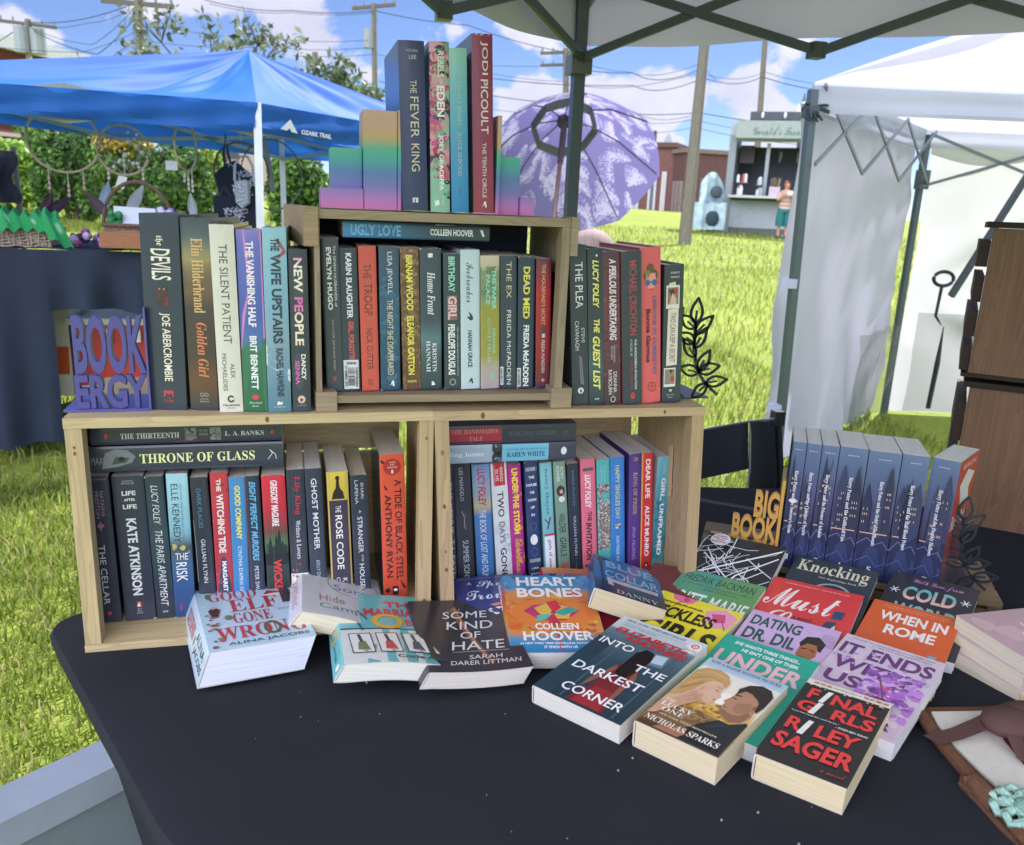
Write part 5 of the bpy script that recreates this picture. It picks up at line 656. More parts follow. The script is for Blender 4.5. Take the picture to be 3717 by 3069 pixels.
def dark_crates():
    g = 'dark stained crates stacked at the table end'
    for k, (z0, z1) in enumerate(((T - .16, 1.035), (1.045, 1.345))):
        root = thing('dark_wooden_crate', ('lower' if k == 0 else 'upper') + ' of two stacked dark brown wooden crates behind the black leaf bookend', 'crate', M=Matrix.Translation((1.572 + .012 * (1 - k), .245, z0)) @ Matrix.Rotation(math.radians(-43), 4, 'Z'), group=g)
        h = z1 - z0; m = MB(); m.box(.0, .42, 0, .016, .008, h - .012, C('7c5d47')); m.build('side_board', mat('dark_wood', .55, .25, 60, .14, 24, stretch=(3, 3, .14), grain=.25, spec=.3), root)
        m = MB(); m.box(-.012, .43, -.004, .3, h - .0115, h, C('33291f')); m.build('top_board', WOODX, root)
        m = MB(); m.box(-.012, .43, -.004, .3, 0, .0075, C('33291f')); m.build('bottom_board', WOODX, root)
        n = 4; sh = (h - .03) / n
        for i in range(n):
            m = MB(); m.box(-.017 - .003 * (i % 2), -.0005, .004, .3, .012 + i * sh, .012 + i * sh + sh * .74, C('3a2d24')); m.build('end_slat', WOODX, root)
dark_crates()
# ------------------------------------------------------------------ bookends
def letters(mb, body, o, dx, dz, x0, x1, z0, z1, depth, col, st='bx'):
    v, f, a = text(body, st); o = Vector(o); nrm = dx.cross(dz).normalized() * depth
    front = [o + dx * (x0 + (x1 - x0) * p[0]) + dz * (z0 + (z1 - z0) * p[1]) for p in v]; n = len(front); g = callable(col)
    cf = (lambda i: col(v[i % n][0], v[i % n][1])) if g else None
    edges = {}
    for q in f:
        for i in range(len(q)):
            a_, b_ = q[i], q[(i + 1) % len(q)]; edges[(a_, b_)] = edges.get((a_, b_), 0) + 1
    rim = [(a_, b_, b_ + n, a_ + n) for (a_, b_) in edges if (b_, a_) not in edges]
    fs = list(f) + [tuple(i + n for i in reversed(q)) for q in f] + rim
    mb.add(front + [p - nrm for p in front], fs, [[cf(i) for i in q] for q in fs] if g else col)
Zv = Vector((0, 0, 1))
def purple_bookend():
    root = thing('lettered_bookend', 'purple openwork bookend made of tall capitals, against the thickest dark hardcover', 'bookend', (.0, .032, ZT))
    cc = lambda a, b: mix(C('5a58a0'), C('6a60a8'), b)
    m = MB(); dx = Vector((1, 0, 0))
    letters(m, 'BOOK', (0, 0, 0), dx, Zv, .012, .0945, .048, .122, .012, C('524f92'))
    letters(m, 'ERGY', (0, 0, 0), dx, Zv, .010, .0935, .003, .047, .012, C('504d90'))
    pass
    m.build('letters', PLAST, root)
    m = MB(); m.box(.0948, .0972, -.001, .085, 0, .132, C('585a9c')); m.build('upright_plate', PLAST, root)
    m = MB(); m.box(-.005, .0945, -.002, .085, 0, .0028, C('5a5aa6')); m.build('base_plate', PLAST, root)
purple_bookend()
def yellow_bookend():
    root = thing('lettered_bookend', 'mustard yellow openwork bookend with stepped capitals, against the thinnest night blue paperback', 'bookend', hp_at(0, .7785))
    c = C('cf9f4e'); m = MB(); o = Vector((0, 0, 0))
    letters(m, 'BIG', o, hd, Zv, -.047, -.0085, .078, .124, .010, c); letters(m, 'BOOK', o, hd, Zv, -.079, -.008, .039, .079, .010, c); letters(m, 'ENERGY', o, hd, Zv, -.112, -.008, .003, .040, .010, c)
    m.build('letters', PLAST, root)
    m = MB(); R = Matrix.Rotation(math.radians(HYAW), 4, 'Z'); m.box(-.0079, -.003, -.002, .075, 0, .147, c, M=R); m.build('upright_plate', PLAST, root)
    m = MB(); m.box(-.112, -.008, -.002, .075, 0, .0028, c, M=R); m.build('base_plate', PLAST, root)
yellow_bookend()
def leaf_bookend(label, o, dx, flip=1, s=1):
    """black flat steel bookend: plate, base and a cut-out branch of leaves; measurements in metres from the foot of the plate"""
    root = thing('leaf_bookend', label, 'bookend', o); c = C('2b3038'); dy = Zv.cross(dx)
    P = lambda a, b, y=0: dx * a + Zv * b + dy * y
    m = MB(); m.prism([P(-.004, 0), P(-.004, .14), P(.0, .14), P(.0, 0)], dy * .095, c); m.build('upright_plate', PLAST, root)
    m = MB(); m.prism([P(.0002, 0), P(.054, 0), P(.054, .0025), P(.0002, .0025)], dy * .09, mix(c, C('5a6470'), .4)); m.prism([P(.0002, .0026, 0), P(.014, .0026, 0), P(.004, .012, 0), P(.0002, .03, 0)], dy * .003, c); m.build('base_plate', PLAST, root)
    m = MB(); w = .0052
    stem = [(.021, .118), (.022, .098), (.0225, .08), (.027, .06), (.033, .042), (.045, .026), (.058, .014), (.0685, .006)]
    def strip(pts, wd):
        for (a, b), (c2, d2) in zip(pts, pts[1:]):
            L = math.hypot(c2 - a, d2 - b) or 1; nx, ny = -(d2 - b) / L * wd / 2, (c2 - a) / L * wd / 2; ex, ey = (c2 - a) / L * wd * .25, (d2 - b) / L * wd * .25
            m.prism([P(a + nx - ex, b + ny - ey), P(c2 + nx + ex, d2 + ny + ey), P(c2 - nx + ex, d2 - ny + ey), P(a - nx - ex, b - ny - ey)], dy * .003, c)
    strip(stem, .0042)
    def leaf(bx, by, ang, L, wd):
        a = math.radians(ang); ca, sa = math.cos(a), math.sin(a); n = 9; out = []
        for sgn in (1, -1):
            out.append([(bx + t * L * ca - sgn * wd * math.sin(math.pi * t ** .8) * sa, by + t * L * sa + sgn * wd * math.sin(math.pi * t ** .8) * ca) for t in [k / n for k in range(n + 1)]])
        strip(out[0], .0034); strip(out[1], .0034); strip([(bx, by), (bx + L * .5 * ca, by + L * .5 * sa)], .0026)
    for bx, by, ang, L, wd in ((.021, .115, 88, .036, .0095), (.0225, .1, 45, .036, .0085), (.021, .108, 142, .03, .008), (.023, .078, 60, .034, .008), (.0225, .086, 150, .028, .008), (.026, .064, 128, .034, .008), (.033, .043, 62, .034, .0085), (.034, .042, 14, .034, .0085), (.034, .04, 165, .032, .008), (.048, .024, 8, .034, .008), (.05, .022, -138, .03, .008)):
        leaf(bx, by, ang, L * 1.05, wd)
    m.build('leaf_branch', PLAST, root)
leaf_bookend('black metal leaf bookend on the pine crate beside the hardcover with snapshots', (.8365, .035, ZT), Vector((1, 0, 0)))
leaf_bookend('black metal leaf bookend against the outermost night blue paperback, before dark brown wood', hp_at(.2425, .7785, .02), hd)
def rainbow(name, label, o, blocks):
    """stepped printed bookend: a smooth rainbow runs up through the plastic"""
    root = thing('step_bookend', label, 'bookend', o, group='pair of rainbow step bookends')
    st = [(0, 'd070b0'), (.012, 'b878c4'), (.028, '7a78bc'), (.045, '5a80b8'), (.065, '46aca0'), (.078, '62b08a'), (.086, 'c8a470'), (.1, 'c8a484'), (.13, 'd0a89a')]
    for nm, x0, x1, y0, y1, z1 in blocks:
        m = MB(); n = 16
        g = lambda z: grad(st, z)
        P = [(x0 + .001, y0), (x1 - .001, y0), (x1, y0 + .001), (x1, y1), (x0, y1), (x0, y0 + .001)]
        for i in range(len(P)):
            a, b = P[i], P[(i + 1) % len(P)]; m.grid(lambda u, v: (a[0] + (b[0] - a[0]) * u, a[1] + (b[1] - a[1]) * u, z1 * v), 1, n, lambda u, v: g(z1 * v))
        m.add([(p[0], p[1], z1) for p in P], [tuple(range(len(P)))], g(z1)); m.build(nm, PLAST, root)
rainbow('l', 'rainbow step bookend with a tall tan step, left of the navy hardcover', (.316, .012, ZTT), [('low_step', -.002, .0505, 0, .07, .0245), ('middle_step', .0110, .0503, .012, .065, .0735), ('tall_step', .0508, .0930, .001, .065, .1195), ('upright_plate', .0935, .0985, 0, .08, .121)])
rainbow('r', 'rainbow step bookend beside the tallest maroon hardcover, purple umbrella behind it', (.5375, .010, ZTT), [('upright_plate', .0, .0052, -.001, .08, .123), ('middle_step', .0056, .0350, .010, .06, .0735), ('low_step', .0354, .0545, .004, .07, .0225), ('base_plate', -.03, -.0005, -.004, .02, .0016)])
# ------------------------------------------------------------------ cloth book sleeve at the table edge
def sleeve():
    T2 = T + .026; root = thing('cloth_sleeve', 'brown ribbed book sleeve with a cream panel, brown ribbon and mint crocheted flower', 'cloth sleeve', (1.0, -.42, T2))
    o = Vector((1.0, -.42, T2)); zI = lambda x, y: (( 2500 + x / 1.728) * .56577, (2100 + y / 1.728) * .56577)
    def g(x, y, z): return pz(*zI(x, y), T2 + z) - o
    def slab(nm, pts, z, th, col, mt):
        m = MB(); m.prism([g(x, y, z) for x, y in pts], (0, 0, th), col); return m.build(nm, mt, root)
    br = C('6e4e3c')
    slab('ribbed_back', [(1450, 858), (1500, 845), (2400, 835), (2400, 1900), (2150, 1760), (1900, 1440), (1760, 1330), (1710, 1260), (1640, 1130), (1560, 1020)], .002, .008, br, KNIT)
    slab('canvas_panel', [(1520, 850), (2400, 838), (2400, 1800), (2170, 1600), (2010, 1400), (1660, 1060), (1560, 930)], .0105, .003, C('d2cdc2'), CLOTHB)
    slab('brown_strip', [(1970, 1008), (2120, 1010), (2200, 1280), (2110, 1180)], .0138, .001, C('5c2e24'), KNIT)
    # rolled hem along the near edge
    m = MB(); m.tube([g(x, y, .009) for x, y in ((1462, 862), (1530, 960), (1640, 1100), (1740, 1210), (1880, 1400), (2000, 1520), (2140, 1690), (2300, 1850))], .0075, br, seg=10); m.build('rolled_hem', KNIT, root, smooth=True)
    m = MB(); m.tube([g(x, y, .012) for x, y in ((1715, 1268), (1790, 1275), (1880, 1390), (1915, 1450))], [.006, .011, .011, .006], br, seg=10); m.tube([g(x, y, .006) for x, y in ((1720, 1290), (1850, 1440), (2010, 1640), (2160, 1800))], .006, mix(br, (0, 0, 0), .2), seg=10); m.build('folded_corner', KNIT, root, smooth=True)
    rib = C('5e4640')
    m = MB(); top = [(1880, 830, .03), (1780, 880, .022), (1640, 940, .019), (1470, 985, .018)]; bot = [(1960, 900, .03), (1850, 960, .022), (1720, 1010, .019), (1575, 1045, .018)]
    for (a, b), (c2, d2) in zip(zip(top, bot), zip(top[1:], bot[1:])): m.add([g(*a), g(*b), g(*d2), g(*c2)], [(0, 1, 2, 3)], rib)
    m.add([g(1470, 985, .018), g(1565, 1010, .018), g(1575, 1045, .018)], [(0, 1, 2)], rib)
    m.add([g(1960, 860, .03), g(2080, 960, .03), g(2160, 1180, .018), g(2060, 1130, .018), g(1990, 980, .03)], [(0, 1, 2, 3, 4)], rib); m.build('ribbon_tail', FABRIC, root)
    m = MB(); m.ball(g(2000, 900, .03), (.03, .025, .014), rib, nu=14, nv=9); m.ball(g(2090, 850, .028), (.035, .02, .012), rib, nu=14, nv=9); m.build('ribbon_bow', FABRIC, root, smooth=True)
    m = MB(); cen = g(2110, 1470, .014); rr = random.Random(3)
    for i in range(9):
        a = i * .698; p = cen + Vector((math.cos(a) * .022, math.sin(a) * .022, .004))
        m.tube([p + Vector((math.cos(q) * .009, math.sin(q) * .009, .003 * math.sin(3 * q))) for q in [k * .7 for k in range(10)]], .0042, mix(C('8fb8a8'), C('a8ccbc'), rr.random()), seg=7)
    m.ball(cen + Vector((0, 0, .006)), (.012, .012, .008), C('7fa898')); m.build('crochet_flower', KNIT, root, smooth=True)
sleeve()
# ------------------------------------------------------------------ grey bench and folding chair near the table
def bench():
    root = thing('grey_bench', 'chunky grey painted bench edge on the grass beside the table', 'bench', (-.2, .3, 0))
    o = Vector((-.2, .3, 0)); z = .46; L = lambda a: [pz(x, y, z) - o for x, y in a]
    far0, far1 = L([(-160, 1690), (300, 1478)]); near0, near1 = L([(-160, 1775), (330, 1528)])
    ext = (far0 - far1).normalized() * .5; far0 += ext; near0 += ext
    m = MB(); m.prism([far0, far1, near1, near0], (0, 0, -.05), C('99a3ad')); m.build('top_board', WEATHER, root)
    ins = (far0 - near0).normalized() * .012
    m = MB(); a, b = near0 + ins, near1 + ins; m.prism([a + Vector((0, 0, -.0505)), b + Vector((0, 0, -.0505)), b + ins * 3 + Vector((0, 0, -.0505)), a + ins * 3 + Vector((0, 0, -.0505))], (0, 0, -.39), C('7d8a8f')); m.build('front_panel', WEATHER, root)
bench()
def chair():
    root = thing('folding_chair', 'black fabric folding chair with grey piping behind the lettered yellow bookend', 'chair', at(1540, 1000, .8)); o = root.location.copy(); c = C('343943')
    zM = lambda x, y: ((2500 + x / 3.3375) * .56577, (1480 + y / 3.3375) * .56577)
    def g(x, y, Y=.78): return at(*zM(x, y), Y) - o
    def pan(nm, f, nu=14, nv=8, col=c, mt=FABRIC):
        m = MB(); m.grid(f, nu, nv, col); return m.build(nm, mt, root, smooth=True)
    def bil(p, q, r, s, bow, Y):
        def f(u, v):
            x = (p[0] * (1 - u) + q[0] * u) * (1 - v) + (s[0] * (1 - u) + r[0] * u) * v; y = (p[1] * (1 - u) + q[1] * u) * (1 - v) + (s[1] * (1 - u) + r[1] * u) * v
            return g(x, y + bow * math.sin(math.pi * u) * (1 - v), Y + .03 * math.sin(math.pi * u))
        return f
    pan('back_rest', bil((-420, 380), (722, 180), (722, 745), (-420, 990), -12, .80))
    pan('side_panel', bil((735, 175), (1125, 140), (1175, 1300), (705, 1350), 8, .78))
    m = MB(); m.tube([g(735, 190, .775), g(748, 330, .775), g(742, 740, .775), g(722, 900, .775), g(708, 1340, .775)], .0022, C('8a8f98'), seg=6); m.tube([g(-420, 372, .795), g(200, 265, .79), g(720, 170, .775), g(1030, 140, .775)], .003, C('5c6270'), seg=6); m.build('piping', FABRIC, root)
    m = MB(); m.tube([g(1075, 90, .80), g(1100, 700, .80), g(1140, 2600, .80)], .011, C('1f232a'), seg=10); m.tube([g(-420, 1000, .85), g(-430, 2600, .85)], .011, C('1f232a'), seg=10); m.build('frame_post', METAL, root)
    m = MB(); m.box(-.014, .014, -.014, .014, -.02, .018, C('23272f'), M=Matrix.Translation(g(1075, 120, .80))); m.build('post_cap', PLAST, root)
    m = MB(); m.grid(lambda u, v: g(-420 + 1560 * u, 1750 + 240 * v, .74 - .5 * v + .5), 6, 4, c); m.build('seat', FABRIC, root)
chair()
# ------------------------------------------------------------------ lawn
def gz(x, y):
    x = np.asarray(x, float); y = np.asarray(y, float)
    a = x / (np.abs(y) + 1.5); k = 1 / (1 + np.exp(np.clip((a - .22) * 14, -50, 50))); f = np.clip(y - 2.5 + 2 * k, 0, None)
    s = .034 + .058 * k
    lim = np.where(a < .25, 13., 40.)
    f = np.minimum(f, lim + (f - lim) * .15)
    return s * f + .05 * np.sin(x * .5 + 1) * np.sin(y * .33) * np.clip(y / 12, 0, 1)
def G(x, y): return float(gz(x, y))
def lawn():
    xs = np.concatenate([np.linspace(-260, -20, 18), np.linspace(-18, 34, 90), np.linspace(37, 300, 18)]); ys = np.concatenate([np.linspace(-60, -4, 8), np.linspace(-3, 30, 80), np.linspace(32, 300, 26)])
    X, Y = np.meshgrid(xs, ys); V = np.stack([X, Y, gz(X, Y) - .004], -1).reshape(-1, 3); nx, ny = len(xs), len(ys)
    i, j = np.meshgrid(np.arange(nx - 1), np.arange(ny - 1)); q = (j * nx + i).ravel(); F = np.stack([q, q + 1, q + nx + 1, q + nx], -1)
    m = bpy.data.materials.new('lawn_ground'); m.use_nodes = True; t = m.node_tree; p = t.nodes['Principled BSDF']; tc = N(t, 'ShaderNodeTexCoord')
    a = N(t, 'ShaderNodeTexNoise'); a.inputs['Scale'].default_value = .6; a.inputs['Detail'].default_value = 6; t.links.new(tc.outputs['Object'], a.inputs[0])
    b = N(t, 'ShaderNodeTexNoise'); b.inputs['Scale'].default_value = 22; b.inputs['Detail'].default_value = 6; t.links.new(tc.outputs['Object'], b.inputs[0])
    r = N(t, 'ShaderNodeValToRGB'); r.color_ramp.elements[0].position = .3; r.color_ramp.elements[0].color = (.13, .19, .025, 1); r.color_ramp.elements[1].position = .72; r.color_ramp.elements[1].color = (.26, .31, .055, 1)
    t.links.new(math_node(t, 'ADD', math_node(t, 'MULTIPLY', a.outputs[0], .5), math_node(t, 'MULTIPLY', b.outputs[0], .5)), r.inputs[0]); t.links.new(r.outputs[0], p.inputs['Base Color']); p.inputs['Roughness'].default_value = .9; p.inputs['Specular IOR Level'].default_value = .1
    bn = N(t, 'ShaderNodeBump'); bn.inputs['Strength'].default_value = .7; bn.inputs['Distance'].default_value = .04; t.links.new(b.outputs[0], bn.inputs['Height']); t.links.new(bn.outputs[0], p.inputs['Normal'])
    o = raw_mesh('lawn', V, F, np.array([.1, .15, .02]), m); o.data.polygons.foreach_set('use_smooth', [True] * len(F)); tag(o, kind='structure')
lawn()
def grass():
    # blades: dense near the camera, sparser and larger further off
    P = []
    for n, x0, x1, y0, y1, hh in ((46000, -1.3, .9, .25, 2.4, .038), (14000, .8, 3.2, .7, 3., .042), (26000, -3.5, 4.2, 2.2, 6, .06), (26000, -5, 12, 5.5, 13, .075), (14000, 2, 22, 12, 25, .11)):
        P.append(np.stack([RNG.uniform(x0, x1, n), RNG.uniform(y0, y1, n), np.full(n, hh)], -1))
    P = np.concatenate(P); n = len(P); z = gz(P[:, 0], P[:, 1]); h = P[:, 2] * RNG.uniform(.5, 1.35, n); w = h * .075
    a = RNG.uniform(0, 2 * np.pi, n); b = RNG.uniform(0, 2 * np.pi, n); l = h * RNG.uniform(.1, .75, n)
    base = np.stack([P[:, 0], P[:, 1], z], -1); dx = np.stack([np.cos(a), np.sin(a), np.zeros(n)], -1) * w[:, None]; lean = np.stack([np.cos(b) * l, np.sin(b) * l, h], -1); mid = np.stack([np.cos(b) * l * .35, np.sin(b) * l * .35, h * .6], -1)
    V = np.stack([base - dx, base + dx, base + mid + dx * .7, base + lean, base + mid - dx * .7], 1).reshape(-1, 3)
    k = np.arange(n) * 5; F = np.stack([np.stack([k, k + 1, k + 2, k + 4], -1), np.stack([k + 4, k + 2, k + 3, k + 3], -1)], 1).reshape(-1, 4)
    F3 = F.copy()
    c0 = np.array([.115, .185, .022]); c1 = np.array([.27, .33, .06]); tt = RNG.random((n, 1)) ** 1.3; col = c0 + (c1 - c0) * tt; dry = RNG.random(n) < .16; col[dry] = np.array([.42, .38, .15]) * RNG.uniform(.7, 1.1, (dry.sum(), 1))
    col = np.repeat(np.repeat(col, 2, 0), 4, 0).reshape(-1, 3)
    me = bpy.data.meshes.new('grass'); me.vertices.add(len(V)); me.vertices.foreach_set('co', V.astype(np.float32).ravel())
    tri = np.stack([F[1::2, 0], F[1::2, 1], F[1::2, 2]], -1); quad = F[0::2]
    li = np.concatenate([quad.ravel(), tri.ravel()]); me.loops.add(len(li)); me.loops.foreach_set('vertex_index', li.astype(np.int32)); me.polygons.add(2 * n)
    me.polygons.foreach_set('loop_start', np.concatenate([np.arange(n) * 4, 4 * n + np.arange(n) * 3]).astype(np.int32)); me.polygons.foreach_set('loop_total', np.concatenate([np.full(n, 4), np.full(n, 3)]).astype(np.int32))
    at_ = me.color_attributes.new('Col', 'FLOAT_COLOR', 'CORNER'); base_c = col[::8]
    cc = np.ones((7 * n, 4), np.float32); cc[:4 * n, :3] = np.repeat(base_c, 4, 0); cc[4 * n:, :3] = np.repeat(base_c, 3, 0); at_.data.foreach_set('color', cc.ravel()); me.materials.append(LEAF); me.update(calc_edges=True)
    o = bpy.data.objects.new('grass', me); COL.objects.link(o); tag(o, 'short sunlit lawn grass around the tables', 'grass', kind='stuff')
    # white clover heads
    Q = np.concatenate([np.stack([RNG.uniform(-4, 1, 150), RNG.uniform(.4, 9, 150)], -1), np.stack([RNG.uniform(.8, 10, 700), RNG.uniform(1., 15, 700)], -1), np.stack([RNG.uniform(4, 22, 500), RNG.uniform(12, 24, 500)], -1)])
    r = .006 + .0011 * Q[:, 1] * RNG.uniform(.5, 1.2, len(Q)); z = gz(Q[:, 0], Q[:, 1]) + .045; oc = np.array([(1, 0, 0), (0, 1, 0), (-1, 0, 0), (0, -1, 0), (0, 0, 1), (0, 0, -1)], float)
    V = (np.stack([Q[:, 0], Q[:, 1], z], -1)[:, None] + oc[None] * r[:, None, None]).reshape(-1, 3); f8 = np.array([(0, 1, 4), (1, 2, 4), (2, 3, 4), (3, 0, 4), (1, 0, 5), (2, 1, 5), (3, 2, 5), (0, 3, 5)])
    F = (np.arange(len(Q))[:, None, None] * 6 + f8[None]).reshape(-1, 3)
    o = raw_mesh('clover_flowers', V, F, np.array([.62, .62, .5]), LEAF, nside=3); tag(o, 'white clover flowers scattered in the lawn', 'flowers', kind='stuff')
grass()
# ------------------------------------------------------------------ foliage
def leaves(name, clumps, n, size, cols, parent, aspect=.5, hi=None):
    """leaf-sized quads scattered through ellipsoid clumps (cx, cy, cz, rx, ry, rz)"""
    cl = np.array(clumps, float); vol = cl[:, 3] * cl[:, 4] * cl[:, 5]; idx = RNG.choice(len(cl), n, p=vol ** .75 / (vol ** .75).sum())
    d = RNG.normal(size=(n, 3)); d /= np.linalg.norm(d, axis=1, keepdims=True); rad = RNG.random(n) ** .38 * (1 + .16 * np.sin(d[:, 0] * 9 + idx) * np.sin(d[:, 2] * 8 + 2 * idx))
    c = cl[idx, :3] + d * rad[:, None] * cl[idx, 3:]
    nrm = d * .7 + RNG.normal(size=(n, 3)) * .6; nrm /= np.linalg.norm(nrm, axis=1, keepdims=True); t = np.cross(nrm, RNG.normal(size=(n, 3))); t /= np.linalg.norm(t, axis=1, keepdims=True); b = np.cross(nrm, t)
    s = size * RNG.uniform(.6, 1.4, n)[:, None]; t = t * s; b = b * s * aspect
    V = np.stack([c - t, c + b * .9, c + t, c - b * .9], 1).reshape(-1, 3); F = np.arange(n * 4).reshape(-1, 4)
    cc = np.array([C(q) for q in cols]); pick = (RNG.random(n) * .55 + (idx * 7919 % 13) / 13 * .45) * (len(cc) - .01); col = cc[np.clip(pick.astype(int), 0, len(cc) - 1)] * RNG.uniform(.75, 1.2, (n, 1))
    return raw_mesh(name, V, F, np.repeat(col, 4, 0), LEAF, parent)
def bush(name, px0, px1, ytop, ybase, Y, n, cols, label, cat='bush', group=None, size=.042, extra=()):
    a = at((px0 + px1) / 2, ybase, Y); zt = at((px0 + px1) / 2, ytop, Y).z; w = (at(px1, ybase, Y) - at(px0, ybase, Y)).length / 2; g = G(a.x, a.y); hh = zt - g
    root = thing(name, label, cat, (a.x, a.y, g), group); rr = random.Random(int(px0 * 7 + 1)); cl = [(0, 0, hh * .48, w * .8, w * .62, hh * .46)]
    for i in range(13):
        q = rr.uniform(0, 6.28); e = rr.uniform(.12, .86); k = rr.uniform(.26, .42); cl.append((math.cos(q) * w * .68, math.sin(q) * w * .5, hh * e, w * k, w * k, hh * k * .55))
    leaves('foliage', cl, int(n * 1.7), size, cols, root)
    m = MB()
    for i in range(5): q = rr.uniform(0, 6.28); m.tube([(math.cos(q) * .08, math.sin(q) * .08, -.1), (math.cos(q) * w * .3, math.sin(q) * w * .3, hh * .5), (math.cos(q) * w * .5, math.sin(q) * w * .4, hh * .8)], [.035, .022, .008], C('4a3c30'), seg=6)
    m.build('stems', BARK, root)
    for f in extra: f(root, w, hh)
    return root
GB = 'bushes along the back of the lawn'
dk = ['3f6034', '4c7038', '5a803e', '6f9444', '385430']; lt = ['73a044', '8ab04a', 'a2c252', '608a40', 'b2cc60']
bush('green_bush', -150, 95, 255, 405, 11.5, 6500, lt, 'light green leafy bush at the near end of the row behind the green basket', group=GB)
bush('dark_bush', 70, 235, 258, 408, 11.0, 6500, dk, 'dark green bush in shade behind the largest dreamcatcher hoop', group=GB)
def yellow_top(root, w, hh): leaves('yellow_blossom', [(-w * .3, -w * .3, hh * .86, w * .5, w * .4, hh * .16), (w * .35, -w * .3, hh * .8, w * .45, w * .4, hh * .18)], 1500, .028, ['b8a040', 'c4ac4c', '9a9038'], root, .8)
bush('flowering_bush', 190, 345, 262, 412, 10.6, 6000, dk + lt[:2], 'dark bush topped with yellow blossom behind the round woven dreamcatcher', group=GB, extra=(yellow_top,))
bush('dense_bush', 290, 450, 270, 425, 10.2, 7000, dk + ['3f5c38'], 'dense dark green bush behind the narrow hoop', group=GB)
bush('yellow_green_bush', 400, 480, 292, 400, 11.8, 2600, lt + ['b4b84a', 'c2c254'], 'sunlit yellow green bush beside the black hanging bags', group=GB)
bush('shaded_bush', 545, 690, 296, 442, 10.4, 6000, dk + lt[:3], 'green bush with a sunny side, between white tent leg and the rainbow bookend', group=GB)
def tree(name, px, ybase, ytop, Y, w, n, cols, label, size=.12, sparse=False, group=None, seed=1, foot=None):
    a = at(px, ybase, Y); zt = at(px, ytop, Y).z; g = G(a.x, a.y) if foot is None else foot; hh = zt - g; root = thing(name, label, 'tree', (a.x, a.y, g), group); rr = random.Random(seed); m = MB()
    tips = []; m.tube([(0, 0, -.2), (.05, 0, hh * .3), (-.05, .05, hh * .55), (.03, 0, hh * .8)], [hh * .028, hh * .022, hh * .015, hh * .006], C('54463a'), seg=8)
    for i in range(16 if sparse else 10):
        q = i * 2.4 + rr.uniform(-.4, .4); s = rr.uniform(.3, .7); e = Vector((math.cos(q) * w * rr.uniform(.5, 1), math.sin(q) * w * .7, hh * (s + rr.uniform(.14, .32)))); st = Vector((0, 0, hh * s)); md = (st + e) / 2 + Vector((0, 0, -.04 * hh))
        m.tube([st, md, e], [hh * .010, hh * .006, hh * .002], C('54463a'), seg=6); tips += [md, e]
        if sparse:
            for _ in range(3):
                e2 = e + Vector((rr.uniform(-.3, .3) * w, rr.uniform(-.3, .3) * w, rr.uniform(-.02, .12) * hh)); m.tube([md.lerp(e, .6), e2], [hh * .004, hh * .0012], C('54463a'), seg=5); tips.append(e2)
    m.build('trunk', BARK, root)
    k = .16 if sparse else .36
    leaves('crown', [(t.x, t.y, min(t.z, hh * .93), w * k, w * k, min(w * k, hh * .13)) for t in tips], n, size, cols, root)
    return root
GT = 'trees beyond the blue canopy'
tree('leafy_tree', 118, 330, 152, 26, 1.15, 3400, lt[:4] + ['6c8f5c'], 'round bright green tree before the red brick building at the picture corner', group=GT, seed=3)
tree('bare_tree', 222, 330, 108, 40, 1.2, 160, ['8a8a7a'], 'nearly leafless pale tree beside the brick building', group=GT, sparse=True, seed=5)
tree('spreading_tree', 455, 340, 48, 17, 1.75, 1500, ['5c6a52', '6e7a60', '4c5a48', '7f8a6c'], 'thin spreading tree whose branches rise over the blue canopy', size=.085, sparse=True, group=GT, seed=8)
tree('grey_green_tree', 700, 330, 128, 22, 1.35, 2000, ['5a6a50', '6a7a58', '48583f', '7c8a64'], 'grey green tree between the blue canopy and the navy hardcover', group=GT, seed=12)
tree('distant_tree', 1985 - 540, 500, 340, 60, 1.6, 900, ['6a7c78', '7c8c88', '56686a'], 'small distant tree between utility pole and food trailer', group=GT, seed=15, size=.2)
# ------------------------------------------------------------------ utility poles and wires
GP = 'wooden utility poles along the street'
def pole(px0, y0, px1, y1, Y, r, label, arms=(), cans=(), wires=True, low=None):
    a = at(px0, y0, Y); b = at(px1, y1, Y); d = (b - a).normalized(); g = G(b.x, b.y); b = b + d * max(0, (b.z - g) / max(-d.z, .1)) + d * .3
    root = thing('utility_pole', label, 'utility pole', b, GP); m = MB(); m.tube([Vector((0, 0, 0)), a - b], [r * 1.15, r * .8], C('6f6a60'), seg=10); m.build('pole', BARK, root)
    for yy, hw, tilt in arms:
        p = at(px0, yy, Y) - b; u = Vector((.95, -.25, 0)); m = MB(); m.bar(p - u * hw + Vector((0, 0, tilt)), p + u * hw - Vector((0, 0, tilt)), .12, .14, C('5f5a52'))
        for k in (-.92, -.5, .5, .92): q = p + u * hw * k + Vector((0, 0, -tilt * k + .12)); m.tube([q - Vector((0, 0, .06)), q + Vector((0, 0, .12))], .05, C('7c8486'), seg=6)
        m.build('cross_arm', BARK, root)
    for px, y, s in cans: p = at(px, y, Y) - b; m = MB(); m.tube([p - Vector((0, 0, s)), p + Vector((0, 0, s))], s * .62, C('8b9398'), seg=12); m.build('transformer', PAINT, root)
    return a
pole(57, 40, 64, 200, 45, .17, 'utility pole with grey transformers before the red brick building', arms=((50, 1.35, .1),), cans=((45, 82, .55), (79, 86, .55)))
pole(283, -40, 290, 200, 32, .17, 'tall utility pole rising behind the middle of the blue canopy', arms=((8, 1.25, .05),))
pole(768, 8, 770, 200, 40, .14, 'utility pole with a box, left of the navy hardcover', arms=((14, 1.0, -.12),), cans=((757, 80, .4),))
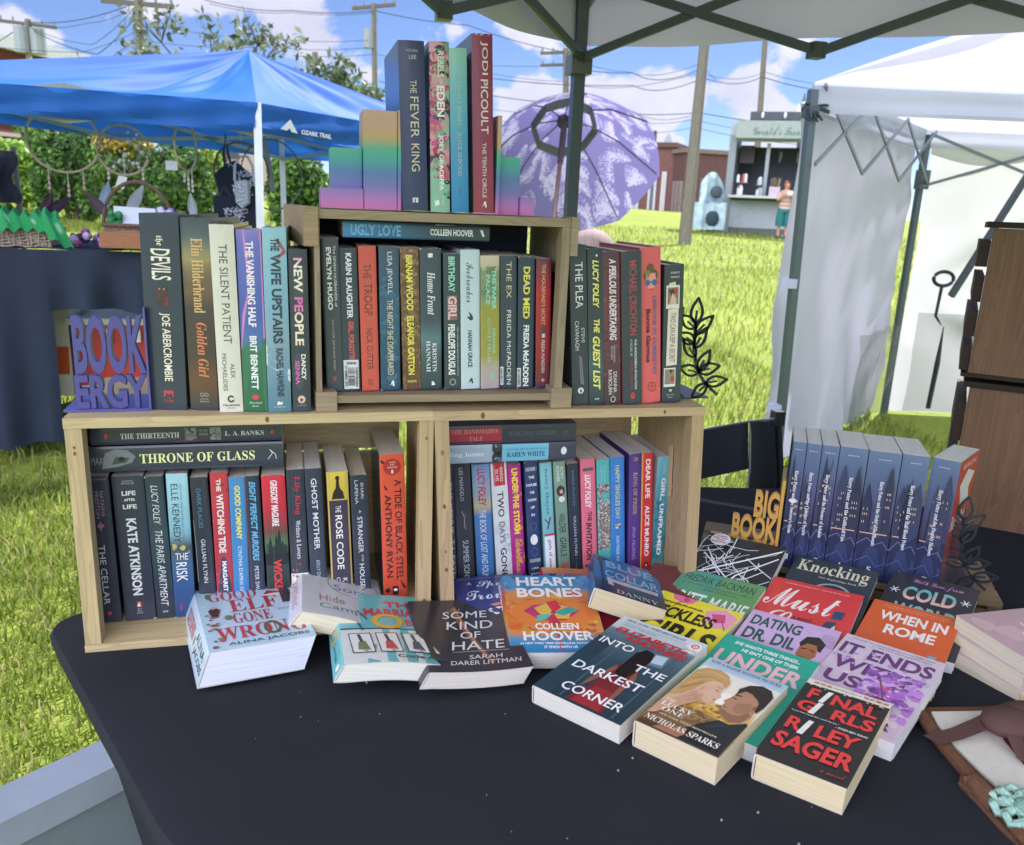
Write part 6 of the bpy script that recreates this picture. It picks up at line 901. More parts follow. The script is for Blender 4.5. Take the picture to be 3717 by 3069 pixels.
pole(1162, 100, 1163, 330, 45, .19, 'utility pole with two cross arms above the purple umbrella', arms=((108, 1.4, -.1), (133, 1.4, -.1)))
pole(1450, 60, 1408, 478, 19, .15, 'nearest leaning utility pole, left of the food trailer', arms=())
pole(1573, 60, 1556, 300, 34, .14, 'utility pole standing behind the food trailer roof')
pole(647, 108, 649, 200, 30, .13, 'dark stub of a pole above the blue canopy')
pole(1313, 280, 1313, 330, 70, .14, 'far utility pole above the brick building roof', arms=((283, 1.5, 0),))
def wires():
    k = 0
    for pts in (((-60, 120, 45), (57, 45, 45), (283, 5, 32), (420, -120, 20)), ((57, 52, 45), (180, 48, 38), (283, 12, 32)), ((60, 55, 45), (190, 92, 38), (283, 8, 32)), ((64, 60, 45), (200, 112, 38), (290, 20, 32)), ((290, 60, 32), (170, 108, 30), (-60, 90, 30)), ((292, 64, 32), (180, 150, 24), (100, 190, 20)), ((292, 64, 32), (220, 125, 30), (120, 165, 30)), ((300, 50, 32), (540, 78, 36), (768, 82, 40)), ((300, 85, 32), (540, 96, 36), (760, 98, 40)),
                ((420, 0, 30), (600, 22, 36), (768, 22, 40), (960, 52, 42), (1162, 108, 45)), ((430, 8, 30), (600, 26, 36), (768, 26, 40)), ((600, 115, 40), (768, 112, 40), (1162, 135, 45)), ((780, 168, 44), (1000, 195, 45), (1162, 212, 45), (1436, 232, 30), (1700, 262, 28)), ((1000, 150, 44), (1162, 168, 45), (1438, 150, 24), (1570, 148, 34), (1700, 175, 30)), ((1000, 224, 44), (1250, 236, 40), (1425, 246, 26), (1700, 286, 28)), ((1000, 160, 44), (1300, 176, 40), (1445, 160, 24), (1565, 158, 34), (1700, 188, 30)), ((1162, 110, 45), (1290, 148, 34), (1440, 130, 22), (1470, 165, 21)), ((1000, 245, 44), (1250, 258, 40), (1425, 262, 26), (1700, 300, 28)), ((1162, 135, 45), (1300, 150, 38), (1440, 142, 22)), ((1195, 222, 44), (1300, 228, 40), (1420, 238, 26))):
        P = [at(*p) for p in pts]; path = []
        for a, b in zip(P, P[1:]):
            L = (b - a).length
            path += [a.lerp(b, i / 10) - Vector((0, 0, L * .018 * 4 * (i / 10) * (1 - i / 10))) for i in range(10)]
        path.append(P[-1]); m = MB(); r = .011 if k % 3 else .017
        m.tube([p - path[0] for p in path], [r * max(.5, (p - Vector(CAMP)).length / 40) for p in path], C('39424c'), seg=5)
        o = m.build('overhead_wire', FABRIC, loc=path[0]); tag(o, 'thin dark overhead wire sagging between the utility poles', 'wire', 'overhead wires'); k += 1
wires()
def street_lamp():
    b = at(1640, 300, 40); g = G(b.x, b.y); root = thing('street_lamp', 'globe street lamp just over the food trailer beside the white tent', 'street lamp', (b.x, b.y, g)); z0 = at(1640, 262, 40).z - g
    m = MB(); m.tube([(0, 0, 0), (0, 0, z0)], [.16, .09], C('2f3a3c'), seg=10); m.tube([(0, 0, z0), (0, 0, z0 + .25)], [.22, .28], C('2f3a3c'), seg=10); m.build('post', PAINT, root)
    m = MB(); m.ball((0, 0, z0 + .75), (.36, .36, .55), C('dcdcd6'), nu=14, nv=9); m.build('globe', PLAST, root, smooth=True)
    m = MB(); m.tube([(0, 0, z0 + 1.28), (0, 0, z0 + 1.75)], [.12, .02], C('5a6266'), seg=8); m.build('finial', PAINT, root)
street_lamp()
# ------------------------------------------------------------------ buildings
def facade(root, o, dx, w, h, z0, wins, wall, depth=12):
    """brick box with real openings' frames and panes set 6 cm into and out of the wall"""
    dy = Vector((-dx.y, dx.x, 0)); m = MB(); P = lambda a, b, c=0: o + dx * a + Vector((0, 0, z0 + b)) + dy * c
    m.prism([P(0, 0), P(w, 0), P(w, 0, depth), P(0, 0, depth)], (0, 0, h), wall); m.build('wall', BRICK, root)
    for (a, b, ww, hh, fc, gc) in wins:
        f = MB(); t = .18; f.prism([P(a, b, -.10), P(a + ww, b, -.10), P(a + ww, b, .02), P(a, b, .02)], (0, 0, t), fc); f.prism([P(a, b + hh - t, -.10), P(a + ww, b + hh - t, -.10), P(a + ww, b + hh - t, .02), P(a, b + hh - t, .02)], (0, 0, t), fc)
        f.prism([P(a, b + t, -.10), P(a + t, b + t, -.10), P(a + t, b + t, .02), P(a, b + t, .02)], (0, 0, hh - 2 * t), fc); f.prism([P(a + ww - t, b + t, -.10), P(a + ww, b + t, -.10), P(a + ww, b + t, .02), P(a + ww - t, b + t, .02)], (0, 0, hh - 2 * t), fc)
        fo = f.build('window', PAINT, root); g = MB(); g.prism([P(a + t, b + t, -.03), P(a + ww - t, b + t, -.03), P(a + ww - t, b + t, -.01), P(a + t, b + t, -.01)], (0, 0, hh - 2 * t), gc); g.build('pane', GLOSSY, fo)
    return P
def building_right():
    a = at(1292, 470, 62); b = at(1372, 470, 60); o = Vector((0, 0, 0)); z0 = G(a.x, a.y) - 3 - 0; root = thing('brick_building', 'flat roofed red brown brick building beside the purple umbrella', 'building', (a.x, a.y, 0)); dx = (b - a); dx.z = 0; w = dx.length; dx.normalize(); zt = at(1300, 302, 62).z
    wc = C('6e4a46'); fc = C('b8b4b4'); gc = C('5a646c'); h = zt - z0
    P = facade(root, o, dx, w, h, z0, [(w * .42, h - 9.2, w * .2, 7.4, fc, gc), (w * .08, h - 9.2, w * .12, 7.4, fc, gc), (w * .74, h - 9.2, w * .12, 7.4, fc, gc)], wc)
    m = MB(); m.prism([P(-.2, h - .01, -.25), P(w + .2, h - .01, -.25), P(w + .2, h - .01, 12.2), P(-.2, h - .01, 12.2)], (0, 0, .35), C('5a4440')); m.build('parapet', BRICK, root)
    m = MB(); m.prism([P(w * .5, h + .3, 2), P(w * .8, h + .3, 2), P(w * .65, h + 1.3, 2)], Vector((-dx.y, dx.x, 0)) * 5, C('9aa0a4')); m.build('roof_gable', PAINT, root)
    m = MB(); m.prism([P(w * .17, h + .3, 3), P(w * .21, h + .3, 3), P(w * .21, h + .3, 3.6), P(w * .17, h + .3, 3.6)], (0, 0, 1.2), C('5a4440')); m.build('chimney', BRICK, root)
    # lower side wing in shade
    root2 = thing('brick_building', 'narrow side wing of brick next to the leaning utility pole', 'building', (b.x, b.y, 0)); c = at(1396, 470, 58); d2 = c - b; d2.z = 0; w2 = d2.length; d2.normalize()
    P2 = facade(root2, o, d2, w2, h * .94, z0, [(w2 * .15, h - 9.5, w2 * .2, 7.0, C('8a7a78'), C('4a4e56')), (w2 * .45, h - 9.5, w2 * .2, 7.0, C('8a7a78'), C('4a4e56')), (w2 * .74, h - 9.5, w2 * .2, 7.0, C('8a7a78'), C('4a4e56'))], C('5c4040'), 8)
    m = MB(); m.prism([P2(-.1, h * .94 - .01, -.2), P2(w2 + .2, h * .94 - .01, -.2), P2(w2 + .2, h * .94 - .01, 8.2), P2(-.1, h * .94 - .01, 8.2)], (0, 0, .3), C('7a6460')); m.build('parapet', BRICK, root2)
building_right()
def building_left():
    a = at(-140, 170, 60); b = at(172, 170, 70); o = Vector((0, 0, 0)); root = thing('brick_building', 'dark red brick building with a pale cornice behind the bright green tree', 'building', (a.x, a.y, 0)); dx = b - a; dx.z = 0; w = dx.length; dx.normalize(); zt = at(10, 74, 63).z; z0 = 0
    P = facade(root, o, dx, w, zt, z0, [(w * q, zt - 5.2, 1.5, 2.6, C('b4aaa8'), C('4a4a54')) for q in (.34, .46, .58, .70, .82)] + [(w * q, zt - 9.6, 1.5, 2.6, C('b4aaa8'), C('4a4a54')) for q in (.34, .46, .58, .70, .82)], C('5e2f2f'))
    m = MB(); m.prism([P(-.3, zt - .6, -.4), P(w + .4, zt - .6, -.4), P(w + .4, zt - .6, 12), P(-.3, zt - .6, 12)], (0, 0, .8), C('b4b8ba')); m.build('cornice', PAINT, root)
    m = MB()
    for q in (.5, 3.9): m.prism([P(-.05, zt - 2.2 - q, -.08), P(w, zt - 2.2 - q, -.08), P(w, zt - 2.2 - q, 0), P(-.05, zt - 2.2 - q, 0)], (0, 0, .25), C('a89a98'))
    m.build('string_course', PAINT, root)
building_left()
def house_far():
    a = at(415, 400, 24); root = thing('pale_house', 'pale house wall glimpsed between the bushes by the black hanging bags', 'house', (a.x, a.y, G(a.x, a.y))); m = MB(); m.box(-.3, 2.0, 0, 4, 0, 2.3, C('a8988c')); m.build('wall', PAINT, root)
    m = MB(); m.prism([(-.5, -.3, 2.31), (2.2, -.3, 2.31), (2.2, 4.3, 2.31), (-.5, 4.3, 2.31)], (0, 0, .12), C('7c7068')); m.build('roof', PAINT, root); m = MB(); m.box(.5, 1.0, -.05, .02, 1.0, 1.7, C('4a4e56')); m.build('window', GLOSSY, root)
house_far()
# ------------------------------------------------------------------ the canopy over the table
GUN = C('4d565c')
def own_canopy():
    cor = Vector((1.213, 1.70, 0)); zb, zt = 1.855, 2.10; da = Vector((-.76, -.65, 0)).normalized(); db = Vector((.78, -.625, 0)).normalized(); L = 3.0
    root = thing('grey_canopy', 'grey green pop up canopy overhead, its scissor frame and one leg showing', 'canopy', cor); col = C('a6a9b6'); Z0 = Vector((0, 0, 0))
    p = [Z0, db * L, db * L + da * L, da * L]; cen = (da + db) * L / 2 + Vector((0, 0, zt + .85)); outw = [-(da + db) * .04] * 1
    m = MB()
    for i in range(4):
        a, b = p[i], p[(i + 1) % 4]
        def roof(u, v, a=a, b=b):
            q = (a.lerp(b, u)).copy(); q.z = zt; r = q.lerp(cen, v); s = math.sin(math.pi * v) * math.sin(math.pi * u) if v < 1 else 0
            return r - Vector((0, 0, .07 * s + .008 * math.sin(26 * u) * math.sin(math.pi * v)))
        m.grid(roof, 24, 12, col)
    m.build('roof_fabric', mat('grey_canopy_fabric', .85, .1, 40, .04, 3, transl=.16, spec=.1), root, smooth=True)
    m = MB()
    for i in range(4):
        a, b = p[i], p[(i + 1) % 4]; n = Vector(((b - a).y, -(b - a).x, 0)).normalized() * .02
        m.grid(lambda u, v: a.lerp(b, u) + n * -1 * (1 if True else 0) + Vector((0, 0, zt + .02 - (zt - zb + .02) * v - .010 * math.sin(math.pi * 4 * u) ** 2 * v)) + n * .6 * math.sin(31 * u + 2 * v) * v, 40, 5, lambda u, v: mix(col, C('8a8d98'), .35 * (1 if .25 < v < .55 else 0)))
    m.build('valance', mat('grey_canopy_fabric'), root, smooth=True)
    m = MB(); m.bar((0, 0, -.2), (0, 0, zt - .02), .038, .038, GUN); m.build('leg', METAL, root)
    m = MB(); m.box(-.035, .035, -.035, .035, zb - .09, zb - .03, GUN); m.build('corner_joint', PLAST, root); m = MB(); m.box(-.045, .045, -.045, .045, zt - .1, zt - .01, GUN); m.build('corner_joint', PLAST, root)
    lo, hi = zb - .045, zt - .05; nd = 4
    for d, off in ((db, da * .03), (da, db * .03)):
        st = L / nd
        for k in range(nd):
            for za, zc, of in ((lo, hi, .0), (hi, lo, .016)):
                if k % 2: za, zc = zc, za
                if (k % 2 == 0) or True:
                    m = MB(); a = d * (st * k + .02) + off * (1 + of * 20) + Vector((0, 0, za)); b = d * (st * (k + 1) - .0) + off * (1 + of * 20) + Vector((0, 0, zc)); m.bar(a, b, .013, .026, GUN); m.build('scissor_bar', METAL, root)
        for k in range(1, nd + 1):
            for z in (lo, hi): m = MB(); q = d * st * k + off * 1.2; m.box(q.x - .02, q.x + .02, q.y - .02, q.y + .02, z - .022, z + .022, C('3f474e')); m.build('hinge', PLAST, root)
own_canopy()
# ------------------------------------------------------------------ blue canopy next door
def blue_canopy():
    c1t, c1b = at(527, 211, 3.0), at(520, 271, 3.0); c0t, c0b = at(-420, 140, 2.45), at(-420, 203, 2.45); c2t, c2b = at(1010, 296, 5.1), at(1010, 350, 5.1)
    c3 = c0t + c2t - c1t; c3b = c0b + c2b - c1b; c3t = c3; o = Vector((c1t.x, c1t.y, 0)); root = thing('blue_canopy', 'bright blue pop up canopy with white legs sheltering the neighbouring stall', 'canopy', o)
    T4 = [c1t - o, c2t - o, c3t - o, c0t - o]; B4 = [c1b - o, c2b - o, c3b - o, c0b - o]; c = sum(T4, Vector()) / 4; pk = at(497, 103, c.y + o.y) - o; pk = Vector((pk.x * .75 + c.x * .25, c.y, pk.z)); bl = C('2f6fc0'); mt = mat('blue_canopy_fabric', .62, .12, 30, .04, 3, transl=.4, spec=.3)
    m = MB(); rr = random.Random(2)
    for i in range(4):
        a, b = T4[i], T4[(i + 1) % 4]
        def roof(u, v, a=a, b=b):
            q = a.lerp(b, u).lerp(pk, v); s = math.sin(math.pi * min(v, 1)) * math.sin(math.pi * u); wr = math.sin(math.pi * v) * (.012 * math.sin(19 * u + 7 * v) + .007 * math.sin(41 * u - 9 * v)) * (1 - abs(2 * u - 1) ** 3)
            return q - Vector((0, 0, .10 * s)) + Vector((0, 0, wr))
        m.grid(roof, 40, 18, bl)
    m.build('roof_fabric', mt, root, smooth=True)
    m = MB()
    for i in range(4):
        a, b, e, f = T4[i], T4[(i + 1) % 4], B4[(i + 1) % 4], B4[i]; n = Vector(((b - a).y, -(b - a).x, 0)).normalized()
        m.grid(lambda u, v: a.lerp(b, u).lerp(f.lerp(e, u), v) + n * (.012 * math.sin(14 * u + 9 * v) * v + .006 * math.sin(40 * u)) , 36, 6, bl)
    vo = m.build('valance', mt, root, smooth=True)
    # mark printed on the valance beside the corner: a white tent shape and two lines of lettering
    m = MB(); a, b, e, f = T4[0], T4[1], B4[1], B4[0]; n = Vector(((b - a).y, -(b - a).x, 0)).normalized(); n = n if n.y < 0 else -n
    L = lambda u, v: a.lerp(b, u).lerp(f.lerp(e, u), v) + n * .026; wh = C('d8e2ee')
    m.add([L(.058, .78), L(.083, .40), L(.108, .84), L(.09, .82), L(.083, .70), L(.077, .80)], [(0, 1, 4, 5), (1, 2, 3, 4)], wh)
    v, fc, _ = text('OZARK TRAIL', 'b'); m.add([L(.118 + .095 * q[0], .84 - .16 * q[1]) for q in v], fc, wh); m.build('printed_mark', PRINT, root)
    for i, q in enumerate(T4):
        top = q.lerp(c, .03); bot = top.copy(); bot.z = G(top.x + o.x, top.y + o.y) - .1; out = (q - c).normalized() * .12; out.z = 0; m = MB(); m.bar(top, bot + out * 1.2, .034, .034, C('cdd3d6')); m.build('leg', PAINT, root)
    for i in range(4):
        a, b = B4[i].lerp(c, .04), B4[(i + 1) % 4].lerp(c, .04)
        for k in range(2):
            m = MB(); p, q = a.lerp(b, k / 2), a.lerp(b, (k + 1) / 2); dz = Vector((0, 0, .12)); m.bar(p + dz, q - dz * .1, .012, .02, C('9aa08e')); m.bar(p - dz * .1, q + dz, .012, .02, C('9aa08e')); m.build('scissor_bar', METAL, root)
    m = MB(); m.bar(Vector((c.x, c.y, B4[0].z - .25)), pk - Vector((0, 0, .03)), .03, .03, C('8a9088')); m.build('centre_post', METAL, root)
    return o
blue_canopy()
# ------------------------------------------------------------------ neighbouring stall
YN = 2.75
def stall_table():
    a = at(-160, 512, YN); o = Vector((a.x, YN, 0)); zt = at(150, 512, YN).z; root = thing('stall_table', 'table under a draped black cloth with an open corner beneath the blue canopy', 'table', o); c = C('2c3442')
    xr = at(520, 512, YN).x - o.x; x1, x2 = at(112, 640, YN).x - o.x, xr; g = G(0, YN); zl = at(120, 905, YN).z; zs = at(200, 636, YN).z
    m = MB(); m.grid(lambda u, v: Vector((xr * u, .75 * v, zt + .004 * math.sin(23 * u) - .004)), 20, 4, c)
    def fold(x0, x1, z1): m.grid(lambda u, v: Vector((x0 + (x1 - x0) * u, -.01 - .03 * v * (1 + math.sin((x0 + (x1 - x0) * u) * 34)) - .02 * v * math.sin(11 * u + 1), zt - .004 + (z1 - zt) * v + .012 * math.sin(9 * u) * v)), 46, 10, c)
    fold(0, x1, zl); fold(x1, x2, zs)
    m.grid(lambda u, v: Vector((0, .75 * u, zt - .004 + (zl - zt) * v)), 6, 6, c); m.grid(lambda u, v: Vector((xr, .75 * u, zt - .004 + (zs - zt) * v)), 6, 6, c); m.build('black_cloth', FABRIC, root, smooth=True)
    for x in (.08, xr - .08):
        for y in (.08, .68): m = MB(); m.bar((x, y, g - .05), (x, y, zt - .02), .03, .03, C('4a4f55')); m.build('leg', METAL, root)
    return zt
ZS = stall_table()
def pxbox(name, part, label, cat, x0, y0, x1, y1, Y, dep, col, mt=PLAST):
    a, b = at(x0, y1, Y), at(x1, y0, Y); root = thing(name, label, cat, (a.x, Y, a.z)); m = MB(); m.box(0, b.x - a.x, 0, dep, 0, b.z - a.z, col); m.build(part, mt, root); return root, b.x - a.x, b.z - a.z
def under_table():
    g = G(-.6, YN + .2)
    for name, lab, x0, x1, top, c, dep, lid in (('storage_tote', 'red storage tote under the black draped table, seen through the purple bookend', 148, 305, 655, 'b0342f', .38, 'd0d4d4'), ('cool_box', 'white cool box with an orange label under the black draped table', 104, 145, 628, 'd8d4c8', .36, 'c8c4b8')):
        a, b = at(x0, 800, YN + .18), at(x1, top, YN + .18); z0 = at(x0, 815, YN + .18).z; root = thing(name, lab, 'storage box', (a.x, YN + .18, z0)); w, h = b.x - a.x, b.z - z0
        m = MB(); m.prism([(.02, .01, 0), (w - .02, .01, 0), (w - .02, dep, 0), (.02, dep, 0)], (0, 0, h * .92), C(c)); m.build('tub', PLAST, root)
        m = MB(); m.box(0, w, -.012, dep + .01, h * .922, h, C(lid)); m.build('lid', PLAST, root)
        m = MB()
        if c[0] == 'b': m.box(.018, w - .018, -.004, .0096, .004, h * .14, C('d4d6d2')); [m.box(w * q, w * q + .03, -.008, .0095, h * .7, h * .86, C('d8d4d0')) for q in (.45, .8)]; m.build('pale_trim', PLAST, root)
        else: m.prism([(.03, .004, h * .25), (w - .03, .004, h * .25), (w - .025, .004, h * .55), (.025, .004, h * .55)], (0, .005, 0), C('cc5a30')); m.build('orange_label', PRINT, root)
under_table()
def green_basket():
    a, b = at(-60, 545, YN + .12), at(104, 470, YN + .12); o = Vector((a.x, YN + .1, ZS)); w = b.x - a.x; h = b.z - ZS; root = thing('wire_basket', 'open weave basket draped with a bright green cloth on the black table', 'basket', o)
    m = MB(); cw = C('9a8c78')
    for i in range(15): m.tube([(w * i / 14 + .006 * math.sin(i * 2.1), -.002, 0), (w * i / 14 + .004 * math.sin(i * 3.3), -.004, h * .98)], .0042, cw, seg=5)
    for j in range(7): m.tube([(w * i / 14, -.005 + .004 * ((i + j) % 2) * 2, h * (j + .1) / 6.5 + .004 * math.sin(i * 1.7 + j)) for i in range(15)], .0042, cw, seg=5)
    for x in (0, w): 
        for i in range(6): m.tube([(x, .26 * i / 5, 0), (x, .26 * i / 5, h)], .0042, cw, seg=5)
    m.box(.004, w - .004, .25, .256, 0, h, C('4c4a44')); m.box(.0, w, .0, .256, .001, .006, C('4c4a44')); m.build('woven_frame', BARK, root)
    m = MB(); gr = C('2c8a54'); hh = at(0, 430, YN + .12).z - ZS
    def drape(u, v):
        x = -.02 + (w + .05 + .06 * v) * u; fold = .6 * math.sin(27 * u + 3 * math.sin(5 * u)); return Vector((x + .05 * max(0, u - .8) * v, -.012 - .02 * v * (1 + fold) + .24 * max(0, .25 - v), hh + .012 * fold * (1 - v) + .01 * math.sin(60 * u) - (hh - h * .9) * (v ** 1.3) - .10 * max(0, u - .72) * v * 3))
    m.grid(drape, 60, 12, lambda u, v: mix(gr, C('a8ccb4'), .45 if (math.sin(27 * u + 1.3) > .93 and .35 < v < .6) else 0)); m.build('green_cloth', FABRIC, root, smooth=True)
green_basket()
def handle_basket():
    a, b = at(207, 508, YN + .1), at(350, 455, YN + .1); cx = (a.x + b.x) / 2; r = (b.x - a.x) / 2; o = Vector((cx, YN + .2, ZS)); h = at(280, 465, YN + .1).z - ZS; top = at(280, 374, YN + .1).z - ZS
    root = thing('wicker_basket', 'small brown wicker basket with a tall handle holding a white card', 'basket', o, group=None); br = C('6a5446'); rows = 9
    m = MB(); m.grid(lambda u, v: Vector((math.cos(6.2832 * u) * r * (.78 + .24 * v), math.sin(6.2832 * u) * r * .62 * (.78 + .24 * v), h * v)) * (1) + Vector((math.cos(6.2832 * u), math.sin(6.2832 * u), 0)) * .003 * math.sin(40 * 6.2832 * u / 2 + (int(v * rows) % 2) * 3.14), 72, rows * 2, lambda u, v: mix(br, C('8a705a'), .5 + .5 * math.sin(125 * u + 3 * int(v * rows)))); m.box(-r * .7, r * .7, -r * .4, r * .4, .002, .006, br); m.build('woven_body', BARK, root)
    m = MB(); m.tube([(math.cos(q) * r * 1.02, math.sin(q) * r * .63, h) for q in [k * .3142 for k in range(21)]], .009, C('5c483c'), seg=7); m.build('rim', BARK, root)
    m = MB(); m.tube([(math.cos(q) * r * 1.0, 0, h + math.sin(q) * (top - h)) for q in [math.pi * k / 18 for k in range(19)]], .0085, C('5f4c40'), seg=7); m.build('handle', BARK, root)
    m = MB(); cl = at(238, 500, YN + .15) - o; cr = at(328, 500, YN + .15) - o; m.prism([(cl.x, -.02, h - .02), (cr.x, -.02, h - .02), (cr.x - .02, .02, at(0, 418, YN + .15).z - ZS), (cl.x - .012, .02, at(0, 415, YN + .15).z - ZS)], (0, .003, 0), C('b9c2cc')); m2 = m.build('white_card', PRINT); m2.location = o; tag(m2, 'blank white card standing in the brown wicker basket', 'card')
    m = MB(); rr = random.Random(6)
    for i in range(14): m.ball((rr.uniform(.6, 1.0) * r, rr.uniform(-.4, .2) * r, h + rr.uniform(.0, .07)), rr.uniform(.012, .02), C(rr.choice(['8a7ab0', 'b8b0d0', '6a5a8a'])), nu=6, nv=4)
    fo = m.build('flower_bunch', FABRIC, loc=o); tag(fo, 'bunch of lilac artificial flowers at the card in the brown wicker basket', 'flowers'); m = MB()
    for i in range(8): m.ball((rr.uniform(-.85, -.5) * r, rr.uniform(-.4, .2) * r, h + rr.uniform(.0, .05)), rr.uniform(.012, .02), C('3f8a58'), nu=6, nv=4)
    fo = m.build('flower_bunch', FABRIC, loc=o); tag(fo, 'green rosettes beside the card in the brown wicker basket', 'flowers')
    m = MB()
    for i in range(26): m.ball((rr.uniform(-.085, .085), rr.uniform(-.04, .04), .012 + rr.uniform(0, .045)), rr.uniform(.012, .022), C(rr.choice(['7a4a8a', 'b8a8c8', '4a3a5a', '8a5a7a'])), nu=6, nv=4)
    p = at(192, 508, YN + .2); fo = m.build('yarn_heap', KNIT, loc=Vector((p.x, YN + .2, ZS))); tag(fo, 'small heap of purple and white yarn between the two baskets', 'yarn')
    a, b = at(222, 566, YN + .05), at(300, 502, YN + .05); root = thing('wooden_stand', 'small wooden display stand on the black table beside the dark hardcover', 'stand', Vector((a.x, YN - .06, ZS))); w = b.x - a.x
    m = MB(); m.box(0, w, 0, .2, .012, .075, C('96684a')); m.build('top_block', WOODX, root); m = MB(); m.box(.085, w, .02, .18, -.13 + .135, .0115, C('7a6a5c')); m.build('foot', WOODX, root)
    root2, w2, h2 = pxbox('price_card', 'card_sheet', 'pale card on the small wooden display stand', 'card', 246, 506, 300, 470, YN + .08, .004, C('b0b8c8'), PRINT); root2.location.z = ZS + .0755
handle_basket()
def hoop(cx, cy, rx, ry, Y, label, web=False, tails=(), tilt=0, top=None, colour='a89a7c', r=.0055, beads='c8b8b0', feathers=()):
    o = at(cx, cy, Y); s = (at(cx + 10, cy, Y) - o).length / 10; u = Vector((1, -.26, 0)).normalized(); root = thing('dreamcatcher', label, 'dreamcatcher', o, 'dreamcatchers hanging from the blue canopy')
    dep = math.sqrt(max(ry * ry - rx * rx, 0)) * s; vd = (o - Vector(CAMP)); vd.z = 0; vd.normalize(); u = Vector((vd.y, -vd.x, 0)); ring = [u * (rx * s * math.cos(a)) + vd * (dep * math.cos(a)) + Vector((0, 0, ry * s * math.sin(a))) for a in [k * math.pi / 18 for k in range(37)]]
    m = MB(); m.tube(ring, r, C(colour), seg=7, caps=False); m.build('hoop', BARK, root, smooth=True)
    m = MB(); zt = at(cx, top if top else cy - ry - 25, Y).z - o.z; m.tube([(0, 0, ry * s), (0, 0, zt)], .002, C('b8b4a8'), seg=5)
    for dx, y1 in tails: p0 = Vector((0, 0, 0)) + u * dx * s + Vector((0, 0, -ry * s * math.sqrt(max(0, 1 - (dx / rx) ** 2)))); m.tube([p0, (p0.x, p0.y, at(cx, y1, Y).z - o.z)], .0022, C('a8a8a4'), seg=5)
    m.build('cords', FABRIC, root)
    m = MB(); rr = random.Random(int(cx))
    for dx, y1 in tails:
        z1 = at(cx, y1, Y).z - o.z
        for k in range(3): m.ball(u * dx * s + Vector((0, 0, z1 + .02 * k)), (.006, .006, .009), C(beads), nu=7, nv=5)
    if tails: m.build('beads', PLAST, root)
    if feathers:
        for dx, y1, ang, L, c in feathers:
            m = MB()
            p = u * dx * s + Vector((0, 0, at(cx, y1, Y).z - o.z)); d = u * math.sin(ang) + Vector((0, 0, -math.cos(ang))); nn = u * math.cos(ang) + Vector((0, 0, math.sin(ang)))
            for k in range(12): t = k / 11; q = p + d * L * t; wd = L * .2 * math.sin(math.pi * (.12 + .8 * t)); m.add([q, q + nn * wd + d * .02, q + nn * wd * .9 + d * .035, q + d * L / 11], [(0, 1, 2, 3)], C(c)); m.add([q, q - nn * wd + d * .02, q - nn * wd * .9 + d * .035, q + d * L / 11], [(0, 1, 2, 3)], C(c))
            m.build('feather', FABRIC, root)
    if web:
        m = MB()
        for k in range(14): a0 = k * .449; a1 = a0 + 1.9; m.tube([u * rx * s * math.cos(a0) + Vector((0, 0, ry * s * math.sin(a0))), u * rx * s * math.cos(a1) + Vector((0, 0, ry * s * math.sin(a1)))], .0014, C('8a8478'), seg=4)
        for k in range(16): m.ball(u * rr.uniform(-.75, .75) * rx * s + Vector((0, 0, rr.uniform(-.75, .75) * ry * s)), rr.uniform(.005, .012), C('c8c8c4'), nu=6, nv=4)
        m.build('web', FABRIC, root)
    return root, o, s, u
root, o, s, u = hoop(229 * .565 + 1, 295 - 7, 74, 70, 3.0, 'largest plain hoop hanging from the blue canopy, three beaded cords below', tails=((-36, 388), (2, 402), (34, 385)), feathers=((-30, 392, -.4, .11, '4a3844'), (4, 404, -.9, .12, '3c3440'), (34, 392, .7, .12, '5a5058')), beads='b09088')
root, o, s, u = hoop(253, 309, 53, 53, 3.05, 'round dreamcatcher with a beaded web and blue white feathers', web=True, tails=((-33, 368), (0, 340), (37, 366)), feathers=((-34, 372, -.25, .12, '8a9ab0'), (36, 378, -.5, .13, 'a8acb0')))
m = MB(); m.box(-.018, .018, -.001, .001, -.055, 0, C('d8dade')); p = at(253, 362, 3.05); q = m.build('price_tag', PRINT, root); q.location = p - o; q.rotation_euler = (0, .35, 0)
root, o, s, u = hoop(381, 300, 22, 53, 3.1, 'narrow looking hoop turned sideways with a white tag', tails=((-6, 372), (2, 388), (10, 392)), feathers=((4, 395, .1, .1, 'a8b0b4'),))
m = MB(); m.box(-.045, .005, -.001, .001, -.02, .02, C('d4d4dc')); q = m.build('price_tag', PRINT, root); q.location = at(362, 341, 3.1) - o
hoop(495 + 2, 355, 56, 62, 3.4, 'thin brown ring behind the black printed bags', colour='6a5a50', r=.005, top=272)
hoop(497 + 62, 360, 62, 72, 3.5, 'faint dark ring behind the white tent leg', colour='5f6a58', r=.004, top=285)
def bag(name, pts, Y, th, col, label, strap, prints, cat='tote bag', parts='bag_body'):
    o = at(*pts[0], Y); root = thing(name, label, cat, o); m = MB(); P = [at(x, y, Y) - o for x, y in pts]; m.prism(P, (0.01, th, 0), col); m.build(parts, FABRIC, root)
    m = MB()
    for st in strap: m.tube([at(x, y, Y + .01) - o for x, y in st], .007, mix(col, C('808890'), .1), seg=6)
    m.build('strap', FABRIC, root)
    if prints:
        m = MB(); rr = random.Random(9)
        for x0, y0, x1, y1, n, c in prints:
            for _ in range(n):
                cx, cy = rr.uniform(x0, x1), rr.uniform(y0, y1); a = rr.uniform(0, 3); L = rr.uniform(3, 8)
                q = [at(cx + L * math.cos(a + t * 1.3), cy + L * .7 * math.sin(a + t * 1.3), Y - .004) - o for t in (0, .6, 1.2)]; m.tube(q, .0022, C(c), seg=4)
        m.build('print', PRINT, root)
